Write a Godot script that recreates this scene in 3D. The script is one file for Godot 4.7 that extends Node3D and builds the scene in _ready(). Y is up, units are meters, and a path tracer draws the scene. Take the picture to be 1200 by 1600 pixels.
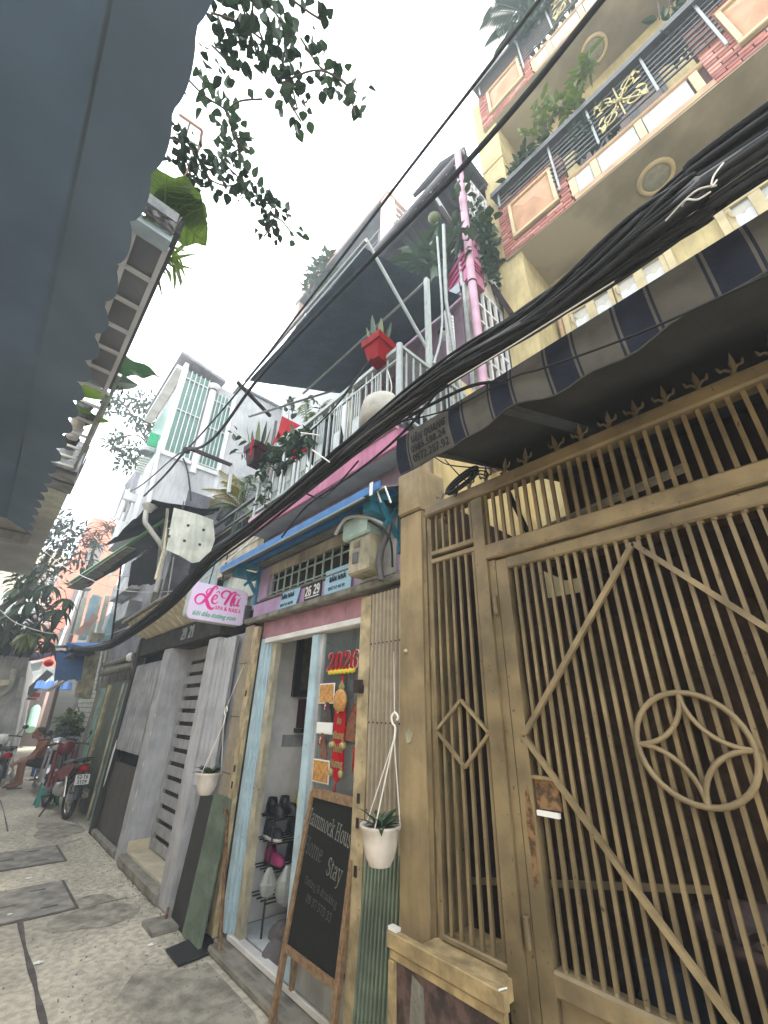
extends Node3D
# A narrow alley of tube houses under an overcast sky. x points to the right-hand houses, -z runs down the alley, y is up; metres.

var M := {}
var TX := {}
var taken := {}
var rng := RandomNumberGenerator.new()
const FACADE := Basis(Vector3(0, 0, 1), Vector3(0, 1, 0), Vector3(-1, 0, 0))  # a print that faces the alley

func b() -> SurfaceTool:
	var s := SurfaceTool.new()
	s.begin(Mesh.PRIMITIVE_TRIANGLES)
	s.set_smooth_group(-1)
	return s

func q(s: SurfaceTool, a: Vector3, c: Vector3, d: Vector3, e: Vector3, out: Vector3) -> void:
	var l := [a, c, d, e]
	if (a - d).cross(a - c).dot(out) < 0.0:
		l = [e, d, c, a]
	for k in [0, 1, 2, 0, 2, 3]:
		s.add_vertex(l[k])

func tri(s: SurfaceTool, a: Vector3, c: Vector3, d: Vector3, out: Vector3) -> void:
	var l := [a, c, d]
	if (a - d).cross(a - c).dot(out) < 0.0:
		l = [d, c, a]
	for v in l:
		s.add_vertex(v)

func hexa(s: SurfaceTool, p: Array) -> void:  # eight corners: 0-3 one end, 4-7 the other, in the same order
	var mid := Vector3.ZERO
	for v in p:
		mid += v / 8.0
	for f in [[0, 1, 2, 3], [4, 5, 6, 7], [0, 1, 5, 4], [1, 2, 6, 5], [2, 3, 7, 6], [3, 0, 4, 7]]:
		var m: Vector3 = (p[f[0]] + p[f[1]] + p[f[2]] + p[f[3]]) / 4.0
		q(s, p[f[0]], p[f[1]], p[f[2]], p[f[3]], m - mid)

func bx(s: SurfaceTool, x0: float, x1: float, y0: float, y1: float, z0: float, z1: float) -> SurfaceTool:
	hexa(s, [Vector3(x0, y0, z0), Vector3(x1, y0, z0), Vector3(x1, y1, z0), Vector3(x0, y1, z0), Vector3(x0, y0, z1), Vector3(x1, y0, z1), Vector3(x1, y1, z1), Vector3(x0, y1, z1)])
	return s

func cham(s: SurfaceTool, x0: float, x1: float, y0: float, y1: float, z0: float, z1: float, c := 0.006) -> SurfaceTool:  # box whose long edges towards the alley and the ends are eased
	var ring := [Vector2(x0 + c, y0), Vector2(x1, y0), Vector2(x1, y1), Vector2(x0 + c, y1), Vector2(x0, y1 - c), Vector2(x0, y0 + c)]
	var m := Vector3((x0 + x1) / 2, (y0 + y1) / 2, (z0 + z1) / 2)
	for i in 6:
		var a: Vector2 = ring[i]
		var d: Vector2 = ring[(i + 1) % 6]
		var h := (a + d) / 2
		q(s, Vector3(a.x, a.y, z0), Vector3(d.x, d.y, z0), Vector3(d.x, d.y, z1), Vector3(a.x, a.y, z1), Vector3(h.x, h.y, m.z) - m)
	for z in [z0, z1]:
		for i in range(1, 5):
			tri(s, Vector3(ring[0].x, ring[0].y, z), Vector3(ring[i].x, ring[i].y, z), Vector3(ring[i + 1].x, ring[i + 1].y, z), Vector3(0, 0, z - m.z))
	return s

func bar(s: SurfaceTool, a: Vector3, c: Vector3, w: float, h := -1.0, side := Vector3.ZERO) -> SurfaceTool:  # square bar from a to c, w along `side`, h across
	if h < 0.0:
		h = w
	var d := (c - a).normalized()
	var u := side if side != Vector3.ZERO else (Vector3.RIGHT if absf(d.x) < 0.8 else Vector3.BACK)
	u = (u - d * u.dot(d)).normalized()
	var v := d.cross(u)
	var p := []
	for e in [a, c]:
		for k in [[-1, -1], [1, -1], [1, 1], [-1, 1]]:
			p.append(e + u * (k[0] * w / 2) + v * (k[1] * h / 2))
	hexa(s, p)
	return s

func tube(s: SurfaceTool, pts: Array, r, n := 6, caps := true) -> SurfaceTool:
	s.set_smooth_group(1)
	var rings := []
	var u := Vector3.ZERO
	for i in pts.size():
		var d: Vector3 = (pts[mini(i + 1, pts.size() - 1)] - pts[maxi(i - 1, 0)]).normalized()
		if u == Vector3.ZERO:
			u = Vector3.UP if absf(d.y) < 0.8 else Vector3.RIGHT
		u = (u - d * u.dot(d)).normalized()
		var v := d.cross(u)
		var rr: float = r[i] if r is Array else r
		var ring := []
		for k in n:
			ring.append(pts[i] + (u * cos(TAU * k / n) + v * sin(TAU * k / n)) * rr)
		rings.append(ring)
	for i in pts.size() - 1:
		var m: Vector3 = (pts[i] + pts[i + 1]) / 2
		for k in n:
			var a: Vector3 = rings[i][k]
			var e: Vector3 = rings[i + 1][(k + 1) % n]
			q(s, a, rings[i][(k + 1) % n], e, rings[i + 1][k], (a + e) / 2 - m)
	s.set_smooth_group(-1)
	if caps:
		for e in [0, pts.size() - 1]:
			var out: Vector3 = pts[e] - pts[1 if e == 0 else pts.size() - 2]
			for k in range(1, n - 1):
				tri(s, rings[e][0], rings[e][k], rings[e][k + 1], out)
	return s

func lathe(s: SurfaceTool, at: Vector3, prof: Array, n := 14, sx := 1.0, sz := 1.0, smooth := 1) -> SurfaceTool:  # prof: [radius, height] upwards
	s.set_smooth_group(smooth)
	for i in prof.size() - 1:
		for k in n:
			var v := []
			for e in [[i, k], [i, k + 1], [i + 1, k + 1], [i + 1, k]]:
				var t: float = TAU * e[1] / n
				v.append(at + Vector3(cos(t) * prof[e[0]][0] * sx, prof[e[0]][1], sin(t) * prof[e[0]][0] * sz))
			var t2: float = TAU * (k + 0.5) / n
			var rise: float = prof[i + 1][1] - prof[i][1]
			var grow: float = prof[i + 1][0] - prof[i][0]
			q(s, v[0], v[1], v[2], v[3], Vector3(cos(t2) * rise, -grow, sin(t2) * rise))
	s.set_smooth_group(-1)
	return s

func slab(s: SurfaceTool, poly: PackedVector2Array, o: Vector3, u: Vector3, v: Vector3, d: Vector3) -> SurfaceTool:  # a flat outline with thickness d
	var idx := Geometry2D.triangulate_polygon(poly)
	for i in range(0, idx.size(), 3):
		var t := []
		for k in 3:
			var p := poly[idx[i + k]]
			t.append(o + u * p.x + v * p.y)
		tri(s, t[0], t[1], t[2], -d)
		tri(s, t[0] + d, t[1] + d, t[2] + d, d)
	for i in poly.size():
		var a := poly[i]
		var c := poly[(i + 1) % poly.size()]
		var m := (a + c) / 2
		var nrm := Vector2(c.y - a.y, a.x - c.x).normalized() * 0.001
		if Geometry2D.is_point_in_polygon(m + nrm, poly):
			nrm = -nrm
		var pa := o + u * a.x + v * a.y
		var pc := o + u * c.x + v * c.y
		q(s, pa, pc, pc + d, pa + d, u * nrm.x + v * nrm.y)
	return s

func curve(pts: Array, n := 6) -> Array:  # Catmull-Rom
	var out := []
	for i in pts.size() - 1:
		var p0 = pts[maxi(i - 1, 0)]
		var p3 = pts[mini(i + 2, pts.size() - 1)]
		for k in n:
			out.append(pts[i].cubic_interpolate(pts[i + 1], p0, p3, float(k) / n))
	out.append(pts[-1])
	return out

func sag(a: Vector3, c: Vector3, drop: float, n := 12) -> Array:
	var out := []
	for i in n + 1:
		var t := float(i) / n
		out.append(a.lerp(c, t) + Vector3.DOWN * drop * 4.0 * t * (1.0 - t))
	return out

func leaf(s: SurfaceTool, at: Vector3, d: Vector3, up: Vector3, l: float, w: float, bend := 0.25, n := 3) -> void:
	d = d.normalized()
	var side := d.cross(up)
	if side.length() < 0.05:
		side = d.cross(Vector3(0.3, 0.2, 0.9))
	side = side.normalized()
	var nrm := side.cross(d)
	var last := []
	for i in n + 1:
		var t := float(i) / n
		var half := w * 0.5 * sin(PI * pow(t, 0.85)) if i > 0 and i < n else 0.0
		var m := at + d * l * t - nrm * l * bend * t * t
		var row := [m - side * half + nrm * half * 0.35, m, m + side * half + nrm * half * 0.35]
		if i > 0:
			for k in 2:
				if i == 1:
					tri(s, last[1], row[k], row[k + 1], nrm)
				elif i == n:
					tri(s, last[k], last[k + 1], row[1], nrm)
				else:
					q(s, last[k], last[k + 1], row[k + 1], row[k], nrm)
		last = row

func rnd(a: float, c: float) -> float:
	return rng.randf_range(a, c)

func rv() -> Vector3:
	var v := Vector3(rnd(-1, 1), rnd(-1, 1), rnd(-1, 1))
	return v.normalized() if v.length() > 0.05 else Vector3.UP

func clump(s: SurfaceTool, c: Vector3, r: Vector3, n: int, l: float, w: float) -> void:  # leaves spread through an ellipsoid
	for i in n:
		var v := rv() * pow(rng.randf(), 0.45)
		var p := c + v * r
		leaf(s, p, (v + rv() * 0.9 + Vector3.DOWN * 0.2), Vector3.UP + rv() * 0.5, l * rnd(0.6, 1.2), w * rnd(0.7, 1.15), rnd(0.0, 0.4), 3)

func off(n: Node) -> Vector3:
	var p := Vector3.ZERO
	while n != self and n is Node3D:
		p += n.position
		n = n.get_parent()
	return p

func numbered(called: String) -> String:
	taken[called] = taken.get(called, -1) + 1
	return called if taken[called] == 0 else "%s_%03d" % [called, taken[called]]

func T(called: String, label: String, category: String, at := Vector3.ZERO, group := "") -> Node3D:
	var o := Node3D.new()
	o.name = numbered(called)
	o.position = at
	add_child(o, true)
	tag(o, label, category, group)
	return o

func tag(o: Node, label: String, category: String, group := "") -> void:
	o.set_meta("label", label)
	o.set_meta("category", category)
	if group != "":
		o.set_meta("group", group)

func P(parent: Node, called: String, s, m: Material, label := "", kind := "") -> MeshInstance3D:  # a part; its shape is given in the place's own metres
	var o := MeshInstance3D.new()
	if s is SurfaceTool:
		s.generate_normals()
		o.mesh = s.commit()
	else:
		o.mesh = s
	o.name = called
	o.material_override = m
	parent.add_child(o, true)
	if s is SurfaceTool:
		o.position = -off(parent)
	if label != "":
		o.set_meta("label", label)
	if kind != "":
		o.set_meta("kind", kind)
	return o

func O(called: String, s, m: Material, label: String, category: String, group := "") -> MeshInstance3D:  # a thing of one piece
	var o := P(self, numbered(called), s, m)
	tag(o, label, category, group)
	return o

func struct(called: String, s: SurfaceTool, m: Material) -> MeshInstance3D:
	return P(self, called, s, m, "", "structure")

func dup(t: Node3D, at: Vector3, label: String, turn := 0.0) -> Node3D:
	var r: Node3D = t.duplicate()
	r.name = numbered(String(t.name).rstrip("0123456789").rstrip("_"))
	add_child(r, true)
	r.position = at
	r.rotation.y = turn
	r.set_meta("label", label)
	return r

func txt(parent: Node, called: String, words: String, h: float, at: Vector3, basis: Basis, m: Material, font := "Droid Sans", bold := 400, depth := 0.003, squeeze := 1.0) -> MeshInstance3D:
	var f := SystemFont.new()
	f.font_names = PackedStringArray([font])
	f.font_weight = bold
	var t := TextMesh.new()
	t.text = words
	t.font = f
	t.font_size = 48
	t.pixel_size = h / 34.0
	t.depth = depth
	t.curve_step = 3.0
	var o := MeshInstance3D.new()
	o.mesh = t
	o.name = called
	o.material_override = m
	parent.add_child(o, true)
	o.transform = Transform3D(basis * Basis.from_scale(Vector3(squeeze, 1, 1)), at - off(parent))
	return o

func viet(parent: Node, called: String, words: String, marks: Array, h: float, at: Vector3, basis: Basis, m: Material, bold := 700, squeeze := 1.0) -> void:
	# lettering whose tone marks and horns the font lacks: they are added as strokes; marks: [letter, kind]
	txt(parent, called, words, h, at, basis, m, "Droid Sans", bold, 0.003, squeeze)
	var f := SystemFont.new()
	f.font_names = PackedStringArray(["Droid Sans"])
	f.font_weight = bold
	var ps := h / 34.0
	var wide := f.get_string_size(words, HORIZONTAL_ALIGNMENT_LEFT, -1, 48).x
	for k in marks:
		var x0 := f.get_string_size(words.substr(0, k[0]), HORIZONTAL_ALIGNMENT_LEFT, -1, 48).x
		var x1 := f.get_string_size(words.substr(0, k[0] + 1), HORIZONTAL_ALIGNMENT_LEFT, -1, 48).x
		var c := ((x0 + x1) / 2.0 - wide / 2.0) * ps
		var r := (x1 - wide / 2.0) * ps
		var pts := []
		match k[1]:
			"dot": pts = [Vector2(c - 0.05 * h, -0.66 * h), Vector2(c + 0.05 * h, -0.66 * h)]
			"grave": pts = [Vector2(c - 0.1 * h, 0.86 * h), Vector2(c + 0.14 * h, 0.68 * h)]
			"acute": pts = [Vector2(c - 0.05 * h, 0.66 * h), Vector2(c + 0.14 * h, 0.86 * h)]
			"horn": pts = [Vector2(r - 0.1 * h, 0.2 * h), Vector2(r + 0.02 * h, 0.27 * h), Vector2(r + 0.03 * h, 0.42 * h)]
			"tilde": pts = [Vector2(c - 0.22 * h, 0.48 * h), Vector2(c - 0.08 * h, 0.6 * h), Vector2(c + 0.08 * h, 0.5 * h), Vector2(c + 0.22 * h, 0.62 * h)]
		var line := []
		for p in pts:
			line.append(at + basis * Vector3(p.x * squeeze, p.y, 0.0))
		P(parent, "tone_mark", tube(b(), line, h * 0.055, 5), m)

func noise_tex(freq: float, oct: int, lo: float, hi: float, seed_: int, type := FastNoiseLite.TYPE_SIMPLEX_SMOOTH, a := 0.0, z := 1.0, size := 512) -> NoiseTexture2D:
	var n := FastNoiseLite.new()
	n.seed = seed_
	n.noise_type = type
	n.frequency = freq
	n.fractal_octaves = oct
	n.fractal_gain = 0.55
	var g := Gradient.new()
	g.set_color(0, Color(lo, lo, lo))
	g.set_color(1, Color(hi, hi, hi))
	g.set_offset(0, a)
	g.set_offset(1, z)
	var t := NoiseTexture2D.new()
	t.width = size
	t.height = size
	t.seamless = true
	t.noise = n
	t.color_ramp = g
	return t

func mat(key: String, r: float, g: float, bl: float, rough := 0.8, tex := "mott", sc := 1.0, bump := 0.0, metal := 0.0) -> StandardMaterial3D:
	var m := StandardMaterial3D.new()
	m.albedo_color = Color(r, g, bl).linear_to_srgb()
	m.roughness = rough
	m.metallic = metal
	m.uv1_triplanar = true
	m.uv1_world_triplanar = true
	m.uv1_scale = Vector3.ONE * sc
	if tex != "":
		m.albedo_texture = TX[tex]
	if bump > 0.0:
		m.heightmap_enabled = true
		m.heightmap_texture = TX["bump"]
		m.heightmap_scale = bump
	M[key] = m
	return m

func wear(key: String, tex: String, sc: Vector3) -> void:
	var m: StandardMaterial3D = M[key]
	m.detail_enabled = true
	m.detail_blend_mode = BaseMaterial3D.BLEND_MODE_MUL
	m.detail_albedo = TX[tex]
	m.detail_uv_layer = BaseMaterial3D.DETAIL_UV_2
	m.uv2_triplanar = true
	m.uv2_world_triplanar = true
	m.uv2_scale = sc

func glow(key: String, r: float, g: float, bl: float, e: float) -> StandardMaterial3D:
	var m := mat(key, r, g, bl, 0.5, "")
	m.emission_enabled = true
	m.emission = Color(r, g, bl).linear_to_srgb()
	m.emission_energy_multiplier = e
	return m

func materials() -> void:
	TX["mott"] = noise_tex(0.006, 6, 0.87, 1.0, 3, FastNoiseLite.TYPE_SIMPLEX_SMOOTH, 0.2, 0.8)
	TX["fine"] = noise_tex(0.05, 4, 0.88, 1.0, 5, FastNoiseLite.TYPE_SIMPLEX_SMOOTH, 0.25, 0.7)
	TX["dirt"] = noise_tex(0.005, 7, 0.74, 1.0, 11, FastNoiseLite.TYPE_SIMPLEX_SMOOTH, 0.2, 0.72)
	TX["bump"] = noise_tex(0.04, 5, 0.0, 1.0, 7)
	TX["leafy"] = noise_tex(0.03, 3, 0.55, 1.0, 13)
	TX["rust"] = noise_tex(0.012, 7, 0.55, 1.0, 17, FastNoiseLite.TYPE_SIMPLEX_SMOOTH, 0.25, 0.6)
	TX["grit"] = noise_tex(0.014, 8, 0.84, 1.0, 37, FastNoiseLite.TYPE_SIMPLEX_SMOOTH, 0.25, 0.7, 1024)
	TX["grain"] = noise_tex(0.02, 4, 0.6, 1.0, 23)
	# the alley
	var cg := mat("concrete", 0.6, 0.54, 0.43, 0.9, "grit", 0.9, 0.6)
	cg.detail_enabled = true
	cg.detail_blend_mode = BaseMaterial3D.BLEND_MODE_MUL
	cg.detail_albedo = noise_tex(0.004, 8, 0.86, 1.0, 29, FastNoiseLite.TYPE_SIMPLEX_SMOOTH, 0.28, 0.62, 1024)
	cg.detail_uv_layer = BaseMaterial3D.DETAIL_UV_2
	cg.uv2_triplanar = true
	cg.uv2_world_triplanar = true
	cg.uv2_scale = Vector3.ONE * 0.17
	mat("patch", 0.36, 0.325, 0.265, 0.9, "dirt", 1.7, 0.4)
	mat("crack", 0.12, 0.1, 0.09, 0.95, "dirt", 2.0, 0.4)
	mat("cover", 0.3, 0.28, 0.245, 0.85, "dirt", 1.5, 0.4)
	mat("cement", 0.27, 0.25, 0.21, 0.9, "dirt", 1.2, 0.6)
	mat("paper_white", 0.75, 0.75, 0.72, 0.8, "")
	mat("soil", 0.05, 0.035, 0.025, 0.95)
	# the yellow house and its gate
	mat("yellow", 0.52, 0.425, 0.215, 0.85, "mott", 0.5, 0.1)
	mat("yellow_side", 0.6, 0.45, 0.2, 0.85, "dirt", 0.35, 0.15)
	mat("cream", 0.55, 0.46, 0.27, 0.7, "mott", 0.8)
	mat("brick", 0.36, 0.135, 0.1, 0.85, "mott", 3.0, 0.15)
	mat("brick_pale", 0.46, 0.24, 0.19, 0.85, "mott", 3.0, 0.15)
	mat("brick_dark", 0.27, 0.1, 0.08, 0.85, "mott", 3.0, 0.15)
	mat("mortar", 0.1, 0.055, 0.05, 0.95)
	mat("peach", 0.5, 0.285, 0.17, 0.8, "mott", 0.8)
	mat("soffit", 0.37, 0.33, 0.24, 0.9, "dirt", 0.22, 0.2)
	mat("marble", 0.4, 0.4, 0.385, 0.5, "mott", 1.6)
	mat("tan_cap", 0.42, 0.28, 0.16, 0.7, "mott", 1.0)
	mat("rail_dark", 0.07, 0.075, 0.075, 0.55, "mott", 2.0)
	mat("gold", 0.42, 0.36, 0.16, 0.4, "mott", 2.0, 0.0, 0.35)
	mat("teal", 0.22, 0.42, 0.42, 0.6)
	mat("lace", 0.7, 0.68, 0.66, 0.9, "fine", 8.0)
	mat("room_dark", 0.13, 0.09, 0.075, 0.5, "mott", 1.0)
	mat("lamp_glass", 0.28, 0.28, 0.24, 0.35, "mott", 3.0)
	mat("gate", 0.235, 0.175, 0.09, 0.5, "dirt", 0.9, 0.12)
	mat("gate_light", 0.285, 0.215, 0.115, 0.5, "dirt", 1.3, 0.12)
	mat("pillar", 0.35, 0.26, 0.135, 0.75, "dirt", 0.5, 0.25)
	mat("rusty", 0.24, 0.13, 0.055, 0.8, "rust", 3.0, 0.3)
	mat("court_wall", 0.04, 0.023, 0.014, 0.9, "dirt", 0.8)  # the court colours are near black, with the forecourt's shade put into them
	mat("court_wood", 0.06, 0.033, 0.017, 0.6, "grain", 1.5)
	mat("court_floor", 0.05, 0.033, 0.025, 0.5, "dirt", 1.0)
	# canvas
	var ca := mat("canvas_pale", 0.25, 0.245, 0.22, 0.95, "mott", 2.0, 0.15)
	ca.vertex_color_use_as_albedo = true
	ca.albedo_color = Color.WHITE
	ca.backlight_enabled = true
	ca.backlight = Color(0.12, 0.12, 0.12)
	mat("canvas_roof", 0.075, 0.075, 0.07, 0.95, "mott", 1.0)
	mat("canvas_ink", 0.006, 0.007, 0.01, 0.9, "fine", 5.0)
	var tl := mat("tarp_grey", 0.09, 0.118, 0.15, 0.95, "mott", 0.4, 0.1)
	tl.backlight_enabled = true
	tl.backlight = Color(0.4, 0.48, 0.55)
	var tg := mat("tarp_green", 0.115, 0.165, 0.21, 0.95, "mott", 0.7, 0.2)
	tg.backlight_enabled = true
	tg.backlight = Color(0.42, 0.52, 0.62)
	mat("tarp_black", 0.025, 0.028, 0.03, 0.9, "mott", 0.7, 0.2)
	mat("tarp_blue", 0.02, 0.075, 0.19, 0.8, "mott", 0.7, 0.2)
	mat("cable", 0.032, 0.033, 0.036, 0.6, "mott", 4.0)
	mat("cable_grey", 0.1, 0.1, 0.105, 0.6, "mott", 4.0)
	mat("cable_white", 0.6, 0.58, 0.54, 0.6, "")
	# the pink house
	mat("pink", 0.47, 0.19, 0.29, 0.8, "mott", 0.7)
	mat("pink_pale", 0.52, 0.31, 0.4, 0.6, "mott", 1.0)
	mat("pink_deep", 0.4, 0.07, 0.17, 0.7, "mott", 1.0)
	mat("soffit_grey", 0.3, 0.33, 0.37, 0.9, "mott", 0.6)
	mat("mauve_wall", 0.26, 0.18, 0.23, 0.85, "mott", 0.7)
	mat("mauve_tile", 0.5, 0.35, 0.56, 0.45, "mott", 1.2)
	mat("rose_tile", 0.4, 0.2, 0.24, 0.4, "mott", 1.5)
	mat("joint", 0.2, 0.15, 0.16, 0.9)
	mat("ledge", 0.24, 0.23, 0.19, 0.9, "dirt", 1.5, 0.4)
	mat("mint_bar", 0.42, 0.56, 0.53, 0.5, "mott", 2.0)
	mat("blue_roof", 0.015, 0.15, 0.42, 0.55, "mott", 1.5, 0.1)
	mat("blue_under", 0.2, 0.215, 0.2, 0.8, "mott", 1.5)
	mat("blue_arm", 0.03, 0.22, 0.34, 0.55, "mott", 1.5)
	mat("door_blue", 0.45, 0.6, 0.68, 0.45, "mott", 0.9)
	mat("door_cream", 0.5, 0.46, 0.34, 0.6, "dirt", 1.2)
	mat("stile", 0.5, 0.4, 0.235, 0.6, "dirt", 1.6, 0.1)
	mat("strip", 0.36, 0.3, 0.215, 0.6, "mott", 2.0)
	mat("room_wall", 0.8, 0.78, 0.76, 0.8, "mott", 0.6)
	mat("room_tile", 0.7, 0.76, 0.78, 0.25, "mott", 1.0)
	mat("black_frame", 0.02, 0.018, 0.018, 0.4, "")
	mat("picture", 0.14, 0.12, 0.08, 0.4, "dirt", 3.0)
	mat("steel_bar", 0.36, 0.4, 0.385, 0.5, "mott", 2.0)
	mat("steel_pipe", 0.29, 0.32, 0.32, 0.45, "mott", 2.0)
	mat("zinc", 0.085, 0.09, 0.105, 0.7, "dirt", 0.8)
	mat("zinc_edge", 0.23, 0.23, 0.26, 0.6, "dirt", 0.8)
	mat("brown_bar", 0.05, 0.035, 0.035, 0.7, "mott", 2.0)
	mat("plaster_old", 0.5, 0.45, 0.36, 0.9, "dirt", 0.7, 0.3)
	mat("box_beige", 0.4, 0.36, 0.25, 0.6, "dirt", 1.6)
	mat("red_pot", 0.22, 0.003, 0.005, 0.5, "mott", 2.0)
	mat("maroon_pot", 0.05, 0.012, 0.018, 0.4, "mott", 2.0)
	mat("white_pot", 0.72, 0.66, 0.6, 0.45, "mott", 1.5)
	mat("rope", 0.75, 0.72, 0.68, 0.8, "")
	mat("wood_frame", 0.38, 0.235, 0.125, 0.6, "grain", 2.0)
	mat("chalkboard", 0.022, 0.023, 0.02, 0.8, "fine", 2.0)
	mat("chalk", 0.22, 0.22, 0.205, 0.95, "dirt", 9.0)
	mat("chalk_faint", 0.085, 0.083, 0.075, 0.95, "dirt", 9.0)
	mat("green_sheet", 0.17, 0.22, 0.16, 0.65, "dirt", 1.4)
	mat("black_sheet", 0.018, 0.018, 0.02, 0.5, "dirt", 1.4)
	mat("bench_wood", 0.46, 0.34, 0.17, 0.7, "dirt", 2.5, 0.15)
	mat("slate_red", 0.12, 0.07, 0.062, 0.6, "rust", 1.6)
	# the grey house and beyond
	mat("grey_paint", 0.46, 0.465, 0.49, 0.75, "mott", 0.7, 0.1)
	mat("grey_slat", 0.39, 0.39, 0.4, 0.6, "mott", 1.0)
	mat("grey_sheet", 0.38, 0.385, 0.41, 0.6, "dirt", 0.8)
	mat("dark_beam", 0.065, 0.058, 0.055, 0.7, "dirt", 1.0)
	mat("tile_cream", 0.62, 0.55, 0.4, 0.45, "mott", 1.0)
	mat("brown_door", 0.06, 0.05, 0.045, 0.5, "dirt", 1.2)
	mat("green_door", 0.085, 0.11, 0.075, 0.6, "dirt", 1.0)
	mat("green_post", 0.2, 0.34, 0.28, 0.6, "dirt", 1.0)
	mat("white_wall", 0.5, 0.51, 0.52, 0.9, "mott", 0.25, 0.1)
	mat("white_trim", 0.66, 0.66, 0.66, 0.7, "mott", 0.5)
	mat("green_glass", 0.1, 0.24, 0.19, 0.3, "mott", 0.7)
	mat("white_panel", 0.6, 0.63, 0.55, 0.6, "mott", 1.0)
	mat("pale_blue", 0.45, 0.55, 0.6, 0.6, "mott", 1.0)
	mat("ochre_board", 0.74, 0.65, 0.45, 0.7, "dirt", 1.6)
	mat("pipe_grey", 0.5, 0.48, 0.44, 0.5, "mott", 1.5)
	mat("pergola", 0.62, 0.42, 0.38, 0.8, "mott", 0.5)
	mat("orange_wall", 0.7, 0.2, 0.1, 0.85, "mott", 0.4)
	mat("cream_wall", 0.7, 0.6, 0.42, 0.85, "dirt", 0.3)
	mat("mint", 0.32, 0.58, 0.46, 0.7, "mott", 1.0)
	mat("sky_paint", 0.38, 0.58, 0.66, 0.7, "mott", 1.0)
	mat("wall_grey", 0.5, 0.51, 0.51, 0.85, "dirt", 0.5)
	mat("stone_grey", 0.3, 0.31, 0.33, 0.9, "dirt", 1.5, 0.8)
	mat("frosted", 0.22, 0.225, 0.235, 0.5, "mott", 0.5)
	mat("red_cloth", 0.42, 0.012, 0.02, 0.7, "mott", 2.0)
	mat("red_dark", 0.3, 0.01, 0.02, 0.7, "mott", 2.0)
	mat("yellow_bright", 0.75, 0.6, 0.03, 0.5, "fine", 3.0)
	mat("skin", 0.36, 0.16, 0.095, 0.6, "fine", 4.0)
	mat("hair", 0.03, 0.022, 0.02, 0.8, "")
	mat("shorts", 0.045, 0.04, 0.04, 0.9, "mott", 3.0)
	mat("tyre", 0.016, 0.016, 0.017, 0.8, "")
	mat("chrome", 0.6, 0.58, 0.55, 0.2, "", 1.0, 0.0, 0.9)
	mat("bike_red", 0.15, 0.014, 0.016, 0.3, "")
	mat("bike_black", 0.018, 0.018, 0.02, 0.4, "")
	mat("bike_silver", 0.4, 0.4, 0.42, 0.35, "", 1.0, 0.0, 0.5)
	mat("cloth_grey", 0.14, 0.125, 0.13, 0.95, "mott", 5.0, 0.3)
	mat("cloth_pale", 0.4, 0.385, 0.345, 0.9, "mott", 3.0, 0.2)
	mat("print_orange", 0.6, 0.3, 0.08, 0.5, "dirt", 9.0)
	mat("horse_brown", 0.24, 0.09, 0.045, 0.6, "dirt", 12.0)
	mat("horse_dark", 0.07, 0.05, 0.045, 0.6, "dirt", 12.0)
	mat("pink_shoe", 0.4, 0.04, 0.16, 0.6, "")
	mat("navy", 0.02, 0.024, 0.04, 0.7, "mott", 2.0)
	mat("turquoise", 0.05, 0.33, 0.28, 0.45, "mott", 2.0)
	mat("purple_cloth", 0.07, 0.06, 0.11, 0.85, "mott", 1.0)
	mat("bright_blue", 0.015, 0.12, 0.4, 0.6, "mott", 1.0)
	var lf := {"leaf_dark": [0.038, 0.07, 0.042], "leaf_mid": [0.05, 0.1, 0.035], "leaf_lime": [0.2, 0.26, 0.06], "leaf_gold": [0.36, 0.3, 0.05], "leaf_blue": [0.07, 0.125, 0.075], "leaf_big": [0.13, 0.2, 0.07], "leaf_banana": [0.06, 0.14, 0.07], "leaf_snake": [0.26, 0.31, 0.13]}
	for k in lf:
		var m := mat(k, lf[k][0], lf[k][1], lf[k][2], 0.45, "leafy", 6.0)
		m.backlight_enabled = true
		m.backlight = Color(lf[k][0] * 2.2, lf[k][1] * 2.4, lf[k][2] * 1.6).linear_to_srgb()
	M.leaf_big.backlight = Color(0.95, 1.0, 0.6)
	M.leaf_banana.backlight = Color(0.45, 0.6, 0.42)
	mat("stem", 0.09, 0.07, 0.045, 0.9)
	mat("stem_green", 0.12, 0.2, 0.06, 0.7)
	for k in ["red_pot", "maroon_pot", "red_cloth", "cable", "tarp_black", "canvas_pale", "canvas_roof", "pink", "court_wall", "court_wood", "chalkboard", "leaf_dark", "brown_bar", "dark_beam"]:
		M[k].metallic_specular = 0.15
	# wear: rust chips on painted iron, grime streaks down walls
	TX["chips"] = noise_tex(0.03, 6, 1.0, 1.0, 41, FastNoiseLite.TYPE_SIMPLEX_SMOOTH, 0.82, 0.86, 1024)
	TX["chips"].color_ramp.set_color(1, Color(0.6, 0.5, 0.42))
	TX["streak"] = noise_tex(0.01, 6, 0.945, 1.0, 43, FastNoiseLite.TYPE_SIMPLEX_SMOOTH, 0.28, 0.6, 1024)
	for k in ["gate", "gate_light", "stile", "door_cream", "door_blue", "mint_bar", "steel_bar", "blue_roof", "blue_arm", "red_pot", "rail_dark", "green_post"]:
		wear(k, "chips", Vector3(0.9, 0.6, 0.9) if k != "red_pot" else Vector3(1.6, 1.6, 1.6))
	for k in ["pillar", "grey_paint", "grey_slat", "grey_sheet", "yellow", "yellow_side", "white_wall", "plaster_old", "brown_door", "box_beige", "strip", "green_door", "pink", "wall_grey", "mauve_wall", "white_panel", "ledge", "tarp_green", "white_pot"]:
		wear(k, "streak", Vector3(1.4, 0.22, 1.4))
	var gl := StandardMaterial3D.new()
	gl.albedo_color = Color(0.6, 0.65, 0.66, 0.12)
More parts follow.
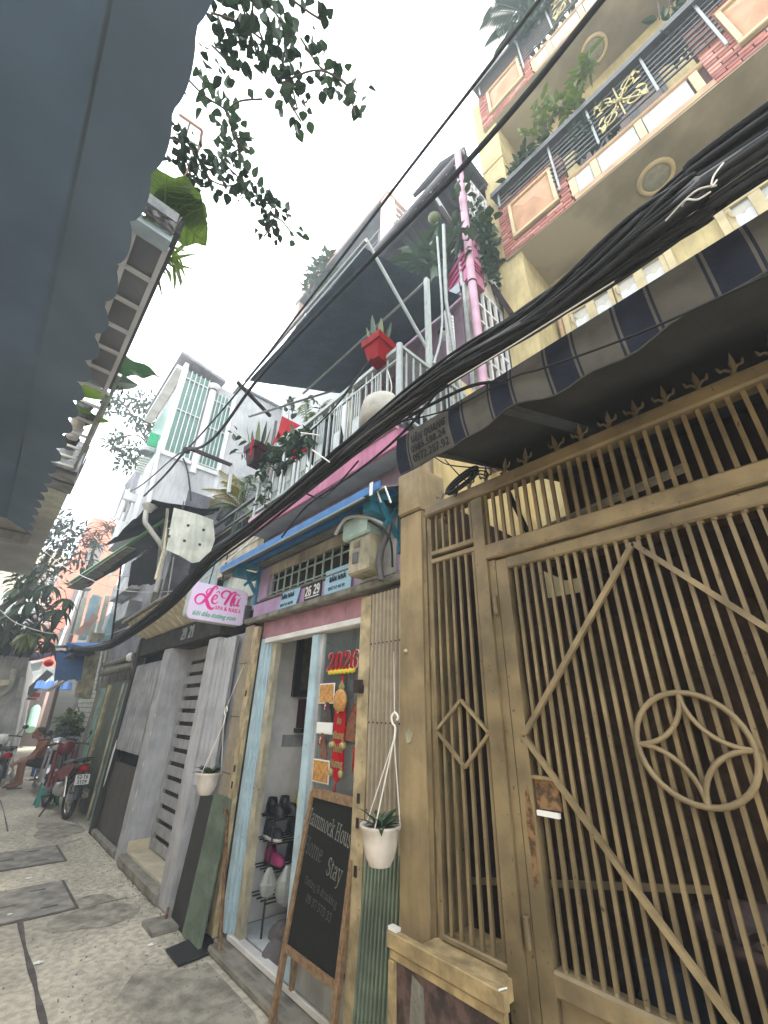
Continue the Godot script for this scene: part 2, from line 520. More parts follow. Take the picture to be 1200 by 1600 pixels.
	gl.transparency = BaseMaterial3D.TRANSPARENCY_ALPHA
	gl.roughness = 0.03
	gl.metallic_specular = 0.5
	M["pane"] = gl
	var pl := StandardMaterial3D.new()
	pl.albedo_color = Color(0.8, 0.82, 0.8, 0.45)
	pl.transparency = BaseMaterial3D.TRANSPARENCY_ALPHA
	pl.roughness = 0.2
	M["film"] = pl

func _ready() -> void:
	rng.seed = 20260
	sky_and_camera()
	materials()
	ground()
	grit()
	yellow_house()
	gate()
	courtyard_things()
	striped_awning()
	pink_house()
	pink_shopfront()
	grey_house()
	far_houses()
	left_side()
	cables()
	small_things()
	street_things()
	plants()

func sky_and_camera() -> void:
	var cam := Camera3D.new()
	cam.name = "camera"
	cam.fov = 101.97
	cam.near = 0.02
	cam.far = 400.0
	cam.keep_aspect = Camera3D.KEEP_HEIGHT
	cam.transform = Transform3D(Basis(Vector3(0.740596, 0.019996, 0.671653), Vector3(-0.307221, 0.899043, 0.311990), Vector3(-0.597606, -0.437404, 0.671971)), Vector3(0, 1.6, 0))
	add_child(cam)
	cam.current = true
	var env := Environment.new()
	env.background_mode = Environment.BG_SKY
	var sm := ProceduralSkyMaterial.new()
	sm.sky_top_color = Color(0.93, 0.95, 0.97)
	sm.sky_horizon_color = Color(0.95, 0.96, 0.96)
	sm.sky_curve = 0.15
	sm.ground_bottom_color = Color(0.3, 0.28, 0.25)
	sm.ground_horizon_color = Color(0.6, 0.6, 0.58)
	sm.sun_angle_max = 1.0
	var sk := Sky.new()
	sk.sky_material = sm
	env.sky = sk
	env.ambient_light_source = Environment.AMBIENT_SOURCE_SKY
	env.tonemap_mode = Environment.TONE_MAPPER_LINEAR
	env.tonemap_exposure = 5.4
	env.sdfgi_enabled = true
	env.ssao_enabled = true
	env.ssil_enabled = true
	env.fog_enabled = true
	env.fog_density = 0.012
	env.fog_light_color = Color(0.86, 0.9, 0.93)
	var we := WorldEnvironment.new()
	we.name = "world_environment"
	we.environment = env
	add_child(we)
	var sun := DirectionalLight3D.new()
	sun.name = "sun"
	sun.light_energy = 0.5
	sun.light_color = Color(1.0, 0.97, 0.92)
	sun.light_angular_distance = 20.0
	sun.shadow_enabled = true
	sun.rotation_degrees = Vector3(-68, 60, 0)
	add_child(sun)

func ground() -> void:
	var s := b()
	bx(s, -120, 120, -0.3, 0.0, -160, 60)
	struct("ground", s, M.concrete)
	# long cracks and joints in the alley concrete: shallow dark strips with ragged edges
	s = b()
	for c in [[[Vector3(0.859, 0.000, -5.444), Vector3(0.850, 0.000, -4.838), Vector3(0.858, 0.000, -4.300), Vector3(0.857, 0.000, -3.920), Vector3(0.859, 0.000, -3.479)], 0.02], [[Vector3(0.814, 0.000, -7.531), Vector3(1.180, 0.000, -7.567), Vector3(1.701, -0.000, -7.900)], 0.008], [[Vector3(0.950, 0.000, -8.880), Vector3(0.974, 0.000, -10.403), Vector3(0.977, 0.000, -11.773)], 0.012], [[Vector3(1.256, 0.000, -13.816), Vector3(1.473, 0.000, -17.333), Vector3(1.844, 0.000, -24.804)], 0.05], [[Vector3(1.078, 0.000, -14.391), Vector3(1.438, 0.000, -14.522), Vector3(1.624, 0.000, -14.402)], 0.05], [[Vector3(2.171, 0.000, -25.024), Vector3(2.620, 0.000, -34.927), Vector3(2.843, 0.000, -40.910)], 0.06], [[Vector3(1.746, 0.000, -24.489), Vector3(2.343, 0.000, -25.332), Vector3(2.838, 0.000, -25.921)], 0.06], [[Vector3(1.940, 0.000, -5.352), Vector3(1.739, 0.000, -5.350), Vector3(1.449, 0.000, -5.355), Vector3(1.196, 0.000, -5.284)], 0.006]]:
		var pts := curve(c[0], 5)
		for i in pts.size() - 1:
			var d: Vector3 = (pts[i + 1] - pts[i]).normalized()
			var n = d.cross(Vector3.UP) * c[1]
			var w0 := 0.75 + 0.25 * sin(i * 0.9)
			var w1 := 0.75 + 0.25 * sin((i + 1) * 0.9)
			var up := Vector3(0, 0.004, 0)
			q(s, pts[i] - n * w0 + up, pts[i] + n * w0 + up, pts[i + 1] + n * w1 + up, pts[i + 1] - n * w1 + up, Vector3.UP)
	struct("pavement_joint", s, M.crack)
	# darker trowelled patches along the house fronts
	s = b()
	for p in [[1.62, -3.35, 0.42, 0.55], [1.35, -5.2, 0.3, 0.4], [1.5, -8.6, 0.3, 0.6]]:
		var poly := []
		for k in 18:
			var t := TAU * k / 18.0
			var r := 1.0 + 0.18 * sin(3.0 * t + p[0] * 9.0) + 0.1 * sin(5.0 * t)
			poly.append(Vector3(minf(p[0] + cos(t) * p[2] * r, 1.8), 0.003, p[1] + sin(t) * p[3] * r))
		for k in 18:
			tri(s, Vector3(p[0], 0.003, p[1]), poly[k], poly[(k + 1) % 18], Vector3.UP)
	struct("pavement_patch", s, M.patch)
	# two sunk covers
	for c in [[0.55, 1.24, -6.2, -5.38, "nearer of the two grey concrete drain covers sunk in the alley floor"], [0.6, 1.36, -7.7, -6.95, "farther of the two grey concrete drain covers sunk in the alley floor"]]:
		var o := T("drain_cover", c[4], "drain cover", Vector3(c[0], 0, c[2]), "drain covers in the alley floor")
		P(o, "cover_slab", bx(b(), c[0], c[1], 0.0, 0.012, c[2], c[3]), M.cover)
		s = b()
		for e in [[c[0] - 0.03, c[0] - 0.002, c[2], c[3]], [c[1] + 0.002, c[1] + 0.03, c[2], c[3]], [c[0] - 0.03, c[1] + 0.03, c[2] - 0.03, c[2] - 0.002], [c[0] - 0.03, c[1] + 0.03, c[3] + 0.002, c[3] + 0.03]]:
			bx(s, e[0], e[1], 0.0, 0.006, e[2], e[3])
		P(o, "gap", s, M.crack)
		for k in 3:
			var zz: float = lerpf(c[2], c[3], [0.2, 0.55, 0.82][k])
			var xx: float = lerpf(c[0], c[1], [0.7, 0.35, 0.75][k])
			P(o, "lifting_slot", bx(b(), xx - 0.06, xx + 0.06, 0.0125, 0.015, zz - 0.012, zz + 0.012), M.crack)
	# a small square inspection lid with an iron pin
	var o2 := T("inspection_lid", "small square cement lid with rusty iron pin by grey pillar", "drain cover", Vector3(1.62, 0, -4.6))
	P(o2, "lid", bx(b(), 1.6, 1.83, 0.0, 0.03, -4.68, -4.4), M.cement)
	P(o2, "pin", tube(b(), [Vector3(1.76, 0.0, -4.6), Vector3(1.765, 0.1, -4.6)], 0.012), M.rusty)
	for p in [[1.57, -4.28], [0.74, -7.4], [0.8, -5.55], [1.0, -6.5], [0.9, -4.5]]:
		var s3 := b()
		var at := Vector3(p[0], 0.006, p[1])
		for k in 5:
			var t := TAU * k / 5.0
			tri(s3, at + Vector3(0, 0.012, 0), at + Vector3(cos(t) * 0.035, 0.0, sin(t) * 0.02), at + Vector3(cos(t + 1.25) * 0.035, 0.004, sin(t + 1.25) * 0.025), Vector3.UP)
		var where := "in front of the black mat" if p[1] == -4.28 else ("beside the farther drain cover" if p[1] == -7.4 else ("at the edge of the nearer drain cover" if p[1] == -5.55 else ("between the two drain covers" if p[1] == -6.5 else "by the long crack near the viewer")))
		O("paper_scrap", s3, M.paper_white, "tiny white scrap of litter on the concrete " + where, "litter", "scraps of litter on the alley floor")

func grit() -> void:
	# loose grit and crumbs gathered along the foot of the houses
	var m := BoxMesh.new()
	m.size = Vector3(0.006, 0.004, 0.005)
	m.material = M.cement
	var mm := MultiMesh.new()
	mm.transform_format = MultiMesh.TRANSFORM_3D
	mm.mesh = m
	mm.instance_count = 1500
	for i in mm.instance_count:
		var z := -2.6 - 9.0 * pow(rng.randf(), 1.4)
		var x := 1.78 - 1.3 * pow(rng.randf(), 3.0)
		var t := Basis(Vector3.UP, rnd(0, TAU)) * Basis.from_scale(Vector3.ONE * rnd(0.3, 1.5))
		mm.set_instance_transform(i, Transform3D(t, Vector3(x, 0.003, z)))
	var o := MultiMeshInstance3D.new()
	o.multimesh = mm
	o.name = "grit"
	o.set_meta("kind", "stuff")
	tag(o, "loose grit scattered over the concrete along the house fronts", "grit")
	add_child(o, true)

func bricks(o: Node3D, x: float, y0: float, y1: float, z0: float, z1: float, hole: Rect2) -> void:
	# running bond on a parapet face; hole is the framed panel (x = z, y = height)
	var bh := 0.066
	var row := 0
	var y := y0
	while y < y1 - 0.02:
		var z := z0 - (0.11 if row % 2 else 0.0)
		while z < z1 - 0.01:
			var a := maxf(z, z0)
			var c := minf(z + 0.21, z1)
			z += 0.22
			var spans := [[a, c]]
			if y + bh > hole.position.y and y < hole.end.y:
				spans = []
				if a < hole.position.x:
					spans.append([a, minf(c, hole.position.x)])
				if c > hole.end.x:
					spans.append([maxf(a, hole.end.x), c])
			for sp in spans:
				if sp[1] - sp[0] > 0.02:
					var m := M.brick as Material
					var pick := rng.randf()
					if pick < 0.2:
						m = M.brick_pale
					elif pick < 0.4:
						m = M.brick_dark
					P(o, "brick", cham(b(), x + rnd(-0.004, 0.004), x + 0.03, y, y + bh - 0.011, sp[0], sp[1], 0.004), m)
		y += bh
		row += 1

func diamond_panel(o: Node3D, x: float, y0: float, y1: float, z0: float, z1: float) -> void:
	var s := b()
	for e in [[y0, y0 + 0.045, z0, z1], [y1 - 0.035, y1, z0, z1], [y0 + 0.045, y1 - 0.035, z0, z0 + 0.045], [y0 + 0.045, y1 - 0.035, z1 - 0.05, z1]]:
		cham(s, x - 0.03, x + 0.03, e[0], e[1], e[2], e[3], 0.01)
	P(o, "panel_frame", s, M.cream)
	s = b()
	var a := [Vector3(x + 0.01, y0 + 0.045, z0 + 0.045), Vector3(x + 0.01, y1 - 0.035, z0 + 0.045), Vector3(x + 0.01, y1 - 0.035, z1 - 0.05), Vector3(x + 0.01, y0 + 0.045, z1 - 0.05)]
	var r0 := Vector3(x - 0.075, (y0 + y1) / 2, z0 + 0.26)
	var r1 := Vector3(x - 0.075, (y0 + y1) / 2, z1 - 0.27)
	tri(s, a[0], a[1], r0, Vector3(-1, 0, -1))
	tri(s, a[2], a[3], r1, Vector3(-1, 0, 1))
	q(s, a[1], a[2], r1, r0, Vector3(-1, 1, 0))
	q(s, a[3], a[0], r0, r1, Vector3(-1, -1, 0))
	P(o, "faceted_panel", s, M.peach)

func scroll(s: SurfaceTool, c: Vector3, r: float, turns: float, start: float, hand: float, th: float) -> void:
	var pts := []
	for i in 18:
		var t := float(i) / 17.0
		var a := start + hand * t * turns * TAU
		var rr := r * (1.0 - 0.75 * t)
		pts.append(c + Vector3(0, sin(a) * rr, cos(a) * rr))
	tube(s, pts, th, 5)

func balcony(o: Node3D, y: float, full: bool) -> void:
	# y is the underside of the slab; face at x 3.70
	var s := b()
	bx(s, 3.7, 4.5, y - 0.075, y - 0.058, -1.68, 1.97)
	bx(s, 3.86, 4.5, y - 0.057, y + 0.16, -1.66, 1.95)
	P(o, "balcony_slab", s, M.soffit)
	P(o, "slab_edge", cham(b(), 3.69, 3.84, y - 0.056, y + 0.045, -0.66, 0.8), M.tan_cap)
	for side in [0, 1]:
		var za := -1.68 if side == 0 else 0.8
		var zb := -0.68 if side == 0 else 1.97
		if side == 1 and not full:
			continue
		P(o, "parapet", bx(b(), 3.716, 3.84, y - 0.055, y + 1.1, za, zb), M.mortar)
		var pz := -1.5 if side == 0 else 1.06
		bricks(o, 3.69, y - 0.06, y + 1.1, za, zb, Rect2(pz, y + 0.19, 0.67, 0.78))
		diamond_panel(o, 3.69, y + 0.19, y + 0.97, pz, pz + 0.67)
	# the open middle: stone facing, rounded cap, railing
	P(o, "low_wall", bx(b(), 3.73, 3.84, y + 0.05, y + 0.42, -0.68, 0.8), M.mortar)
	var zs := [-0.6, -0.27, 0.155, 0.66]
	var lo := [-0.6, -0.32, 0.105, 0.55]
	for i in 3:
		var z0: float = [-0.6, -0.32, 0.2][i]
		var z1: float = [-0.41, 0.105, 0.64][i]
		P(o, "stone_slab", cham(b(), 3.705, 3.728, y + 0.055, y + 0.4, z0, z1, 0.006), M.marble)
	for i in 4:
		var zz: float = [-0.64, -0.365, 0.15, 0.7][i]
		P(o, "divider", cham(b(), 3.69, 3.728, y + 0.04, y + 0.4, zz - 0.038, zz + 0.04, 0.01), M.cream)
	var cap := b()
	for i in 6:
		var t0 := PI * i / 6.0
		var t1 := PI * (i + 1) / 6.0
		q(cap, Vector3(3.74 - 0.06 * sin(t0), y + 0.44 - 0.045 * cos(t0), -0.68), Vector3(3.74 - 0.06 * sin(t1), y + 0.44 - 0.045 * cos(t1), -0.68), Vector3(3.74 - 0.06 * sin(t1), y + 0.44 - 0.045 * cos(t1), 0.8), Vector3(3.74 - 0.06 * sin(t0), y + 0.44 - 0.045 * cos(t0), 0.8), Vector3(-sin((t0 + t1) / 2), -cos((t0 + t1) / 2), 0))
	bx(cap, 3.74, 3.84, y + 0.42, y + 0.48, -0.68, 0.8)
	P(o, "rounded_cap", cap, M.tan_cap)
	for k in 8:
		var yy := y + 0.58 + 0.098 * k
		var zl := -0.68 if yy < y + 0.99 else -1.64
		var zr := 0.8 if yy < y + 0.99 else 1.95
		P(o, "rail", bar(b(), Vector3(3.66, yy, -1.64 if yy > y + 0.99 else -0.84), Vector3(3.66, yy, 1.95 if yy > y + 0.99 else 1.04), 0.022, 0.022), M.rail_dark)
	for zz in [-0.78, 0.99, -1.6, -0.24, 0.42]:
		P(o, "rail_post", bar(b(), Vector3(3.64, y + (0.28 if absf(zz) > 0.5 and zz > -1.5 else (1.05 if zz < -1.5 else 0.5)), zz), Vector3(3.64, y + 1.38, zz), 0.018, 0.026), M.steel_pipe)
	P(o, "hand_shelf", cham(b(), 3.58, 3.92, y + 1.38, y + 1.45, -1.7, 2.0, 0.01), M.rail_dark)
	P(o, "shelf_edge", bx(b(), 3.575, 3.6, y + 1.33, y + 1.375, -1.7, 2.0), M.rail_dark)
	# gilt scrollwork in the middle of the railing
	s = b()
	var c := Vector3(3.635, y + 0.93, 0.09)
	for kx in [-1, 1]:
		for ky in [-1, 1]:
			scroll(s, c + Vector3(0, ky * 0.17, kx * 0.15), 0.12, 1.3, (0.0 if kx > 0 else PI), kx * ky, 0.011)
			scroll(s, c + Vector3(0, ky * 0.1, kx * 0.06), 0.06, 1.1, PI / 2 * ky, -kx * ky, 0.009)
			tube(s, curve([c + Vector3(0, 0, kx * 0.02), c + Vector3(-0.01, ky * 0.14, kx * 0.1), c + Vector3(0, ky * 0.31, kx * 0.24)], 4), 0.01, 5)
			leaf(s, c + Vector3(-0.01, ky * 0.2, kx * 0.2), Vector3(0, ky, kx * 0.6), Vector3(-1, 0, 0), 0.12, 0.06, 0.2)
			leaf(s, c + Vector3(-0.01, ky * 0.05, kx * 0.17), Vector3(0, ky * 0.5, kx), Vector3(-1, 0, 0), 0.12, 0.05, 0.2)
	tube(s, [c + Vector3(0, -0.34, 0), c + Vector3(0, 0.34, 0)], 0.011, 5)
	lathe(s, c + Vector3(0, -0.04, 0), [[0.0, 0.0], [0.04, 0.02], [0.045, 0.04], [0.03, 0.07], [0.0, 0.08]], 8)
	P(o, "gilt_scrollwork", s, M.gold)
	# flush round lamp in the soffit
	var lp := P(o, "ceiling_lamp", lathe(b(), Vector3(4.13, y - 0.105, 0.1), [[0.0, 0.0], [0.12, 0.002], [0.15, 0.012], [0.155, 0.03]], 24), M.lamp_glass)
	P(lp, "ring", lathe(b(), Vector3(4.13, y - 0.11, 0.1), [[0.15, 0.034], [0.15, 0.005], [0.175, 0.0], [0.195, 0.01], [0.2, 0.034]], 24), M.cream)

func sash(o: Node3D, x: float, y0: float, y1: float, z0: float, z1: float, n: int) -> void:
	# a timber window or door leaf with n small panes over lace curtains
	var w := P(o, "window", b_frame(x, y0, y1, z0, z1, n), M.cream)
	var wz := (z1 - z0) / n
	for i in n:
		P(w, "pane", bx(b(), x + 0.02, x + 0.024, y0 + 0.3, y1 - 0.14, z0 + wz * i + 0.05, z0 + wz * (i + 1) - 0.05), M.pane)
		var s := b()
		var top := y1 - 0.27
		var zz := z0 + wz * i + 0.05
		var k := 0
		while k < 5:
			var za := zz + (wz - 0.1) * k / 5.0
			var zb := zz + (wz - 0.1) * (k + 1) / 5.0
			q(s, Vector3(x + 0.05 + 0.008 * (k % 2), y0 + 0.1, za), Vector3(x + 0.05 + 0.008 * ((k + 1) % 2), y0 + 0.1, zb), Vector3(x + 0.05 + 0.008 * ((k + 1) % 2), top + 0.02 * sin(k * 2.0 + 1.0), zb), Vector3(x + 0.05 + 0.008 * (k % 2), top + 0.02 * sin(k * 2.0), za), Vector3(-1, 0, 0))
			k += 1
		P(w, "lace_curtain", s, M.lace)
	P(w, "latch", tube(b(), curve([Vector3(x - 0.01, y1 - 0.2, z0 + 0.02), Vector3(x - 0.03, y1 - 0.3, z0 + 0.02), Vector3(x - 0.02, y1 - 0.36, z0 + 0.05)], 4), 0.008, 5), M.tan_cap)

func b_frame(x: float, y0: float, y1: float, z0: float, z1: float, n: int) -> SurfaceTool:
	var s := b()
	cham(s, x, x + 0.05, y1 - 0.14, y1, z0, z1)
	cham(s, x, x + 0.05, y0, y0 + 0.3, z0, z1)
	var wz := (z1 - z0) / n
	for i in n + 1:
		var zc := z0 + wz * i
		var hw := 0.05
		cham(s, x + 0.003, x + 0.047, y0 + 0.3, y1 - 0.14, maxf(zc - hw, z0), minf(zc + hw, z1))
	return s

func yellow_house() -> void:
	var o := T("yellow_house", "tall cream yellow house with brick balconies behind the tan gate", "house", Vector3(4.2, 0, 0.1))
	# corner piers, scored with joints
	for side in [0, 1]:
		var z0 := -1.85 if side == 0 else 1.8
		for k in 5:
			P(o, "pier", cham(b(), 3.745, 4.6, 0.02 + (2.48 * k if k < 3 else (7.5 if k == 3 else 9.96)), (2.48 * (k + 1) if k < 2 else [7.488, 9.948, 12.3][k - 2]), z0, z0 + 0.39, 0.012), M.yellow)
	P(o, "back_wall", bx(b(), 4.5, 4.7, 3.9, 7.5, -1.47, 1.82), M.yellow)
	P(o, "back_wall", bx(b(), 4.5, 4.7, 7.66, 11.15, -1.47, 1.82), M.yellow)
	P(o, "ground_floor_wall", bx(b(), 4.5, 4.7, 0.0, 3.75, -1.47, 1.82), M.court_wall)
	P(o, "floor_slab", bx(b(), 3.76, 4.5, 3.6, 3.9, -1.46, 1.8), M.yellow)
	P(o, "roof_terrace", bx(b(), 4.71, 9.0, 11.15, 11.31, -1.9, 2.2), M.soffit)
	P(o, "side_wall", bx(b(), 4.61, 9.0, 0.0, 11.14, -1.84, -1.6), M.yellow_side)
	P(o, "side_wall", bx(b(), 4.61, 9.0, 0.0, 11.14, 1.82, 2.15), M.yellow_side)
	balcony(o, 7.5, true)
	balcony(o, 11.17, false)
	# first-floor French windows
	sash(o, 4.44, 4.4, 6.7, -1.28, -0.72, 2)
	sash(o, 4.44, 4.4, 6.7, -0.7, -0.13, 2)
	P(o, "transom_light", bx(b(), 4.46, 4.5, 6.72, 7.0, -1.28, -0.13), M.teal)
	P(o, "transom_bar", bx(b(), 4.45, 4.49, 6.705, 7.05, -0.74, -0.68), M.cream)
	P(o, "window_jamb", cham(b(), 4.43, 4.5, 4.4, 7.05, -1.36, -1.283), M.cream)
	P(o, "window_jamb", cham(b(), 4.43, 4.5, 4.4, 7.05, -0.127, -0.05), M.cream)
	sash(o, 4.44, 4.4, 6.75, 0.47, 0.98, 2)
	sash(o, 4.44, 4.4, 6.75, 1.0, 1.5, 2)
	P(o, "window_jamb", cham(b(), 4.43, 4.5, 4.4, 7.05, 0.39, 0.467), M.cream)
	P(o, "rain_pipe", tube(b(), [Vector3(4.42, 3.9, -1.4), Vector3(4.42, 6.6, -1.4)], 0.03, 8), M.tan_cap)
	# second-floor window seen through the railings
	var w := P(o, "window", b_frame(4.44, 8.4, 9.9, -0.6, 0.6, 3), M.rail_dark)
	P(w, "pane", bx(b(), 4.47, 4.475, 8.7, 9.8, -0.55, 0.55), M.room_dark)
	# forecourt walls
	P(o, "boundary_wall", bx(b(), 2.6, 3.744, 3.1, 4.6, -1.95, -1.85), M.yellow_side)
	P(o, "boundary_wall", bx(b(), 2.0, 2.598, 3.1, 3.7, -1.95, -1.85), M.yellow_side)
	P(o, "boundary_wall", bx(b(), 2.0, 3.744, 0.0, 3.098, -1.95, -1.85), M.court_wall)  # same wall as the yellow parts, its shade behind the gate painted in
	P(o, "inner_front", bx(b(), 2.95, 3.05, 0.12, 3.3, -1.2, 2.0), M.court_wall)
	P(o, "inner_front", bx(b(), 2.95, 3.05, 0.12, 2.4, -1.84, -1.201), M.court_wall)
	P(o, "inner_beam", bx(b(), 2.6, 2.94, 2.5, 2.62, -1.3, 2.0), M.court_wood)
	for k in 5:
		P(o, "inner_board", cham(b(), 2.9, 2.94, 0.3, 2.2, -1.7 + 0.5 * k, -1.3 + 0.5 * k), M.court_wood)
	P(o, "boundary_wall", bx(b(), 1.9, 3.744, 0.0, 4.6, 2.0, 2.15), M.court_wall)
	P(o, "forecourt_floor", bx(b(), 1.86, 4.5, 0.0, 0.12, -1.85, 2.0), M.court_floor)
	P(o, "corner_pipe", tube(b(), [Vector3(2.05, 2.3, -1.8), Vector3(2.05, 3.4, -1.82)], 0.05, 8), M.pillar)
	# the dark ground-floor front inside: timber door leaves
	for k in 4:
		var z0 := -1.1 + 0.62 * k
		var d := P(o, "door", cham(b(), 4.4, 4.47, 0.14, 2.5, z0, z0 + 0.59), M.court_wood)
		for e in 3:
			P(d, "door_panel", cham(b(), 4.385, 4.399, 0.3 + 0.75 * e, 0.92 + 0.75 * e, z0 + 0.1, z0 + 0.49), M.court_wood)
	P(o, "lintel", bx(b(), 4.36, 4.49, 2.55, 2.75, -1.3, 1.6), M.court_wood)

func courtyard_things() -> void:
	# what stands in the dim forecourt behind the bars
	var o := T("plastic_tub", "big dull plastic tub standing in the dark yard behind the gate", "tub", Vector3(2.45, 0.12, -0.55))
	P(o, "tub", lathe(b(), Vector3(2.45, 0.12, -0.5), [[0.0, 0.0], [0.2, 0.0], [0.27, 0.75], [0.3, 0.76], [0.3, 0.8], [0.27, 0.8], [0.25, 0.74], [0.24, 0.7]], 18), M.slate_red)
	P(o, "handle", tube(b(), curve([Vector3(2.2, 0.9, -0.6), Vector3(2.12, 0.98, -0.5), Vector3(2.2, 0.9, -0.4)], 4), 0.01, 6), M.brown_bar)
	o = T("inner_grille", "slanting tan bar and upright of an inner grille behind the gate", "grille", Vector3(2.3, 0.2, -1.3))
	P(o, "slanting_bar", bar(b(), Vector3(2.1, 0.85, -1.75), Vector3(2.4, 1.0, -0.7), 0.018, 0.025), M.gate)
	P(o, "upright", bar(b(), Vector3(2.42, 0.13, -0.68), Vector3(2.42, 2.3, -0.68), 0.03), M.court_wood)
	o = T("rubble_sacks", "dull brown lumpy sacks on the yard floor behind the gate", "sack", Vector3(2.3, 0.12, 0.0))
	for k in 5:
		P(o, "sack", lathe(b(), Vector3(2.25 + 0.12 * (k % 3), 0.125 + 0.14 * (k / 3), -0.35 + 0.22 * k), [[0.12, 0.0], [0.17, 0.06], [0.14, 0.15], [0.05, 0.2], [0.0, 0.2]], 11, 0.8, 1.1), M.court_wood if k % 2 else M.slate_red)
	o = T("dark_jar", "dark blue water jar beside the big tub behind the gate", "jar", Vector3(2.5, 0.12, -1.0))
	P(o, "jar", lathe(b(), Vector3(2.5, 0.12, -0.95), [[0.0, 0.0], [0.12, 0.0], [0.18, 0.2], [0.17, 0.4], [0.1, 0.52], [0.12, 0.56], [0.0, 0.56]], 16), M.navy)
	o = T("hung_planks", "bundle of pale timber planks lying on the gate's inner beam", "plank", Vector3(2.4, 2.6, -0.6))
	for k in 3:
		P(o, "plank", bar(b(), Vector3(2.05 + 0.05 * k, 2.52 + 0.03 * k, -1.0), Vector3(2.5 + 0.05 * k, 2.85 + 0.02 * k, -0.35), 0.05, 0.02), M.plaster_old)

func gate() -> void:
	# masonry pier on the left
	var p := T("gate_pillar", "tan painted masonry pillar left of the barred gate", "pillar", Vector3(1.8, 0, -1.73))
	P(p, "shaft", cham(b(), 1.78, 2.02, 0.0, 2.8, -1.83, -1.645, 0.012), M.pillar)
	P(p, "cap_block", cham(b(), 1.765, 2.02, 2.803, 3.12, -1.835, -1.64, 0.012), M.pillar)
	P(p, "moulding", cham(b(), 1.79, 1.99, 0.0, 2.74, -1.642, -1.615, 0.008), M.gate)
	P(p, "moulding", cham(b(), 1.8, 1.99, 0.0, 2.74, -1.612, -1.595, 0.006), M.gate_light)
	P(p, "wall_anchor", lathe(b(), Vector3(1.776, 1.93, -1.78), [[0.0, -0.012], [0.012, -0.006], [0.012, 0.006], [0.0, 0.012]], 8), M.cream)
	P(p, "paint_scrape", slab(b(), PackedVector2Array([Vector2(0, 0), Vector2(0.03, 0.012), Vector2(0.045, 0.05), Vector2(0.02, 0.075), Vector2(-0.012, 0.05)]), Vector3(1.776, 1.46, -1.775), Vector3(0, 0, 1), Vector3.UP, Vector3(0.003, 0, 0)), M.box_beige)
	# plinth wall and ledge under the side panel
	var f := T("gate_plinth", "low plastered wall with chipped ledge below the gate's side panel", "wall", Vector3(1.9, 0, -1.42))
	P(f, "base", bx(b(), 1.83, 2.0, 0.0, 0.68, -1.59, -1.245), M.slate_red)
	P(f, "ledge", cham(b(), 1.7, 2.0, 0.682, 0.74, -1.62, -1.235, 0.015), M.bench_wood)
	# fixed frame: post, rails, side bars, top panel and spikes
	var g := T("barred_gate", "fixed tan iron frame of the gate with barred side panel and spikes", "gate", Vector3(1.8, 0, -1.25))
	P(g, "post", cham(b(), 1.775, 1.83, 0.05, 2.72, -1.252, -1.18, 0.008), M.gate)
	P(g, "post", cham(b(), 1.79, 1.83, 0.742, 2.71, -1.592, -1.57, 0.005), M.gate)
	P(g, "door_jamb", cham(b(), 1.79, 1.84, 0.05, 2.335, -1.178, -1.14, 0.006), M.gate)
	P(g, "top_rail", cham(b(), 1.765, 1.85, 2.722, 2.795, -1.593, 1.9, 0.01), M.gate)
	P(g, "transom_rail", cham(b(), 1.77, 1.84, 2.34, 2.42, -1.178, 1.9, 0.008), M.gate_light)
	P(g, "transom_soffit", bx(b(), 1.842, 2.0, 2.36, 2.415, -1.178, 1.9), M.rusty)
	for k in 14:
		P(g, "weld_tab", bx(b(), 1.86, 1.885, 2.335, 2.358, -1.1 + 0.1 * k, -1.085 + 0.1 * k), M.rusty)
	for yy in [2.475, 2.425]:
		P(g, "side_rail", cham(b(), 1.785, 1.82, yy - 0.014, yy + 0.014, -1.57, -1.254, 0.005), M.gate_light)
	P(g, "side_rail", cham(b(), 1.785, 1.82, 0.742, 0.765, -1.57, -1.254, 0.005), M.gate_light)
	for k in 6:
		var z := -1.532 + 0.0515 * k
		P(g, "bar", bar(b(), Vector3(1.8, 0.766, z), Vector3(1.8, 2.41, z), 0.015, 0.015), M.gate)
		P(g, "bar", bar(b(), Vector3(1.8, 2.49, z), Vector3(1.8, 2.722, z), 0.015, 0.015), M.gate)
	for k in 60:
		var z := -1.165 + 0.0485 * k
		if z < 1.85:
			P(g, "bar", bar(b(), Vector3(1.8, 2.421, z), Vector3(1.8, 2.721, z), 0.016, 0.016), M.gate)
	# diamond on the side panel
	var s := b()
	var dm := [Vector3(1.782, 1.53, -1.568), Vector3(1.782, 1.668, -1.404), Vector3(1.782, 1.53, -1.252), Vector3(1.782, 1.385, -1.402)]
	for i in 4:
		bar(s, dm[i], dm[(i + 1) % 4], 0.016, 0.014, Vector3.RIGHT)
	P(g, "diamond", s, M.gate_light)
	# cast fleur spikes
	for z in [-1.485, -1.38, -1.27, -1.15, -1.03, -0.9, -0.72, -0.6, -0.47, -0.355, -0.236, -0.118, -0.003, 0.12, 0.24, 0.36]:
		s = b()
		var a := Vector3(1.8, 2.795, z)
		var lean := Vector3(rnd(-0.006, 0.006), 0, rnd(-0.008, 0.008))
		tube(s, [a, a + Vector3(0, 0.02, 0), a + Vector3(0, 0.035, 0) + lean, a + Vector3(0, 0.06, 0) + lean, a + Vector3(0, 0.115, 0) + lean * 2.0], [0.006, 0.012, 0.007, 0.013, 0.001], 6)
		for e in [-1, 1]:
			tube(s, curve([a + Vector3(0, 0.03, e * 0.004), a + Vector3(0, 0.05, e * 0.024), a + Vector3(0, 0.047, e * 0.034), a + Vector3(0, 0.075, e * 0.042)], 3), [0.005, 0.006, 0.006, 0.006, 0.006, 0.006, 0.006, 0.006, 0.005, 0.001], 5)
		P(g, "spike", s, M.gate)
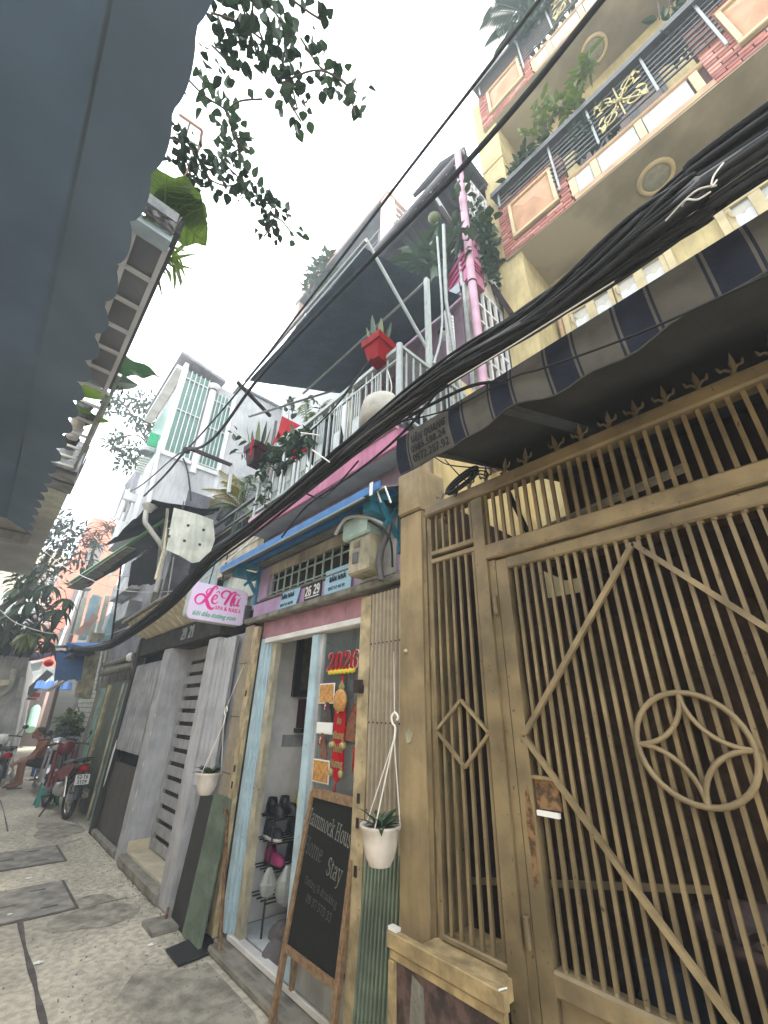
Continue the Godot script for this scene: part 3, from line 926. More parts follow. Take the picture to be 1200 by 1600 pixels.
	# the hinged leaf
	var d := T("gate_door", "tan barred gate leaf with big diamond and circle ornament", "gate", Vector3(1.8, 0, -0.5))
	P(d, "stile", cham(b(), 1.79, 1.84, 0.1, 2.33, -1.136, -1.072, 0.008), M.gate)
	P(d, "stile", cham(b(), 1.79, 1.84, 0.1, 2.33, 0.14, 0.2, 0.008), M.gate)
	P(d, "door_rail", cham(b(), 1.79, 1.84, 2.27, 2.332, -1.07, 0.138, 0.008), M.gate)
	P(d, "door_rail", cham(b(), 1.785, 1.84, 0.74, 0.81, -1.07, 0.138, 0.008), M.gate_light)
	P(d, "kick_plate", bx(b(), 1.81, 1.83, 0.12, 0.738, -1.07, 0.138), M.gate)
	var kp := b()
	for e in [[0.2, 0.23, -1.0, 0.06], [0.64, 0.67, -1.0, 0.06], [0.23, 0.64, -1.0, -0.96], [0.23, 0.64, 0.02, 0.06]]:
		cham(kp, 1.795, 1.808, e[0], e[1], e[2], e[3], 0.005)
	P(d, "kick_moulding", kp, M.gate_light)
	var weld := b()
	for k in 27:
		var z := -1.037 + 0.0432 * k
		var cut := z > -1.07 and z < -0.965
		if cut:
			P(d, "bar", bar(b(), Vector3(1.81, 1.385, z), Vector3(1.81, 2.27, z), 0.014, 0.014), M.gate)
			P(d, "bar", bar(b(), Vector3(1.81, 0.81, z), Vector3(1.81, 1.26, z), 0.014, 0.014), M.gate)
		else:
			P(d, "bar", bar(b(), Vector3(1.81, 0.81, z + rnd(-0.002, 0.002)), Vector3(1.81 + rnd(-0.001, 0.001), 2.27, z + rnd(-0.003, 0.003)), 0.014, 0.014), M.gate)
		for yy in [0.812, 2.268]:
			lathe(weld, Vector3(1.808 + rnd(-0.004, 0.004), yy - 0.006, z + rnd(-0.004, 0.004)), [[0.011, -0.003], [0.011, 0.004], [0.006, 0.011], [0.0, 0.013]], 6)
	s = b()
	dm = [Vector3(1.79, 1.527, -1.086), Vector3(1.79, 2.24, -0.492), Vector3(1.79, 1.527, 0.1), Vector3(1.79, 0.8, -0.492)]
	for i in 4:
		bar(s, dm[i], dm[(i + 1) % 4], 0.02, 0.02, Vector3.RIGHT)
	P(d, "diamond", s, M.gate_light)
	s = b()
	var ring := []
	for i in 33:
		ring.append(Vector3(1.785, 1.523 + 0.163 * sin(TAU * i / 32.0), -0.472 + 0.163 * cos(TAU * i / 32.0)))
	tube(s, ring, 0.0095, 7, false)
	P(d, "circle", s, M.gate_light)
	s = b()
	for k in 4:
		var c := Vector3(1.785, 1.523, -0.472) + Vector3(0, sin(PI / 4 + PI / 2 * k), cos(PI / 4 + PI / 2 * k)) * 0.2305
		var pts := []
		for i in 11:
			var a := PI / 4 + PI / 2 * k + PI + lerpf(-0.78, 0.78, i / 10.0)
			pts.append(c + Vector3(0, sin(a), cos(a)) * 0.163)
		tube(s, pts, 0.0085, 6)
	P(d, "star", s, M.gate_light)
	P(d, "grime_stain", slab(b(), PackedVector2Array([Vector2(-0.012, 0.0), Vector2(0.01, 0.02), Vector2(0.014, 0.12), Vector2(0.02, 0.22), Vector2(0.006, 0.33), Vector2(-0.008, 0.3), Vector2(-0.016, 0.18), Vector2(-0.01, 0.08)]), Vector3(1.788, 1.02, -1.1), Vector3(0, 0, 1), Vector3.UP, Vector3(0.0015, 0, 0)), M.rusty)
	# hatch where a hand reaches the bolt
	var h := P(d, "bolt_box", bx(b(), 1.8, 1.86, 1.275, 1.375, -1.066, -0.965), M.rusty)
	P(h, "hatch_rim", bx(b(), 1.785, 1.815, 1.376, 1.388, -1.07, -0.955), M.gate)
	P(h, "bolt", bx(b(), 1.78, 1.797, 1.255, 1.272, -1.06, -0.97), M.paper_white)
	P(d, "weld_beads", weld, M.gate, "", "stuff")
	P(d, "hinge", tube(b(), [Vector3(1.78, 0.84, -1.155), Vector3(1.78, 0.93, -1.155)], 0.012, 8), M.gate)
	P(d, "hinge", tube(b(), [Vector3(1.78, 2.05, -1.155), Vector3(1.78, 2.14, -1.155)], 0.012, 8), M.gate)

func striped_awning() -> void:
	var o := T("striped_awning", "grey canvas roller awning with navy stripes above the barred gate", "awning", Vector3(2.4, 2.8, 0))
	# canopy: slopes up from the front bar to the wall, hanging a little between its arms
	var s := b()
	s.set_smooth_group(1)
	var nz := 22
	for i in 10:
		for k in nz:
			var c := []
			for e in [[i, k], [i + 1, k], [i + 1, k + 1], [i, k + 1]]:
				var t: float = e[0] / 10.0
				var w: float = e[1] / float(nz)
				c.append(Vector3(1.22 + 2.5 * t, 2.86 + 0.76 * t - 0.05 * sin(PI * t) - 0.012 * sin(w * 19.0) * (1.0 - t), -1.27 + 3.3 * w))
			q(s, c[0], c[1], c[2], c[3], Vector3.DOWN)
	P(o, "canopy", s, M.canvas_roof)
	P(o, "front_bar", tube(b(), [Vector3(1.235, 2.835, -1.27), Vector3(1.235, 2.835, 2.0)], 0.02, 8), M.steel_pipe)
	P(o, "edge_bar", tube(b(), [Vector3(1.235, 2.835, -1.26), Vector3(3.7, 3.575, -1.26)], 0.018, 8), M.rail_dark)
	for z in [-0.75, 0.5]:
		P(o, "folding_arm", bar(b(), Vector3(1.27, 2.81, z), Vector3(2.3, 2.98, z + 0.25), 0.04, 0.03), M.rail_dark)
		P(o, "folding_arm", bar(b(), Vector3(2.3, 2.98, z + 0.25), Vector3(3.7, 3.35, z), 0.04, 0.03), M.rail_dark)
	# valance: vertical stripes woven in, hem pulled in where it is gathered
	s = b()
	s.set_smooth_group(1)
	var pale := Color(0.115, 0.113, 0.102)
	var navy := Color(0.026, 0.03, 0.044)
	var cuts := [-1.27]
	var cols := []
	var edges := [[-1.27, -1.2, 1], [-1.2, -1.192, 0], [-1.192, -1.184, 1], [-1.184, -0.93, 0], [-0.93, -0.868, 1], [-0.868, -0.86, 0], [-0.86, -0.85, 1], [-0.85, -0.722, 0], [-0.722, -0.714, 1], [-0.714, -0.706, 0], [-0.706, -0.62, 1], [-0.62, -0.612, 0], [-0.612, -0.604, 1]]
	var z := -0.604
	while z < 2.0:
		for e in [[0.13, 0], [0.008, 1], [0.008, 0], [0.09, 1], [0.008, 0], [0.008, 1]]:
			edges.append([z, z + e[0], e[1]])
			z += e[0]
	for e in edges:
		var n := maxi(1, int(ceil((e[1] - e[0]) / 0.03)))
		for k in n:
			var za := lerpf(e[0], e[1], float(k) / n)
			var zb := lerpf(e[0], e[1], float(k + 1) / n)
			s.set_color(navy if e[2] == 1 else pale)
			for r in 6:
				var c := []
				for f in [[r, za], [r + 1, za], [r + 1, zb], [r, zb]]:
					c.append(valance(f[0] / 6.0, f[1]))
				q(s, c[0], c[1], c[2], c[3], Vector3(-1, 0.2, 0))
	P(o, "valance", s, M.canvas_pale)
	var hem := []
	for k in 70:
		hem.append(valance(1.0, -1.268 + 3.26 * k / 69.0) + Vector3(0, -0.002, 0))
	P(o, "hem_cord", tube(b(), hem, 0.004, 5), M.canvas_roof)
	# the maker's lettering near the left end
	for l in [["VĂN QUANG", 0.042, 0.3, -1.05, 0.62], ["0985.598.24", 0.034, 0.56, -1.055, 0.8], ["0972.287.92", 0.036, 0.8, -1.05, 0.78]]:
		var at := valance(l[2], -1.06) + Vector3(-0.006, -0.012, 0)
		at.z = l[3]
		var top := valance(l[2] - 0.12, -1.06)
		var bot := valance(l[2] + 0.1, -1.06)
		var up := (top - bot).normalized()
		txt(o, "lettering", l[0], l[1], at, Basis(Vector3(0, 0, 1), up, Vector3(0, 0, 1).cross(up)), M.canvas_ink, "Droid Sans", 700, 0.002, l[4])

func valance(t: float, z: float) -> Vector3:
	var gather := 0.5 + 0.5 * sin(z * 9.0 + 1.3)
	var drop := 0.205 - 0.03 * gather * smoothstep(-1.1, -0.9, z) + 0.012 * sin(z * 23.0)
	if z < -0.93:
		drop = 0.2
	var out := 0.03 * sin(PI * t) + 0.012 * sin(z * 17.0) * t + 0.02 * gather * t * t
	return Vector3(1.208 - out * 0.6 + 0.03 * t, 2.868 - drop * t, z)

func railing(o: Node3D) -> void:
	# front railing of the first-floor balcony: bars with flat plates, every third unit
	var y0 := 3.68
	var y1 := 4.36
	P(o, "corner_post", tube(b(), [Vector3(1.79, 3.6, -1.86), Vector3(1.79, 4.46, -1.86)], 0.03, 10), M.steel_pipe)
	P(o, "corner_post", bar(b(), Vector3(1.79, 3.6, -4.28), Vector3(1.79, 4.42, -4.28), 0.045), M.steel_bar)
	P(o, "hand_rail", bar(b(), Vector3(1.79, 4.41, -4.3), Vector3(1.79, 4.41, -1.88), 0.05, 0.04, Vector3.RIGHT), M.steel_bar)
	P(o, "hand_rail", bar(b(), Vector3(1.81, 4.44, -1.86), Vector3(3.0, 4.44, -1.86), 0.035), M.steel_bar)
	P(o, "lower_rail", bar(b(), Vector3(1.79, 3.69, -4.26), Vector3(1.79, 3.69, -1.88), 0.03, 0.025), M.steel_bar)
	P(o, "lower_rail", bar(b(), Vector3(1.81, 3.7, -1.86), Vector3(3.0, 3.7, -1.86), 0.025), M.steel_bar)
	P(o, "upper_rail", bar(b(), Vector3(1.79, 4.3, -4.26), Vector3(1.79, 4.3, -1.88), 0.022, 0.02), M.steel_bar)
	var z := -4.2
	var k := 0
	while z < -1.92:
		if k % 3 == 1:
			for e in [-0.032, 0.0, 0.032]:
				P(o, "bar", bar(b(), Vector3(1.785, 3.7, z + e), Vector3(1.785, 4.29, z + e), 0.012), M.steel_bar)
			P(o, "bar_plate", bx(b(), 1.775, 1.783, 3.8, 3.98, z - 0.048, z + 0.048), M.steel_bar)
			z += 0.115
		else:
			P(o, "bar", bar(b(), Vector3(1.79, 3.7, z), Vector3(1.79, 4.39, z), 0.016), M.steel_bar)
			z += 0.085
		k += 1
	for i in 13:
		var x := 1.87 + 0.088 * i
		P(o, "bar", bar(b(), Vector3(x, 3.71, -1.86), Vector3(x, 4.42, -1.86), 0.014), M.steel_bar)
	for zc in [-3.72, -3.05, -2.6]:
		var s := b()
		for e in [-1, 1]:
			scroll(s, Vector3(1.785, 4.345, zc + e * 0.035), 0.032, 1.2, PI / 2, e, 0.006)
		P(o, "scroll", s, M.steel_bar)

func pink_house() -> void:
	var o := T("pink_house", "narrow pink tube house with railed balcony, tarp shade and tin roof", "house", Vector3(3.0, 0, -3.1))
	P(o, "side_wall", bx(b(), 3.05, 8.0, 0.0, 9.3, -4.34, -4.2), M.plaster_old)
	P(o, "side_wall", bx(b(), 3.9, 8.0, 0.0, 9.2, -2.02, -1.9), M.plaster_old)
	P(o, "side_wall", bx(b(), 3.05, 3.9, 0.0, 5.0, -2.02, -1.9), M.plaster_old)
	P(o, "side_wall", bx(b(), 3.05, 3.9, 6.6, 7.0, -2.02, -1.9), M.plaster_old)
	P(o, "side_wall", bx(b(), 3.05, 3.15, 5.0, 6.6, -2.02, -1.9), M.plaster_old)
	# barred opening in the side wall
	var w := P(o, "window", win_grid(3.16, 3.9, 5.02, 6.58, -1.9, 5, 5), M.white_trim)
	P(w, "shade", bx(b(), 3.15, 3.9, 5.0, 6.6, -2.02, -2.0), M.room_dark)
	# front wall of the first floor, behind the balcony
	P(o, "front_wall", bx(b(), 3.02, 3.14, 3.6, 6.55, -2.9, -2.02), M.mauve_wall)
	P(o, "front_wall", bx(b(), 3.02, 3.14, 5.9, 6.55, -4.2, -2.9), M.mauve_wall)
	P(o, "front_wall", bx(b(), 3.02, 3.14, 3.6, 5.9, -4.2, -3.95), M.mauve_wall)
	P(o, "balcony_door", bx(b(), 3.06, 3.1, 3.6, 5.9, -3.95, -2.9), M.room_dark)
	var ro := P(o, "roller_blind", bx(b(), 3.0, 3.015, 3.62, 5.0, -2.85, -2.1), M.plaster_old)
	for k in 16:
		P(ro, "slat", bx(b(), 2.992, 2.999, 3.66 + 0.083 * k, 3.73 + 0.083 * k, -2.85, -2.1), M.cloth_pale)
	P(o, "floor_slab", bx(b(), 3.0, 8.0, 6.45, 6.62, -4.2, -2.02), M.soffit_grey)
	# second-floor terrace front, pink with deeper stripes, stepping back in the middle
	var line := [Vector3(2.98, 0, -4.2), Vector3(2.98, 0, -2.75), Vector3(3.12, 0, -2.45), Vector3(3.12, 0, -2.3), Vector3(2.98, 0, -1.88)]
	var s := b()
	var d := b()
	for i in 4:
		for e in [[6.55, 7.0, 0.0, s], [6.86, 6.9, -0.03, d], [6.76, 6.8, -0.03, d], [6.96, 7.03, -0.04, d]]:
			var p := []
			for yy in [e[0], e[1]]:
				for pt in [line[i], line[i + 1]]:
					p.append(pt + Vector3(e[2], yy, 0))
				for pt in [line[i + 1], line[i]]:
					p.append(pt + Vector3(0.1, yy, 0))
			hexa(e[3], p)
	P(o, "terrace_parapet", s, M.pink)
	P(o, "parapet_stripes", d, M.pink_deep)
	P(o, "corner_wall", bx(b(), 3.0, 3.3, 6.55, 7.7, -1.9, -1.84), M.pink)
	for yy in [6.78, 6.86, 6.94]:
		P(o, "corner_stripe", cham(b(), 2.97, 3.31, yy, yy + 0.035, -1.92, -1.825), M.pink_deep)
	for yy in [7.32, 7.15]:
		P(o, "terrace_rail", bar(b(), Vector3(3.0, yy, -3.2), Vector3(3.0, yy, -1.95), 0.02), M.steel_bar)
	for zz in [-3.2, -2.55, -1.97]:
		P(o, "terrace_post", bar(b(), Vector3(3.0, 6.5, zz), Vector3(3.0, 7.34, zz), 0.035), M.steel_bar)
	P(o, "upper_wall", bx(b(), 4.6, 4.75, 6.62, 9.3, -4.2, -2.02), M.mauve_wall)
	# tin roof on the top terrace: corrugated sheet over purlins
	s = b()
	s.set_smooth_group(1)
	var n := 60
	for k in n:
		var za := -4.4 + 2.62 * k / n
		var zb := -4.4 + 2.62 * (k + 1) / n
		var ha := 0.03 * sin(TAU * k / 4.0)
		var hb := 0.03 * sin(TAU * (k + 1) / 4.0)
		for e in [0.0, 0.03]:
			q(s, Vector3(3.15, 9.62 + ha + e, za), Vector3(3.15, 9.62 + hb + e, zb), Vector3(6.5, 9.35 + hb + e, zb), Vector3(6.5, 9.35 + ha + e, za), Vector3(0, 1.0 if e > 0 else -1.0, 0))
	P(o, "tin_roof", s, M.zinc)
	for xx in [3.22, 3.7, 4.3]:
		P(o, "purlin", bar(b(), Vector3(xx, 9.56 - (xx - 3.2) * 0.08, -4.4), Vector3(xx, 9.56 - (xx - 3.2) * 0.08, -1.8), 0.06, 0.08), M.zinc)
	P(o, "roof_edge", bar(b(), Vector3(3.12, 9.66, -4.45), Vector3(3.12, 9.66, -1.78), 0.02, 0.12), M.zinc_edge)
	P(o, "gutter", tube(b(), [Vector3(3.08, 9.58, -4.45), Vector3(3.08, 9.58, -1.78)], 0.05, 8), M.zinc_edge)
	P(o, "rolled_sheet", tube(b(), [Vector3(3.02, 9.74, -2.8), Vector3(3.1, 9.84, -2.2), Vector3(3.2, 9.85, -1.8)], [0.04, 0.09, 0.06], 8), M.zinc)
	P(o, "drain_pipe", tube(b(), [Vector3(3.0, 3.7, -1.83), Vector3(3.0, 6.2, -1.83), Vector3(3.0, 9.5, -1.83)], 0.052, 12), M.pink_pale)
	for yy in [5.2, 6.4]:
		P(o, "pipe_clip", tube(b(), [Vector3(3.0, yy, -1.83), Vector3(3.0, yy + 0.02, -1.83)], 0.06, 12), M.brown_bar)
	P(o, "roof_strut", bar(b(), Vector3(3.2, 9.44, -2.475), Vector3(3.720, 6.363, -1.731), 0.06), M.brown_bar)
	P(o, "roof_strut", bar(b(), Vector3(3.19, 9.45, -2.45), Vector3(3.19, 9.44, -2.49).lerp(Vector3(3.720, 6.363, -1.731), 0.4) + Vector3(0, 0.02, 0), 0.045), M.steel_pipe)
	# balcony slab and soffit
	P(o, "balcony_slab", bx(b(), 1.79, 3.05, 3.41, 3.6, -4.3, -1.885), M.soffit_grey)
	P(o, "slab_front", cham(b(), 1.765, 1.789, 3.4, 3.56, -4.33, -1.865, 0.006), M.pink)
	P(o, "slab_edge", cham(b(), 1.75, 1.789, 3.563, 3.61, -4.34, -1.86, 0.006), M.pink_pale)
	P(o, "slab_end", bx(b(), 1.79, 3.05, 3.4, 3.6, -1.882, -1.865), M.pink)
	var r := P(o, "balcony_railing", bx(b(), 1.78, 1.8, 3.612, 3.625, -4.28, -1.87), M.steel_bar)
	railing(r)
	P(o, "canopy_post", bar(b(), Vector3(2.18, 3.62, -1.87), Vector3(2.19, 5.72, -1.87), 0.045), M.steel_bar)
	P(o, "canopy_post", bar(b(), Vector3(2.9, 3.62, -1.9), Vector3(2.92, 6.4, -1.9), 0.03), M.steel_pipe)
	P(o, "canopy_pipe", tube(b(), [Vector3(2.19, 5.7, -1.87), Vector3(2.15, 5.66, -4.2)], 0.016, 7), M.steel_pipe)
	P(o, "canopy_pipe", tube(b(), [Vector3(1.5, 4.95, -4.3), Vector3(2.7, 6.1, -4.25)], 0.016, 7), M.steel_pipe)
	P(o, "canopy_strut", tube(b(), [Vector3(1.44, 5.68, -1.97), Vector3(2.36, 4.5, -1.87)], 0.017, 7), M.steel_pipe)
	P(o, "canopy_strut", tube(b(), [Vector3(2.5, 7.0, -1.83), Vector3(2.46, 5.6, -1.84), Vector3(2.62, 4.2, -1.84)], 0.022, 7), M.steel_pipe)
	P(o, "canopy_strut", tube(b(), curve([Vector3(2.36, 6.6, -1.83), Vector3(2.36, 5.2, -1.83), Vector3(2.2, 4.5, -1.83)], 5), 0.014, 7), M.steel_pipe)
	s = b()
	for k in 30:
		for e in [-0.035, 0.035]:
			bx(s, 2.6 + e - 0.012, 2.6 + e + 0.012, 4.0 + 0.053 * k, 4.04 + 0.053 * k, -1.93, -1.9)
	for e in [-0.055, -0.01, 0.01, 0.055]:
		bx(s, 2.6 + e - 0.008, 2.6 + e + 0.008, 3.62, 5.6, -1.932, -1.905)
	P(o, "perforated_post", s, M.white_trim)
	# party wall facing the lane beside the shopfront, first-floor wall under the soffit
	P(o, "front_wall", bx(b(), 1.975, 2.1, 2.9, 3.405, -4.25, -1.9), M.mauve_wall)

func win_grid(x0: float, x1: float, y0: float, y1: float, z: float, nx: int, ny: int) -> SurfaceTool:
	var s := b()
	for i in nx + 1:
		var x := lerpf(x0, x1, float(i) / nx)
		bx(s, x - 0.018, x + 0.018, y0, y1, z - 0.012, z + 0.022)
	for k in ny + 1:
		var y := lerpf(y0, y1, float(k) / ny)
		bx(s, x0, x1, y - 0.016, y + 0.016, z - 0.01, z + 0.018)
	return s

func tarp(called: String, label: String, cs: Array, drop: float, m: Material, folds := 0.02) -> MeshInstance3D:
	# a sheet of canvas slung between four corners, with sag and creases; 6 mm thick
	var s := b()
	s.set_smooth_group(1)
	var n := 24
	for side in 2:
		for i in n:
			for k in n:
				var c := []
				for e in [[i, k], [i + 1, k], [i + 1, k + 1], [i, k + 1]]:
					var u: float = e[0] / float(n)
					var v: float = e[1] / float(n)
					var p: Vector3 = cs[0].lerp(cs[1], u).lerp(cs[3].lerp(cs[2], u), v)
					p.y -= drop * 4.0 * (u * (1.0 - u) * 0.5 + v * (1.0 - v) * 0.5)
					p.y += folds * (sin(u * 14.0 + v * 5.0) * 0.5 + sin(u * 31.0 - v * 9.0) * 0.3) - side * 0.006
					c.append(p)
				q(s, c[0], c[1], c[2], c[3], Vector3.UP if side == 0 else Vector3.DOWN)
	return O(called, s, m, label, "tarpaulin")

func accordion(called: String, label: String, z0: float, z1: float, n: int, y0: float, y1: float, x := 1.9) -> void:
	var o := T(called, label, "folding gate", Vector3(x, 0, (z0 + z1) / 2), "folding metal gates of the pink house")
	var w := (z1 - z0) / n
	for k in n:
		var za := z0 + w * k
		var s := b()
		var p := [Vector2(x, za + 0.002), Vector2(x - 0.018, za + w * 0.3), Vector2(x - 0.018, za + w * 0.7), Vector2(x, za + w - 0.002)]
		for i in 3:
			q(s, Vector3(p[i].x, y0, p[i].y), Vector3(p[i + 1].x, y0, p[i + 1].y), Vector3(p[i + 1].x, y1, p[i + 1].y), Vector3(p[i].x, y1, p[i].y), Vector3(-1, 0, 0))
			q(s, Vector3(p[i].x + 0.004, y0, p[i].y), Vector3(p[i + 1].x + 0.004, y0, p[i + 1].y), Vector3(p[i + 1].x + 0.004, y1, p[i + 1].y), Vector3(p[i].x + 0.004, y1, p[i].y), Vector3(1, 0, 0))
		P(o, "folding_slat", s, M.strip)
		for yy in [2.02, 1.55, 1.1, 0.6]:
			P(o, "rivet", lathe(b(), Vector3(x - 0.02, yy, za + w * 0.5), [[0.0, -0.006], [0.007, 0.0], [0.0, 0.006]], 6), M.brown_bar)
	for yy in [2.02, 1.55, 1.1, 0.6]:
		P(o, "cross_lattice", bar(b(), Vector3(x + 0.012, yy, z0), Vector3(x + 0.012, yy, z1), 0.012, 0.02), M.brown_bar)
	P(o, "gate_top_track", bx(b(), x - 0.01, x + 0.05, y1 + 0.002, y1 + 0.02, z0, z1), M.brown_bar)  # thin dark brown strip above the slats

func pink_shopfront() -> void:
	var o := T("pink_shopfront", "pale blue sliding shopfront with lilac tiles under the pink balcony", "shopfront", Vector3(2.0, 0, -3.1))
	# concrete band over the opening
	P(o, "concrete_ledge", cham(b(), 1.86, 2.06, 2.405, 2.46, -4.24, -1.9, 0.01), M.ledge)
	P(o, "lintel_backing", bx(b(), 1.962, 2.06, 2.24, 2.402, -4.0, -2.3), M.joint)
	for k in 6:
		var z0 := -3.96 + 0.27 * k
		P(o, "rose_tile", cham(b(), 1.945, 1.96, 2.243, 2.4, z0, minf(z0 + 0.266, -2.34), 0.003), M.rose_tile)
	P(o, "lilac_backing", bx(b(), 1.942, 2.06, 2.462, 2.62, -4.24, -1.92), M.joint)
	for k in 8:
		var z0 := -4.2 + 0.285 * k
		P(o, "lilac_tile", cham(b(), 1.922, 1.94, 2.464, 2.615, z0, z0 + 0.281, 0.003), M.mauve_tile)
	P(o, "sill", cham(b(), 1.9, 2.06, 2.622, 2.645, -4.05, -2.25, 0.006), M.ledge)
	# barred fanlight
	var w := P(o, "window", bx(b(), 2.02, 2.05, 2.65, 2.9, -4.0, -2.28), M.court_wall)
	for k in 13:
		P(w, "bar", bar(b(), Vector3(1.96, 2.646, -3.95 + 0.135 * k), Vector3(1.96, 2.95, -3.95 + 0.135 * k), 0.013), M.mint_bar)
	for yy in [2.7, 2.83]:
		P(w, "cross_bar", bar(b(), Vector3(1.97, yy, -4.0), Vector3(1.97, yy, -2.28), 0.012), M.mint_bar)
	P(o, "fanlight_side", bx(b(), 1.94, 2.06, 2.646, 3.0, -4.24, -4.0), M.mauve_tile)
	P(o, "fanlight_side", bx(b(), 1.94, 2.06, 2.646, 3.0, -2.26, -1.92), M.mauve_wall)
	P(o, "fanlight_head", bx(b(), 1.94, 2.06, 2.9, 3.0, -4.0, -2.26), M.plaster_old)
	# door frame
	P(o, "door_jamb", cham(b(), 1.93, 2.04, 0.1, 2.235, -3.93, -3.86, 0.008), M.door_blue)
	P(o, "door_jamb", cham(b(), 1.95, 2.04, 0.1, 2.235, -3.857, -3.82, 0.006), M.door_blue)
	P(o, "door_jamb", cham(b(), 1.97, 2.04, 0.1, 2.235, -3.817, -3.79, 0.006), M.door_blue)
	P(o, "door_edge", cham(b(), 1.975, 2.03, 0.1, 2.19, -3.78, -3.7, 0.006), M.door_cream)
	P(o, "door_head", cham(b(), 1.93, 2.04, 2.19, 2.238, -3.858, -2.36, 0.006), M.room_wall)
	var d := P(o, "sliding_door", cham(b(), 1.95, 2.0, 0.11, 2.185, -3.055, -2.965, 0.008), M.door_blue)
	P(d, "inner_stile", cham(b(), 1.97, 2.0, 0.11, 2.185, -2.962, -2.92, 0.006), M.wall_grey)
	P(d, "right_stile", cham(b(), 1.97, 2.0, 0.11, 2.185, -2.4, -2.36, 0.006), M.wall_grey)
	P(d, "bottom_rail", cham(b(), 1.96, 2.0, 0.11, 0.3, -2.919, -2.401, 0.006), M.wall_grey)
	P(d, "glass", bx(b(), 1.985, 1.989, 0.3, 2.185, -2.92, -2.4), M.pane)
	# stiles of the folding gates
	for e in [[-4.05, -3.955], [-2.345, -2.235]]:
		var st := P(o, "gate_stile", cham(b(), 1.885, 1.925, 0.06, 2.36, e[0], e[1], 0.006), M.stile)
		for yy in [1.72, 1.12, 1.0, 0.78]:
			P(st, "slot", bx(b(), 1.88, 1.884, yy, yy + 0.05, (e[0] + e[1]) / 2 - 0.012, (e[0] + e[1]) / 2 + 0.012), M.brown_bar)
	P(o, "gate_latch", bx(b(), 1.85, 1.884, 1.72, 1.8, -2.35, -2.29), M.brown_bar)
	P(o, "threshold", cham(b(), 1.9, 2.05, 0.0, 0.06, -3.95, -2.3, 0.012), M.cement)
	P(o, "door_track", cham(b(), 1.955, 2.02, 0.062, 0.1, -3.86, -2.36, 0.005), M.room_wall)
	P(o, "step", cham(b(), 1.84, 1.9, 0.0, 0.05, -3.9, -2.1, 0.012), M.cement)
	# the front room
	P(o, "room_floor", bx(b(), 2.05, 6.0, 0.0, 0.075, -4.2, -2.0), M.joint)
	for i in 6:
		for k in 5:
			P(o, "floor_tile", bx(b(), 2.06 + 0.4 * i, 2.455 + 0.4 * i, 0.075, 0.083, -3.95 + 0.4 * k, -3.555 + 0.4 * k), M.room_tile)
	P(o, "room_wall", bx(b(), 2.05, 6.0, 0.08, 3.3, -4.05, -3.97), M.room_wall)
	P(o, "room_wall", bx(b(), 2.05, 6.0, 0.08, 3.3, -2.08, -2.0), M.room_wall)
	P(o, "room_wall", bx(b(), 5.0, 5.1, 0.08, 3.3, -3.97, -2.08), M.mauve_wall)
	P(o, "room_ceiling", bx(b(), 2.06, 5.0, 3.3, 3.38, -3.97, -2.08), M.room_wall)
	var bd := P(o, "tile_border", bx(b(), 2.3, 4.9, 1.3, 1.4, -3.969, -3.962), M.wall_grey)
	for k in 14:
		var s := b()
		var c := Vector3(2.4 + 0.18 * k, 1.35, -3.961)
		tri(s, c + Vector3(-0.06, -0.03, 0), c + Vector3(0.0, 0.035, 0), c + Vector3(0.03, -0.02, 0), Vector3(0, 0, 1))
		tri(s, c + Vector3(0.03, 0.03, 0), c + Vector3(0.08, -0.03, 0), c + Vector3(0.05, -0.035, 0), Vector3(0, 0, 1))
		P(bd, "motif", s, M.soffit_grey)
	# framed picture on the wall
	var f := T("framed_picture", "large dark framed picture hanging on the wall inside the open door", "picture", Vector3(2.9, 1.5, -3.95))
	var s2 := b()
	for e in [[2.34, 2.41, 1.735, 2.75], [3.03, 3.1, 1.735, 2.75], [2.41, 3.03, 1.735, 1.8], [2.41, 3.03, 2.68, 2.75]]:
		bx(s2, e[0], e[1], e[2], e[3], -3.965, -3.92)
	P(f, "frame", s2, M.black_frame)
	P(f, "picture", bx(b(), 2.41, 3.03, 1.8, 2.68, -3.965, -3.95), M.picture)
	P(f, "sitter", lathe(b(), Vector3(2.72, 1.81, -3.95), [[0.2, 0.0], [0.2, 0.18], [0.06, 0.28], [0.09, 0.38], [0.08, 0.46], [0.0, 0.5]], 14, 1.0, 0.04), M.horse_dark)
	var cb := T("hanging_cabinet", "dark maroon cabinet below the framed picture inside the doorway", "cabinet", Vector3(2.7, 1.42, -3.9))
	P(cb, "body", bx(b(), 2.43, 2.95, 1.46, 1.715, -3.96, -3.85), M.maroon_pot)
	P(cb, "shelf", bx(b(), 2.41, 2.97, 1.42, 1.457, -3.96, -3.83), M.black_frame)
	accordion("folding_gate", "brown pleated folding gate left of the open blue door", -4.24, -4.06, 6, 0.7, 2.38)
	accordion("folding_gate", "brown pleated folding gate right of the glass door with 2026", -2.23, -1.92, 8, 0.06, 2.36)
	# blue sheet-metal canopy over the fanlight
	var a := T("blue_canopy", "blue sheet metal canopy over the barred fanlight of the pink house", "canopy", Vector3(1.8, 2.9, -3.1))
	s2 = b()
	hexa(s2, [Vector3(1.6, 2.975, -4.45), Vector3(1.98, 3.16, -4.45), Vector3(1.98, 3.168, -4.45), Vector3(1.6, 2.983, -4.45), Vector3(1.6, 2.975, -1.86), Vector3(1.98, 3.16, -1.86), Vector3(1.98, 3.168, -1.86), Vector3(1.6, 2.983, -1.86)])
	P(a, "sheet", s2, M.blue_under)
	P(a, "fascia", cham(b(), 1.585, 1.6, 2.955, 3.02, -4.47, -1.84, 0.004), M.blue_roof)
	P(a, "fascia_lip", bx(b(), 1.583, 1.6, 2.947, 2.953, -4.45, -2.0), M.pale_blue)
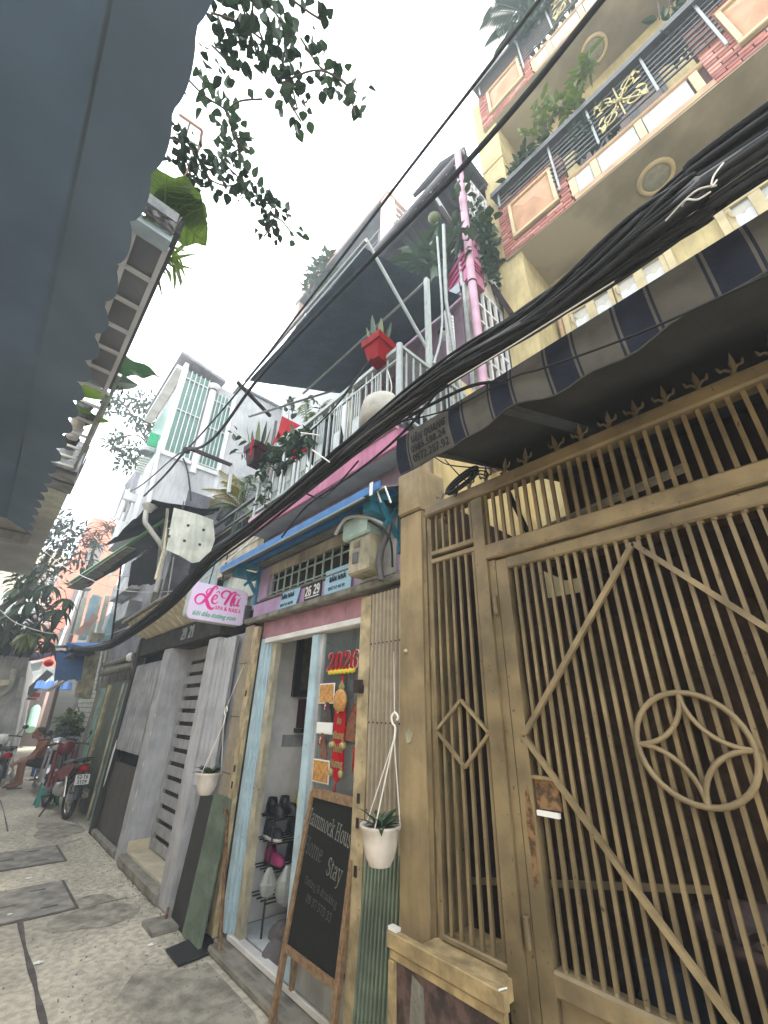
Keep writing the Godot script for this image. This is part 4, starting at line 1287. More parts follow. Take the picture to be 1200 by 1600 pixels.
	P(a, "end_fascia", bar(b(), Vector3(1.6, 2.96, -4.46), Vector3(1.98, 3.15, -4.46), 0.012, 0.08, Vector3.BACK), M.blue_under)
	P(a, "batten", bar(b(), Vector3(1.8, 3.05, -4.4), Vector3(1.8, 3.05, -1.9), 0.06, 0.03), M.blue_roof)
	P(a, "batten", bar(b(), Vector3(1.92, 3.05, -4.4), Vector3(1.92, 3.05, -1.9), 0.1, 0.02), M.blue_under)
	for zz in [-4.22, -2.0]:
		P(a, "bracket", bar(b(), Vector3(1.94, 2.62, zz), Vector3(1.94, 3.1, zz), 0.05), M.blue_arm)
		P(a, "bracket_arm", bar(b(), Vector3(1.66, 2.985, zz), Vector3(1.94, 3.06, zz), 0.05, 0.05), M.blue_arm)
		P(a, "bracket_brace", bar(b(), Vector3(1.74, 2.98, zz), Vector3(1.93, 2.72, zz), 0.03), M.blue_arm)
		P(a, "bracket_brace", bar(b(), Vector3(1.92, 2.98, zz + 0.005), Vector3(1.78, 2.8, zz + 0.005), 0.025), M.blue_arm)
		P(a, "bracket_plate", bx(b(), 1.68, 1.93, 2.9, 2.975, zz - 0.12, zz - 0.03), M.blue_arm)
	P(a, "white_strap", bx(b(), 1.578, 1.584, 2.93, 3.03, -1.93, -1.9), M.paper_white)
	# electricity meter and its cover
	var m := T("meter_box", "grimy beige electricity meter box beside the tan gate pillar", "meter box", Vector3(1.85, 2.45, -2.2))
	P(m, "case", cham(b(), 1.76, 1.92, 2.5, 2.78, -2.36, -2.12, 0.015), M.box_beige)
	P(m, "hood", cham(b(), 1.74, 1.92, 2.785, 2.95, -2.43, -2.14, 0.015), M.mint_bar)
	P(m, "dial_window", bx(b(), 1.752, 1.759, 2.58, 2.66, -2.31, -2.25), M.cable_grey)
	P(m, "dial_window", bx(b(), 1.752, 1.759, 2.7, 2.74, -2.3, -2.24), M.ledge)
	P(m, "back_board", bx(b(), 1.9, 1.93, 2.48, 2.98, -2.42, -2.0), M.wall_grey)
	P(m, "conduit", tube(b(), curve([Vector3(1.82, 2.42, -2.06), Vector3(1.82, 2.6, -2.08), Vector3(1.82, 2.75, -2.0), Vector3(1.85, 2.9, -2.02)], 5), 0.022, 8), M.cable_grey)
	P(m, "conduit", tube(b(), curve([Vector3(1.72, 2.86, -2.5), Vector3(1.7, 2.94, -2.35), Vector3(1.74, 2.9, -2.15), Vector3(1.8, 2.8, -2.0)], 5), 0.014, 8), M.wall_grey)
	P(m, "wire", tube(b(), curve([Vector3(1.78, 2.9, -2.2), Vector3(1.74, 2.83, -2.08), Vector3(1.8, 2.7, -1.96), Vector3(1.85, 2.5, -1.98)], 5), 0.008, 6), M.cable)
	P(m, "hook", tube(b(), [Vector3(1.66, 2.9, -1.9), Vector3(1.64, 2.99, -1.92), Vector3(1.64, 2.99, -1.84), Vector3(1.66, 2.86, -1.8)], 0.007, 6), M.paper_white)
	# papers and plates on the lilac tiles
	var pm := mat("notice_blue", 0.36, 0.58, 0.75, 0.6, "fine", 2.0)
	for e in [[-3.62, -3.3, 2.46, 2.64, -0.16, "tilted pale blue for sale notice left of the house number"], [-2.86, -2.5, 2.47, 2.68, 0.02, "upright pale blue for sale notice right of the house number"]]:
		var nt := T("sale_notice", e[5], "notice", Vector3(1.9, e[2], (e[0] + e[1]) / 2), "for sale notices over the shopfront")
		var tilt: float = e[4]
		var poly := PackedVector2Array([Vector2(0, 0), Vector2(e[1] - e[0], 0), Vector2(e[1] - e[0] - tilt * 0.3, e[3] - e[2]), Vector2(-tilt * 0.3, e[3] - e[2])])
		P(nt, "sheet", slab(b(), poly, Vector3(1.895, e[2], e[0]), Vector3(0, 0, 1), Vector3(0.05, 1, 0).normalized(), Vector3(0.004, 0, 0)), pm)
		var c: float = (e[0] + e[1]) / 2
		txt(nt, "heading", "BÁN NHÀ", 0.042, Vector3(1.894, e[2] + 0.115, c), FACADE, M.canvas_ink, "Droid Sans", 700, 0.002, 0.85)
		txt(nt, "telephone", "0937 61 66 99", 0.028, Vector3(1.894, e[2] + 0.04, c - 0.01), FACADE, M.canvas_ink, "Droid Sans", 400, 0.002, 0.9)
	var hn := T("house_number", "dark house number plate reading 26 29 between the notices", "house number", Vector3(1.9, 2.46, -3.06))
	P(hn, "plate", bx(b(), 1.905, 1.915, 2.475, 2.63, -3.18, -2.93), M.navy)
	txt(hn, "digits", "26", 0.085, Vector3(1.903, 2.555, -3.12), FACADE, M.paper_white, "Droid Sans", 700, 0.002, 0.75)
	txt(hn, "digits", "29", 0.085, Vector3(1.903, 2.555, -2.99), FACADE, M.paper_white, "Droid Sans", 700, 0.002, 0.75)
	P(hn, "underline", bx(b(), 1.902, 1.904, 2.495, 2.503, -3.16, -2.95), M.paper_white)

func sign_box() -> void:
	# light box standing out from the wall, its face towards the viewer; u right, v up on the face
	var o := T("spa_sign", "pink and white rounded light box sign of the nail spa", "sign", Vector3(1.69, 2.45, -4.6))
	var x0 := 1.375
	var x1 := 2.01
	var y0 := 2.45
	var y1 := 2.845
	var z := -4.6
	var r := 0.06
	var poly := PackedVector2Array()
	for c in [[x1 - r, y0 + r, -PI / 2], [x1 - r, y1 - r, 0.0], [x0 + r, y1 - r, PI / 2], [x0 + r, y0 + r, PI]]:
		for k in 7:
			var a: float = c[2] + PI / 2 * k / 6.0
			poly.append(Vector2(c[0] + cos(a) * r, c[1] + sin(a) * r))
	P(o, "case", slab(b(), poly, Vector3(0, 0, z - 0.12), Vector3.RIGHT, Vector3.UP, Vector3(0, 0, 0.118)), M.wall_grey)
	var inner := PackedVector2Array()
	for p in poly:
		inner.append(Vector2(lerpf(p.x, (x0 + x1) / 2, 0.025), lerpf(p.y, (y0 + y1) / 2, 0.03)))
	P(o, "edge_trim", slab(b(), poly, Vector3(0, 0, z - 0.0015), Vector3.RIGHT, Vector3.UP, Vector3(0, 0, 0.004)), M.white_trim)
	P(o, "face", slab(b(), inner, Vector3(0, 0, z + 0.003), Vector3.RIGHT, Vector3.UP, Vector3(0, 0, 0.003)), glow("sign_face", 0.62, 0.52, 0.7, 0.05))
	var hot := glow("sign_pink", 0.62, 0.02, 0.22, 0.05)
	var gr := glow("sign_green", 0.03, 0.33, 0.14, 0.04)
	var W := x1 - x0
	var strokes := [
		# the big L: top loop, thick stem, left loop, swash foot
		[[[0.345, 0.7], [0.3, 0.69], [0.26, 0.76], [0.3, 0.86], [0.38, 0.9]], [0.006, 0.012, 0.016, 0.01, 0.004]],
		[[[0.43, 0.88], [0.46, 0.93], [0.42, 0.965], [0.37, 0.87], [0.32, 0.7], [0.25, 0.52], [0.18, 0.42], [0.1, 0.44], [0.075, 0.56], [0.14, 0.67], [0.24, 0.66], [0.3, 0.52], [0.36, 0.38], [0.43, 0.34], [0.47, 0.4]], [0.006, 0.014, 0.016, 0.028, 0.032, 0.026, 0.014, 0.012, 0.02, 0.018, 0.022, 0.034, 0.034, 0.022, 0.006]],
		# e with its hat
		[[[0.4, 0.58], [0.47, 0.63], [0.49, 0.71], [0.44, 0.72], [0.4, 0.6], [0.42, 0.5], [0.48, 0.5], [0.53, 0.57]], [0.006, 0.012, 0.014, 0.018, 0.022, 0.02, 0.012, 0.005]],
		[[[0.45, 0.79], [0.5, 0.84], [0.53, 0.77]], [0.006, 0.012, 0.006]],
		# N
		[[[0.66, 0.7], [0.6, 0.69], [0.57, 0.78], [0.62, 0.88], [0.7, 0.9], [0.75, 0.84], [0.72, 0.7], [0.66, 0.5]], [0.006, 0.012, 0.02, 0.018, 0.016, 0.024, 0.03, 0.024]],
		[[[0.66, 0.5], [0.73, 0.72], [0.8, 0.88], [0.86, 0.9], [0.83, 0.76], [0.8, 0.62], [0.8, 0.52], [0.84, 0.53]], [0.008, 0.016, 0.018, 0.012, 0.028, 0.03, 0.022, 0.006]],
		# u with its hook and tilde
		[[[0.87, 0.74], [0.85, 0.6], [0.87, 0.53], [0.92, 0.58], [0.95, 0.72], [0.93, 0.58], [0.95, 0.53], [0.985, 0.57]], [0.014, 0.018, 0.016, 0.01, 0.016, 0.018, 0.014, 0.004]],
		[[[0.95, 0.72], [0.975, 0.75], [0.98, 0.79]], [0.008, 0.007, 0.004]],
		[[[0.87, 0.83], [0.9, 0.87], [0.93, 0.83], [0.965, 0.87]], [0.005, 0.01, 0.01, 0.005]]]
	for st in strokes:
		P(o, "lettering", ribbon(st[0], st[1], Vector3(x0 + 0.015, y0, z + 0.008), W - 0.09, (y1 - y0), 0.003), hot)
	txt(o, "lettering", "SPA & NAILS", 0.04, Vector3(1.8, 2.605, z + 0.009), Basis(), hot, "Droid Sans", 700, 0.003, 0.88)
	viet(o, "lettering", "Gôi đâu duong sinh", [[1, "dot"], [5, "grave"], [9, "horn"], [10, "horn"], [10, "tilde"]], 0.043, Vector3(1.67, 2.515, z + 0.009), Basis(Vector3(1, 0, 0), Vector3(0.25, 1, 0), Vector3(0, 0, 1)), gr, 700, 0.85)
	P(o, "arm", bar(b(), Vector3(1.7, 2.85, -4.66), Vector3(1.72, 3.25, -4.7), 0.012), M.cable)
	P(o, "arm", bar(b(), Vector3(1.56, 2.84, -4.66), Vector3(1.6, 3.2, -4.7), 0.01), M.cable)
	P(o, "wall_plate", bx(b(), 1.99, 2.05, 2.5, 2.68, -4.72, -4.55), M.cable_grey)

func ribbon(pts: Array, widths: Array, o: Vector3, w: float, h: float, d: float) -> SurfaceTool:
	var v := []
	for i in pts.size():
		v.append(Vector3(pts[i][0] * w, pts[i][1] * h, widths[i]))
	v = curve(v, 5)
	var s := b()
	for i in v.size() - 1:
		var a := Vector2(v[i].x, v[i].y)
		var c := Vector2(v[i + 1].x, v[i + 1].y)
		var n0 := (Vector2(v[mini(i + 1, v.size() - 1)].x, v[mini(i + 1, v.size() - 1)].y) - Vector2(v[maxi(i - 1, 0)].x, v[maxi(i - 1, 0)].y)).normalized().orthogonal()
		var n1 := (Vector2(v[mini(i + 2, v.size() - 1)].x, v[mini(i + 2, v.size() - 1)].y) - a).normalized().orthogonal()
		var p := []
		for e in [a + n0 * v[i].z * 0.55, a - n0 * v[i].z * 0.55, c - n1 * v[i + 1].z * 0.55, c + n1 * v[i + 1].z * 0.55]:
			p.append(o + Vector3(e.x, e.y, 0.00002 * i))
		q(s, p[0], p[1], p[2], p[3], Vector3(0, 0, 1))
		var back := Vector3(0, 0, -d)
		q(s, p[0], p[3], p[3] + back, p[0] + back, Vector3(n0.x, n0.y, 0))
		q(s, p[1], p[2], p[2] + back, p[1] + back, Vector3(-n0.x, -n0.y, 0))
	return s

func ripple(s: SurfaceTool, x: float, y0: float, y1: float, z0: float, z1: float, pitch: float, depth: float) -> SurfaceTool:
	# ribbed sheet standing in the facade plane
	var n := int((z1 - z0) / pitch * 4.0)
	s.set_smooth_group(1)
	for k in n:
		var za := lerpf(z0, z1, float(k) / n)
		var zb := lerpf(z0, z1, float(k + 1) / n)
		var xa = x + depth * [0.0, 1.0, 1.0, 0.0][k % 4]
		var xb = x + depth * [0.0, 1.0, 1.0, 0.0][(k + 1) % 4]
		s.set_smooth_group(-1)
		q(s, Vector3(xa, y0, za), Vector3(xb, y0, zb), Vector3(xb, y1, zb), Vector3(xa, y1, za), Vector3(-1, 0, 0))
		q(s, Vector3(xa + 0.006, y0, za), Vector3(xb + 0.006, y0, zb), Vector3(xb + 0.006, y1, zb), Vector3(xa + 0.006, y1, za), Vector3(1, 0, 0))
		q(s, Vector3(xa, y1, za), Vector3(xb, y1, zb), Vector3(xb + 0.006, y1, zb), Vector3(xa + 0.006, y1, za), Vector3.UP)
	return s

func grey_house() -> void:
	var o := T("grey_house", "grey painted house front with slatted steel door and ribbed panels", "house", Vector3(2.0, 0, -6.3))
	# right-hand pillar with ribbed sheet beside it, left pillar, lintel
	P(o, "pillar", cham(b(), 1.81, 2.2, 0.0, 2.33, -5.0, -4.74, 0.012), M.grey_paint)
	P(o, "ribbed_panel", ripple(b(), 1.83, 0.95, 2.3, -4.735, -4.3, 0.11, 0.035), M.grey_paint)
	P(o, "panel_backing", bx(b(), 1.9, 2.1, 0.0, 2.33, -4.74, -4.26), M.grey_sheet)
	P(o, "pillar", cham(b(), 1.82, 2.25, 0.0, 2.36, -6.68, -6.4, 0.012), M.grey_paint)
	for e in [[0.62, 0.05], [0.95, 0.03], [0.5, 0.02], [1.5, 0.02], [1.28, 0.03]]:
		P(o, "paint_chip", slab(b(), PackedVector2Array([Vector2(0, 0), Vector2(0.012, e[1]), Vector2(0.004, e[1] * 2.2), Vector2(-0.012, e[1] * 1.2)]), Vector3(1.817, e[0], -6.412), Vector3(0, 0, 1), Vector3.UP, Vector3(0.002, 0, 0)), M.paper_white)
	P(o, "pillar_skirting", bx(b(), 1.85, 2.2, 0.12, 0.22, -6.399, -6.385), M.tile_cream)
	P(o, "beam", cham(b(), 1.815, 2.2, 2.36, 2.62, -8.15, -4.74, 0.01), M.dark_beam)
	for e in [["29", -5.93], ["21", -5.66]]:
		txt(o, "digits", e[0], 0.15, Vector3(1.805, 2.49, e[1]), FACADE, M.soffit_grey, "Droid Sans", 700, 0.012, 0.8)
	# slatted steel door in the recess
	var d := P(o, "slatted_door", bx(b(), 2.12, 2.14, 0.1, 2.36, -6.4, -5.0), M.dark_beam)
	P(d, "door_frame", cham(b(), 2.08, 2.12, 2.28, 2.36, -6.4, -5.0, 0.004), M.grey_slat)
	P(d, "door_frame", cham(b(), 2.08, 2.12, 0.1, 2.28, -6.4, -6.33, 0.004), M.grey_slat)
	P(d, "door_frame", cham(b(), 2.08, 2.12, 0.1, 2.28, -5.06, -5.0, 0.004), M.grey_slat)
	for k in 15:
		P(d, "slat", cham(b(), 2.085, 2.115, 0.13 + 0.148 * k, 0.228 + 0.148 * k, -6.328, -5.062, 0.004), M.grey_slat)
	P(o, "door_step", bx(b(), 1.86, 2.12, 0.0, 0.12, -6.4, -5.0), M.tile_cream)
	P(o, "kerb", cham(b(), 1.78, 1.859, 0.0, 0.1, -6.42, -4.98, 0.02), M.cement)
	P(o, "recess_ceiling", bx(b(), 1.85, 2.2, 2.362, 2.4, -6.4, -5.0), M.grey_paint)
	# ribbed sheet over a dark panel on the left bay, brown post at the end
	P(o, "ribbed_sheet", ripple(b(), 1.82, 1.05, 2.22, -7.98, -6.7, 0.16, 0.045), M.grey_sheet)
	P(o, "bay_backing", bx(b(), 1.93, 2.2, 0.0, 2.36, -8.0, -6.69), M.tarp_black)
	P(o, "lower_panel", bx(b(), 1.85, 1.88, 0.06, 0.9, -8.0, -6.69), M.brown_door)
	P(o, "torn_strip", slab(b(), PackedVector2Array([Vector2(0, 0), Vector2(0.04, 0.1), Vector2(0.09, 0.5), Vector2(0.06, 0.62), Vector2(0.01, 0.45), Vector2(-0.03, 0.2)]), Vector3(1.8, 0.55, -8.02), Vector3(0, 0, 1), Vector3.UP, Vector3(0.008, 0, 0)), M.paper_white)
	P(o, "kerb", cham(b(), 1.8, 1.9, 0.0, 0.08, -8.0, -6.7, 0.02), M.cement)
	P(o, "end_post", cham(b(), 1.8, 1.9, 0.0, 2.66, -8.16, -8.01, 0.008), M.dark_beam)
	# sloped eave of ochre boards above the beam
	var n := 11
	for k in n:
		var z0 := -8.2 + 3.2 * k / n
		var z1 := z0 + 3.2 / n - 0.012
		var y := 2.63 + rnd(-0.012, 0.012)
		var s := b()
		hexa(s, [Vector3(1.86, y, z0), Vector3(1.86, y + 0.012, z0), Vector3(1.5, y + 0.3, z0 + 0.06), Vector3(1.5, y + 0.288, z0 + 0.06), Vector3(1.86, y, z1), Vector3(1.86, y + 0.012, z1), Vector3(1.5, y + 0.3, z1 + 0.06), Vector3(1.5, y + 0.288, z1 + 0.06)])
		P(o, "eave_board", s, M.ochre_board)
	P(o, "eave_pole", tube(b(), [Vector3(1.52, 2.9, -8.3), Vector3(1.5, 2.94, -6.4), Vector3(1.53, 2.93, -5.3)], 0.035, 8), M.ledge)
	# first floor: pale boards, dark void, broken shutters
	P(o, "upper_panel", bx(b(), 1.95, 1.98, 2.72, 3.55, -6.9, -5.6), M.pale_blue)
	P(o, "upper_panel", bx(b(), 2.06, 2.09, 2.64, 3.19, -5.58, -4.3), M.pale_blue)
	P(o, "upper_panel", bx(b(), 2.03, 2.05, 2.8, 3.19, -5.3, -4.4), M.white_panel)
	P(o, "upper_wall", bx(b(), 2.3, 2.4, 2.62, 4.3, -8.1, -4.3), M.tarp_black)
	P(o, "terrace_floor", bx(b(), 1.95, 5.0, 3.45, 3.55, -5.6, -4.3), M.plaster_old)
	P(o, "terrace_floor", bx(b(), 2.3, 5.0, 4.3, 4.4, -8.1, -5.61), M.plaster_old)
	P(o, "post", tube(b(), [Vector3(1.359, 3.193, -6.200), Vector3(1.366, 3.615, -6.200), Vector3(1.271, 4.238, -6.200)], 0.02, 8), M.ochre_board)
	P(o, "post", tube(b(), [Vector3(1.661, 3.101, -6.600), Vector3(1.616, 3.684, -6.600)], 0.012, 6), M.wall_grey)
	P(o, "boards", bar(b(), Vector3(1.592, 2.868, -7.000), Vector3(1.596, 3.412, -7.000), 0.09, 0.03), M.ledge)
	P(o, "boards", bar(b(), Vector3(1.880, 2.881, -10.449), Vector3(1.880, 3.251, -8.524), 0.03, 0.04), M.wall_grey)
	for e in [[3.75, 0.0], [3.95, 0.02]]:
		P(o, "terrace_rail", bar(b(), Vector3(1.95, e[0], -6.2), Vector3(1.95, e[0], -4.32), 0.025), M.rail_dark)
	P(o, "terrace_rail", bar(b(), Vector3(1.95, 4.13, -6.2), Vector3(1.95, 4.13, -4.32), 0.045, 0.03), M.rail_dark)
	for zz in [-6.1, -5.3, -4.6]:
		P(o, "terrace_post", bar(b(), Vector3(1.95, 3.55, zz), Vector3(1.95, 4.12, zz), 0.025), M.rail_dark)
	P(o, "terrace_wall", bx(b(), 1.96, 2.06, 3.2, 3.6, -5.6, -4.3), M.plaster_old)
	# white plastic board with square holes, hung across the alley side
	var w := T("white_board", "stained white plastic board with square holes hung beside the black tarp", "board", Vector3(1.48, 3.4, -5.5))
	var z := -5.5
	var poly := PackedVector2Array([Vector2(1.197, 3.98), Vector2(1.235, 3.4), Vector2(1.4, 3.37), Vector2(1.58, 3.31), Vector2(1.765, 3.4), Vector2(1.8, 3.7), Vector2(1.72, 3.975), Vector2(1.5, 3.99)])
	P(w, "sheet", slab(b(), poly, Vector3(0, 0, z - 0.008), Vector3.RIGHT, Vector3.UP, Vector3(0, 0, 0.008)), M.white_panel)
	for h in [[294, 821], [318, 828], [288, 845], [312, 851], [264, 838]]:
		pass
	for h in [Vector3(1.420, 3.795, -5.500), Vector3(1.624, 3.793, -5.500), Vector3(1.420, 3.576, -5.500), Vector3(1.618, 3.578, -5.500), Vector3(1.227, 3.583, -5.500)]:
		P(w, "hole", bx(b(), h.x - 0.017, h.x + 0.017, h.y - 0.017, h.y + 0.017, z + 0.001, z + 0.004), M.black_frame)
	P(w, "wire", tube(b(), [Vector3(1.3, 3.98, z), Vector3(1.34, 4.2, z - 0.2)], 0.006, 5), M.cable)
	P(w, "pole", tube(b(), [Vector3(1.134, 3.953, -5.530), Vector3(1.190, 3.389, -5.530)], 0.012, 6), M.ledge)
	# gutter pipe with swan neck
	var g := T("gutter_pipe", "grey plastic gutter pipe with bent neck beside the white board", "pipe", Vector3(1.052, 4.181, -6.400))
	P(g, "pipe", tube(b(), curve([Vector3(1.045, 4.209, -6.400), Vector3(1.072, 4.033, -6.400), Vector3(1.143, 3.954, -6.400), Vector3(1.406, 3.698, -6.400), Vector3(1.449, 3.591, -6.400)], 5), 0.036, 10), M.pipe_grey)
	P(g, "hopper", lathe(b(), Vector3(1.067, 4.227, -6.400), [[0.05, -0.03], [0.1, 0.05], [0.11, 0.06], [0.1, 0.06]], 12), M.pipe_grey)
	P(g, "pipe", tube(b(), [Vector3(1.432, 3.626, -6.400), Vector3(1.449, 3.302, -6.400), Vector3(1.446, 3.069, -6.400)], 0.034, 10), M.pipe_grey)
	tarp("black_tarp", "black tarpaulin eave sagging above the white board", [Vector3(1.037, 4.512, -9.500), Vector3(1.048, 4.294, -6.200), Vector3(1.914, 4.388, -5.900), Vector3(2.582, 5.432, -8.500)], 0.06, M.tarp_black, 0.05)
	tarp("green_edged_awning", "patched awning with green edge strip below the black tarpaulin", [Vector3(0.907, 4.202, -12.000), Vector3(1.408, 4.271, -6.800), Vector3(1.426, 3.967, -6.500), Vector3(1.209, 4.119, -11.500)], 0.04, M.tarp_black, 0.04)
	var gs := T("green_edge_strip", "long green strip along the lower edge of the patched awning", "strip", Vector3(1.364, 4.358, -9.000))
	P(gs, "strip", bar(b(), Vector3(0.879, 4.211, -12.000), Vector3(1.417, 4.290, -6.780), 0.09, 0.03), mat("green_strip", 0.12, 0.35, 0.14, 0.6))
	P(gs, "underside", bar(b(), Vector3(0.989, 4.095, -12.000), Vector3(1.320, 4.105, -8.000), 0.3, 0.02), M.ledge)
	tarp("dark_sheet", "dark cloth sheet hanging under the green-edged awning", [Vector3(1.185, 3.621, -7.200), Vector3(1.352, 3.871, -6.600), Vector3(1.462, 3.233, -6.600), Vector3(1.230, 3.275, -7.200)], 0.0, M.tarp_black, 0.02)
	sign_box()

func far_houses() -> void:
	# the green-door house next along
	var o := T("green_door_house", "low house with dark green folding doors beyond the brown post", "house", Vector3(2.0, 0, -9.4))
	P(o, "wall", bx(b(), 2.05, 5.0, 0.0, 3.0, -12.0, -8.17), M.ledge)
	for k in 8:
		P(o, "door_leaf", cham(b(), 1.93, 1.97, 0.06, 2.05, -9.95 + 0.165 * k, -9.79 + 0.165 * k, 0.006), M.green_door)
	P(o, "door_post", cham(b(), 1.88, 1.98, 0.0, 1.98, -8.62, -8.45, 0.008), M.green_post)
	P(o, "door_post", cham(b(), 1.88, 1.98, 0.0, 1.95, -10.6, -10.15, 0.008), M.green_post)
	P(o, "door_stile", cham(b(), 1.9, 1.96, 0.0, 2.0, -10.14, -9.97, 0.008), M.stile)
	P(o, "door_stile", cham(b(), 1.91, 1.95, 0.0, 2.0, -9.05, -8.98, 0.008), M.door_cream)
	P(o, "lintel", tube(b(), [Vector3(1.86, 2.25, -10.9), Vector3(1.86, 2.25, -8.3)], 0.07, 8), M.ledge)
	P(o, "lintel", tube(b(), [Vector3(1.84, 2.4, -10.8), Vector3(1.84, 2.4, -8.3)], 0.05, 8), M.ledge)
	P(o, "shutter", ripple(b(), 1.88, 2.48, 3.0, -10.6, -8.25, 0.2, 0.03), M.zinc_edge)
	var bz := T("bell_lamp", "small white lamp or bell on the lintel above the green doors", "lamp", Vector3(1.840, 2.365, -8.590))
	P(bz, "body", lathe(b(), Vector3(1.800, 2.313, -8.490), [[0.0, 0.0], [0.06, 0.02], [0.07, 0.1], [0.04, 0.14], [0.0, 0.15]], 10), M.paper_white)
	P(bz, "hook", tube(b(), curve([Vector3(1.800, 2.397, -8.498), Vector3(1.800, 2.444, -8.301), Vector3(1.800, 2.300, -7.993)], 4), 0.008, 5), M.cable)
	var mb := T("cable_cabinet", "tall beige metal cabinet on the wall past the green doors", "cabinet", Vector3(1.65, 1.8, -11.1))
	var s := b()
	var f := [Vector3(1.465, 3.047, -11.000), Vector3(1.715, 3.052, -11.000), Vector3(1.818, 1.756, -11.000), Vector3(1.551, 1.794, -11.000)]
	hexa(s, [f[0], f[1], f[2], f[3], f[0] + Vector3(0, 0, -0.3), f[1] + Vector3(0, 0, -0.3), f[2] + Vector3(0, 0, -0.3), f[3] + Vector3(0, 0, -0.3)])
	P(mb, "case", s, M.box_beige)
	P(mb, "bolt", bx(b(), f[3].x + 0.03, f[3].x + 0.06, f[3].y + 0.03, f[3].y + 0.06, -10.99, -10.98), M.rusty)
	P(mb, "conduit", tube(b(), [Vector3(1.791, 2.936, -11.100), Vector3(1.885, 1.907, -11.100)], 0.02, 6), M.wall_grey)
	P(mb, "conduit", tube(b(), [Vector3(1.872, 2.951, -11.150), Vector3(1.946, 1.973, -11.150)], 0.025, 6), M.pipe_grey)
	# upper part: stepped grey concrete bays with blue frames
	o = T("grey_concrete_house", "upper storey of grey concrete bays and pale blue frames beyond the tarpaulins", "house", Vector3(2.2, 3.0, -12.5))
	for e in [[Vector3(1.677, 4.421, -11.000), -13.0, -11.0, 0.3], [Vector3(1.622, 3.654, -10.500), -12.6, -10.5, 0.28], [Vector3(1.673, 3.232, -12.000), -13.5, -12.0, 0.2]]:
		P(o, "bay", cham(b(), 1.9, 2.6, e[0].y - e[3], e[0].y + 0.1, e[1], e[2], 0.01), M.wall_grey)
	P(o, "wall", bx(b(), 2.15, 4.0, 3.0, 6.0, -14.0, -9.0), M.zinc_edge)
	P(o, "blue_frame", bar(b(), Vector3(1.522, 4.152, -12.600), Vector3(1.534, 3.058, -12.600), 0.16, 0.05), M.sky_paint)
	P(o, "blue_frame", bar(b(), Vector3(1.871, 3.580, -11.600), Vector3(1.854, 2.966, -11.600), 0.16, 0.05), M.sky_paint)
	P(o, "white_pilaster", bar(b(), Vector3(1.283, 4.727, -13.600), Vector3(1.333, 3.135, -13.600), 0.05, 0.1), M.white_trim)
	for k in 4:
		P(o, "window_panel", bar(b(), Vector3(1.410, 3.237, -13.000) + Vector3(0.16 * k, 0, 0), Vector3(1.350, 4.108, -13.000) + Vector3(0.16 * k, 0.05 * k, 0), 0.11, 0.03), M.white_panel)
	P(o, "ramp_panel", bar(b(), Vector3(1.357, 3.090, -12.000), Vector3(1.581, 3.562, -12.000), 0.16, 0.02), M.pergola)
	P(o, "extractor", lathe(b(), Vector3(1.251, 4.230, -12.600), [[0.0, -0.02], [0.12, 0.0], [0.14, 0.05], [0.1, 0.09], [0.0, 0.08]], 14), M.white_trim)
	P(o, "black_post", bar(b(), Vector3(1.383, 4.198, -9.400), Vector3(1.604, 2.719, -9.400), 0.03), M.cable)
	for k in 9:
		P(o, "siding_board", bar(b(), Vector3(1.740, 4.801, -13.310) + Vector3(0, 0.05 * k, 0), Vector3(1.740, 4.793, -11.864) + Vector3(0, 0.05 * k, 0), 0.012, 0.04), M.white_panel)
	var bt := T("blue_canopy_sheet", "bright blue plastic sheet on the canopy behind the cable bundle", "tarpaulin", Vector3(1.325, 2.806, -11.000))
	s = b()
	var c := [Vector3(1.132, 2.845, -11.500), Vector3(1.690, 2.822, -10.600), Vector3(1.549, 2.662, -10.400), Vector3(1.207, 2.738, -11.400)]
	hexa(s, [c[0], c[1], c[2], c[3], c[0] + Vector3(0, -0.015, 0), c[1] + Vector3(0, -0.015, 0), c[2] + Vector3(0, -0.015, 0), c[3] + Vector3(0, -0.015, 0)])
	P(bt, "sheet", s, M.bright_blue)
	tarp("blue_tarp", "navy blue tarpaulin hanging over the alley beside the beige cabinet", [Vector3(1.036, 2.633, -11.600), Vector3(1.463, 2.601, -11.000), Vector3(1.535, 2.103, -10.900), Vector3(1.145, 2.086, -11.400)], 0.0, M.tarp_blue, 0.03)
	tarp("dark_tarp", "dark canvas awning over the blue tarpaulin by the red lanterns", [Vector3(0.990, 2.703, -12.200), Vector3(1.565, 2.731, -10.600), Vector3(1.569, 2.573, -10.500), Vector3(1.082, 2.481, -11.600)], 0.0, M.tarp_black, 0.03)
	# white house whose end wall looks back up the alley
	o = T("white_house", "white rendered house with tall barred green windows above the black tarp", "house", Vector3(3.0, 0, -10))
	P(o, "end_wall", bx(b(), 1.33, 5.2, 5.0, 6.62, -11.5, -9.0), M.white_wall)
	P(o, "end_wall", bx(b(), 2.75, 5.2, 6.621, 9.35, -11.5, -9.02), M.white_wall)
	P(o, "body", bx(b(), 1.45, 2.74, 6.62, 9.2, -11.5, -9.15), M.white_wall)
	P(o, "corner_pilaster", cham(b(), 1.35, 1.45, 5.65, 9.3, -9.14, -9.0, 0.01), M.white_trim)
	P(o, "round_column", tube(b(), [Vector3(2.141, 6.435, -9.020), Vector3(2.141, 7.320, -9.020), Vector3(2.138, 8.852, -9.020)], 0.085, 14), M.white_trim)
	P(o, "column_capital", lathe(b(), Vector3(2.145, 8.898, -9.020), [[0.09, 0.0], [0.12, 0.03], [0.15, 0.08], [0.15, 0.12], [0.0, 0.12]], 14), M.white_trim)
	P(o, "side_pilaster", cham(b(), 2.66, 2.74, 5.6, 9.1, -9.14, -9.0, 0.01), M.white_trim)
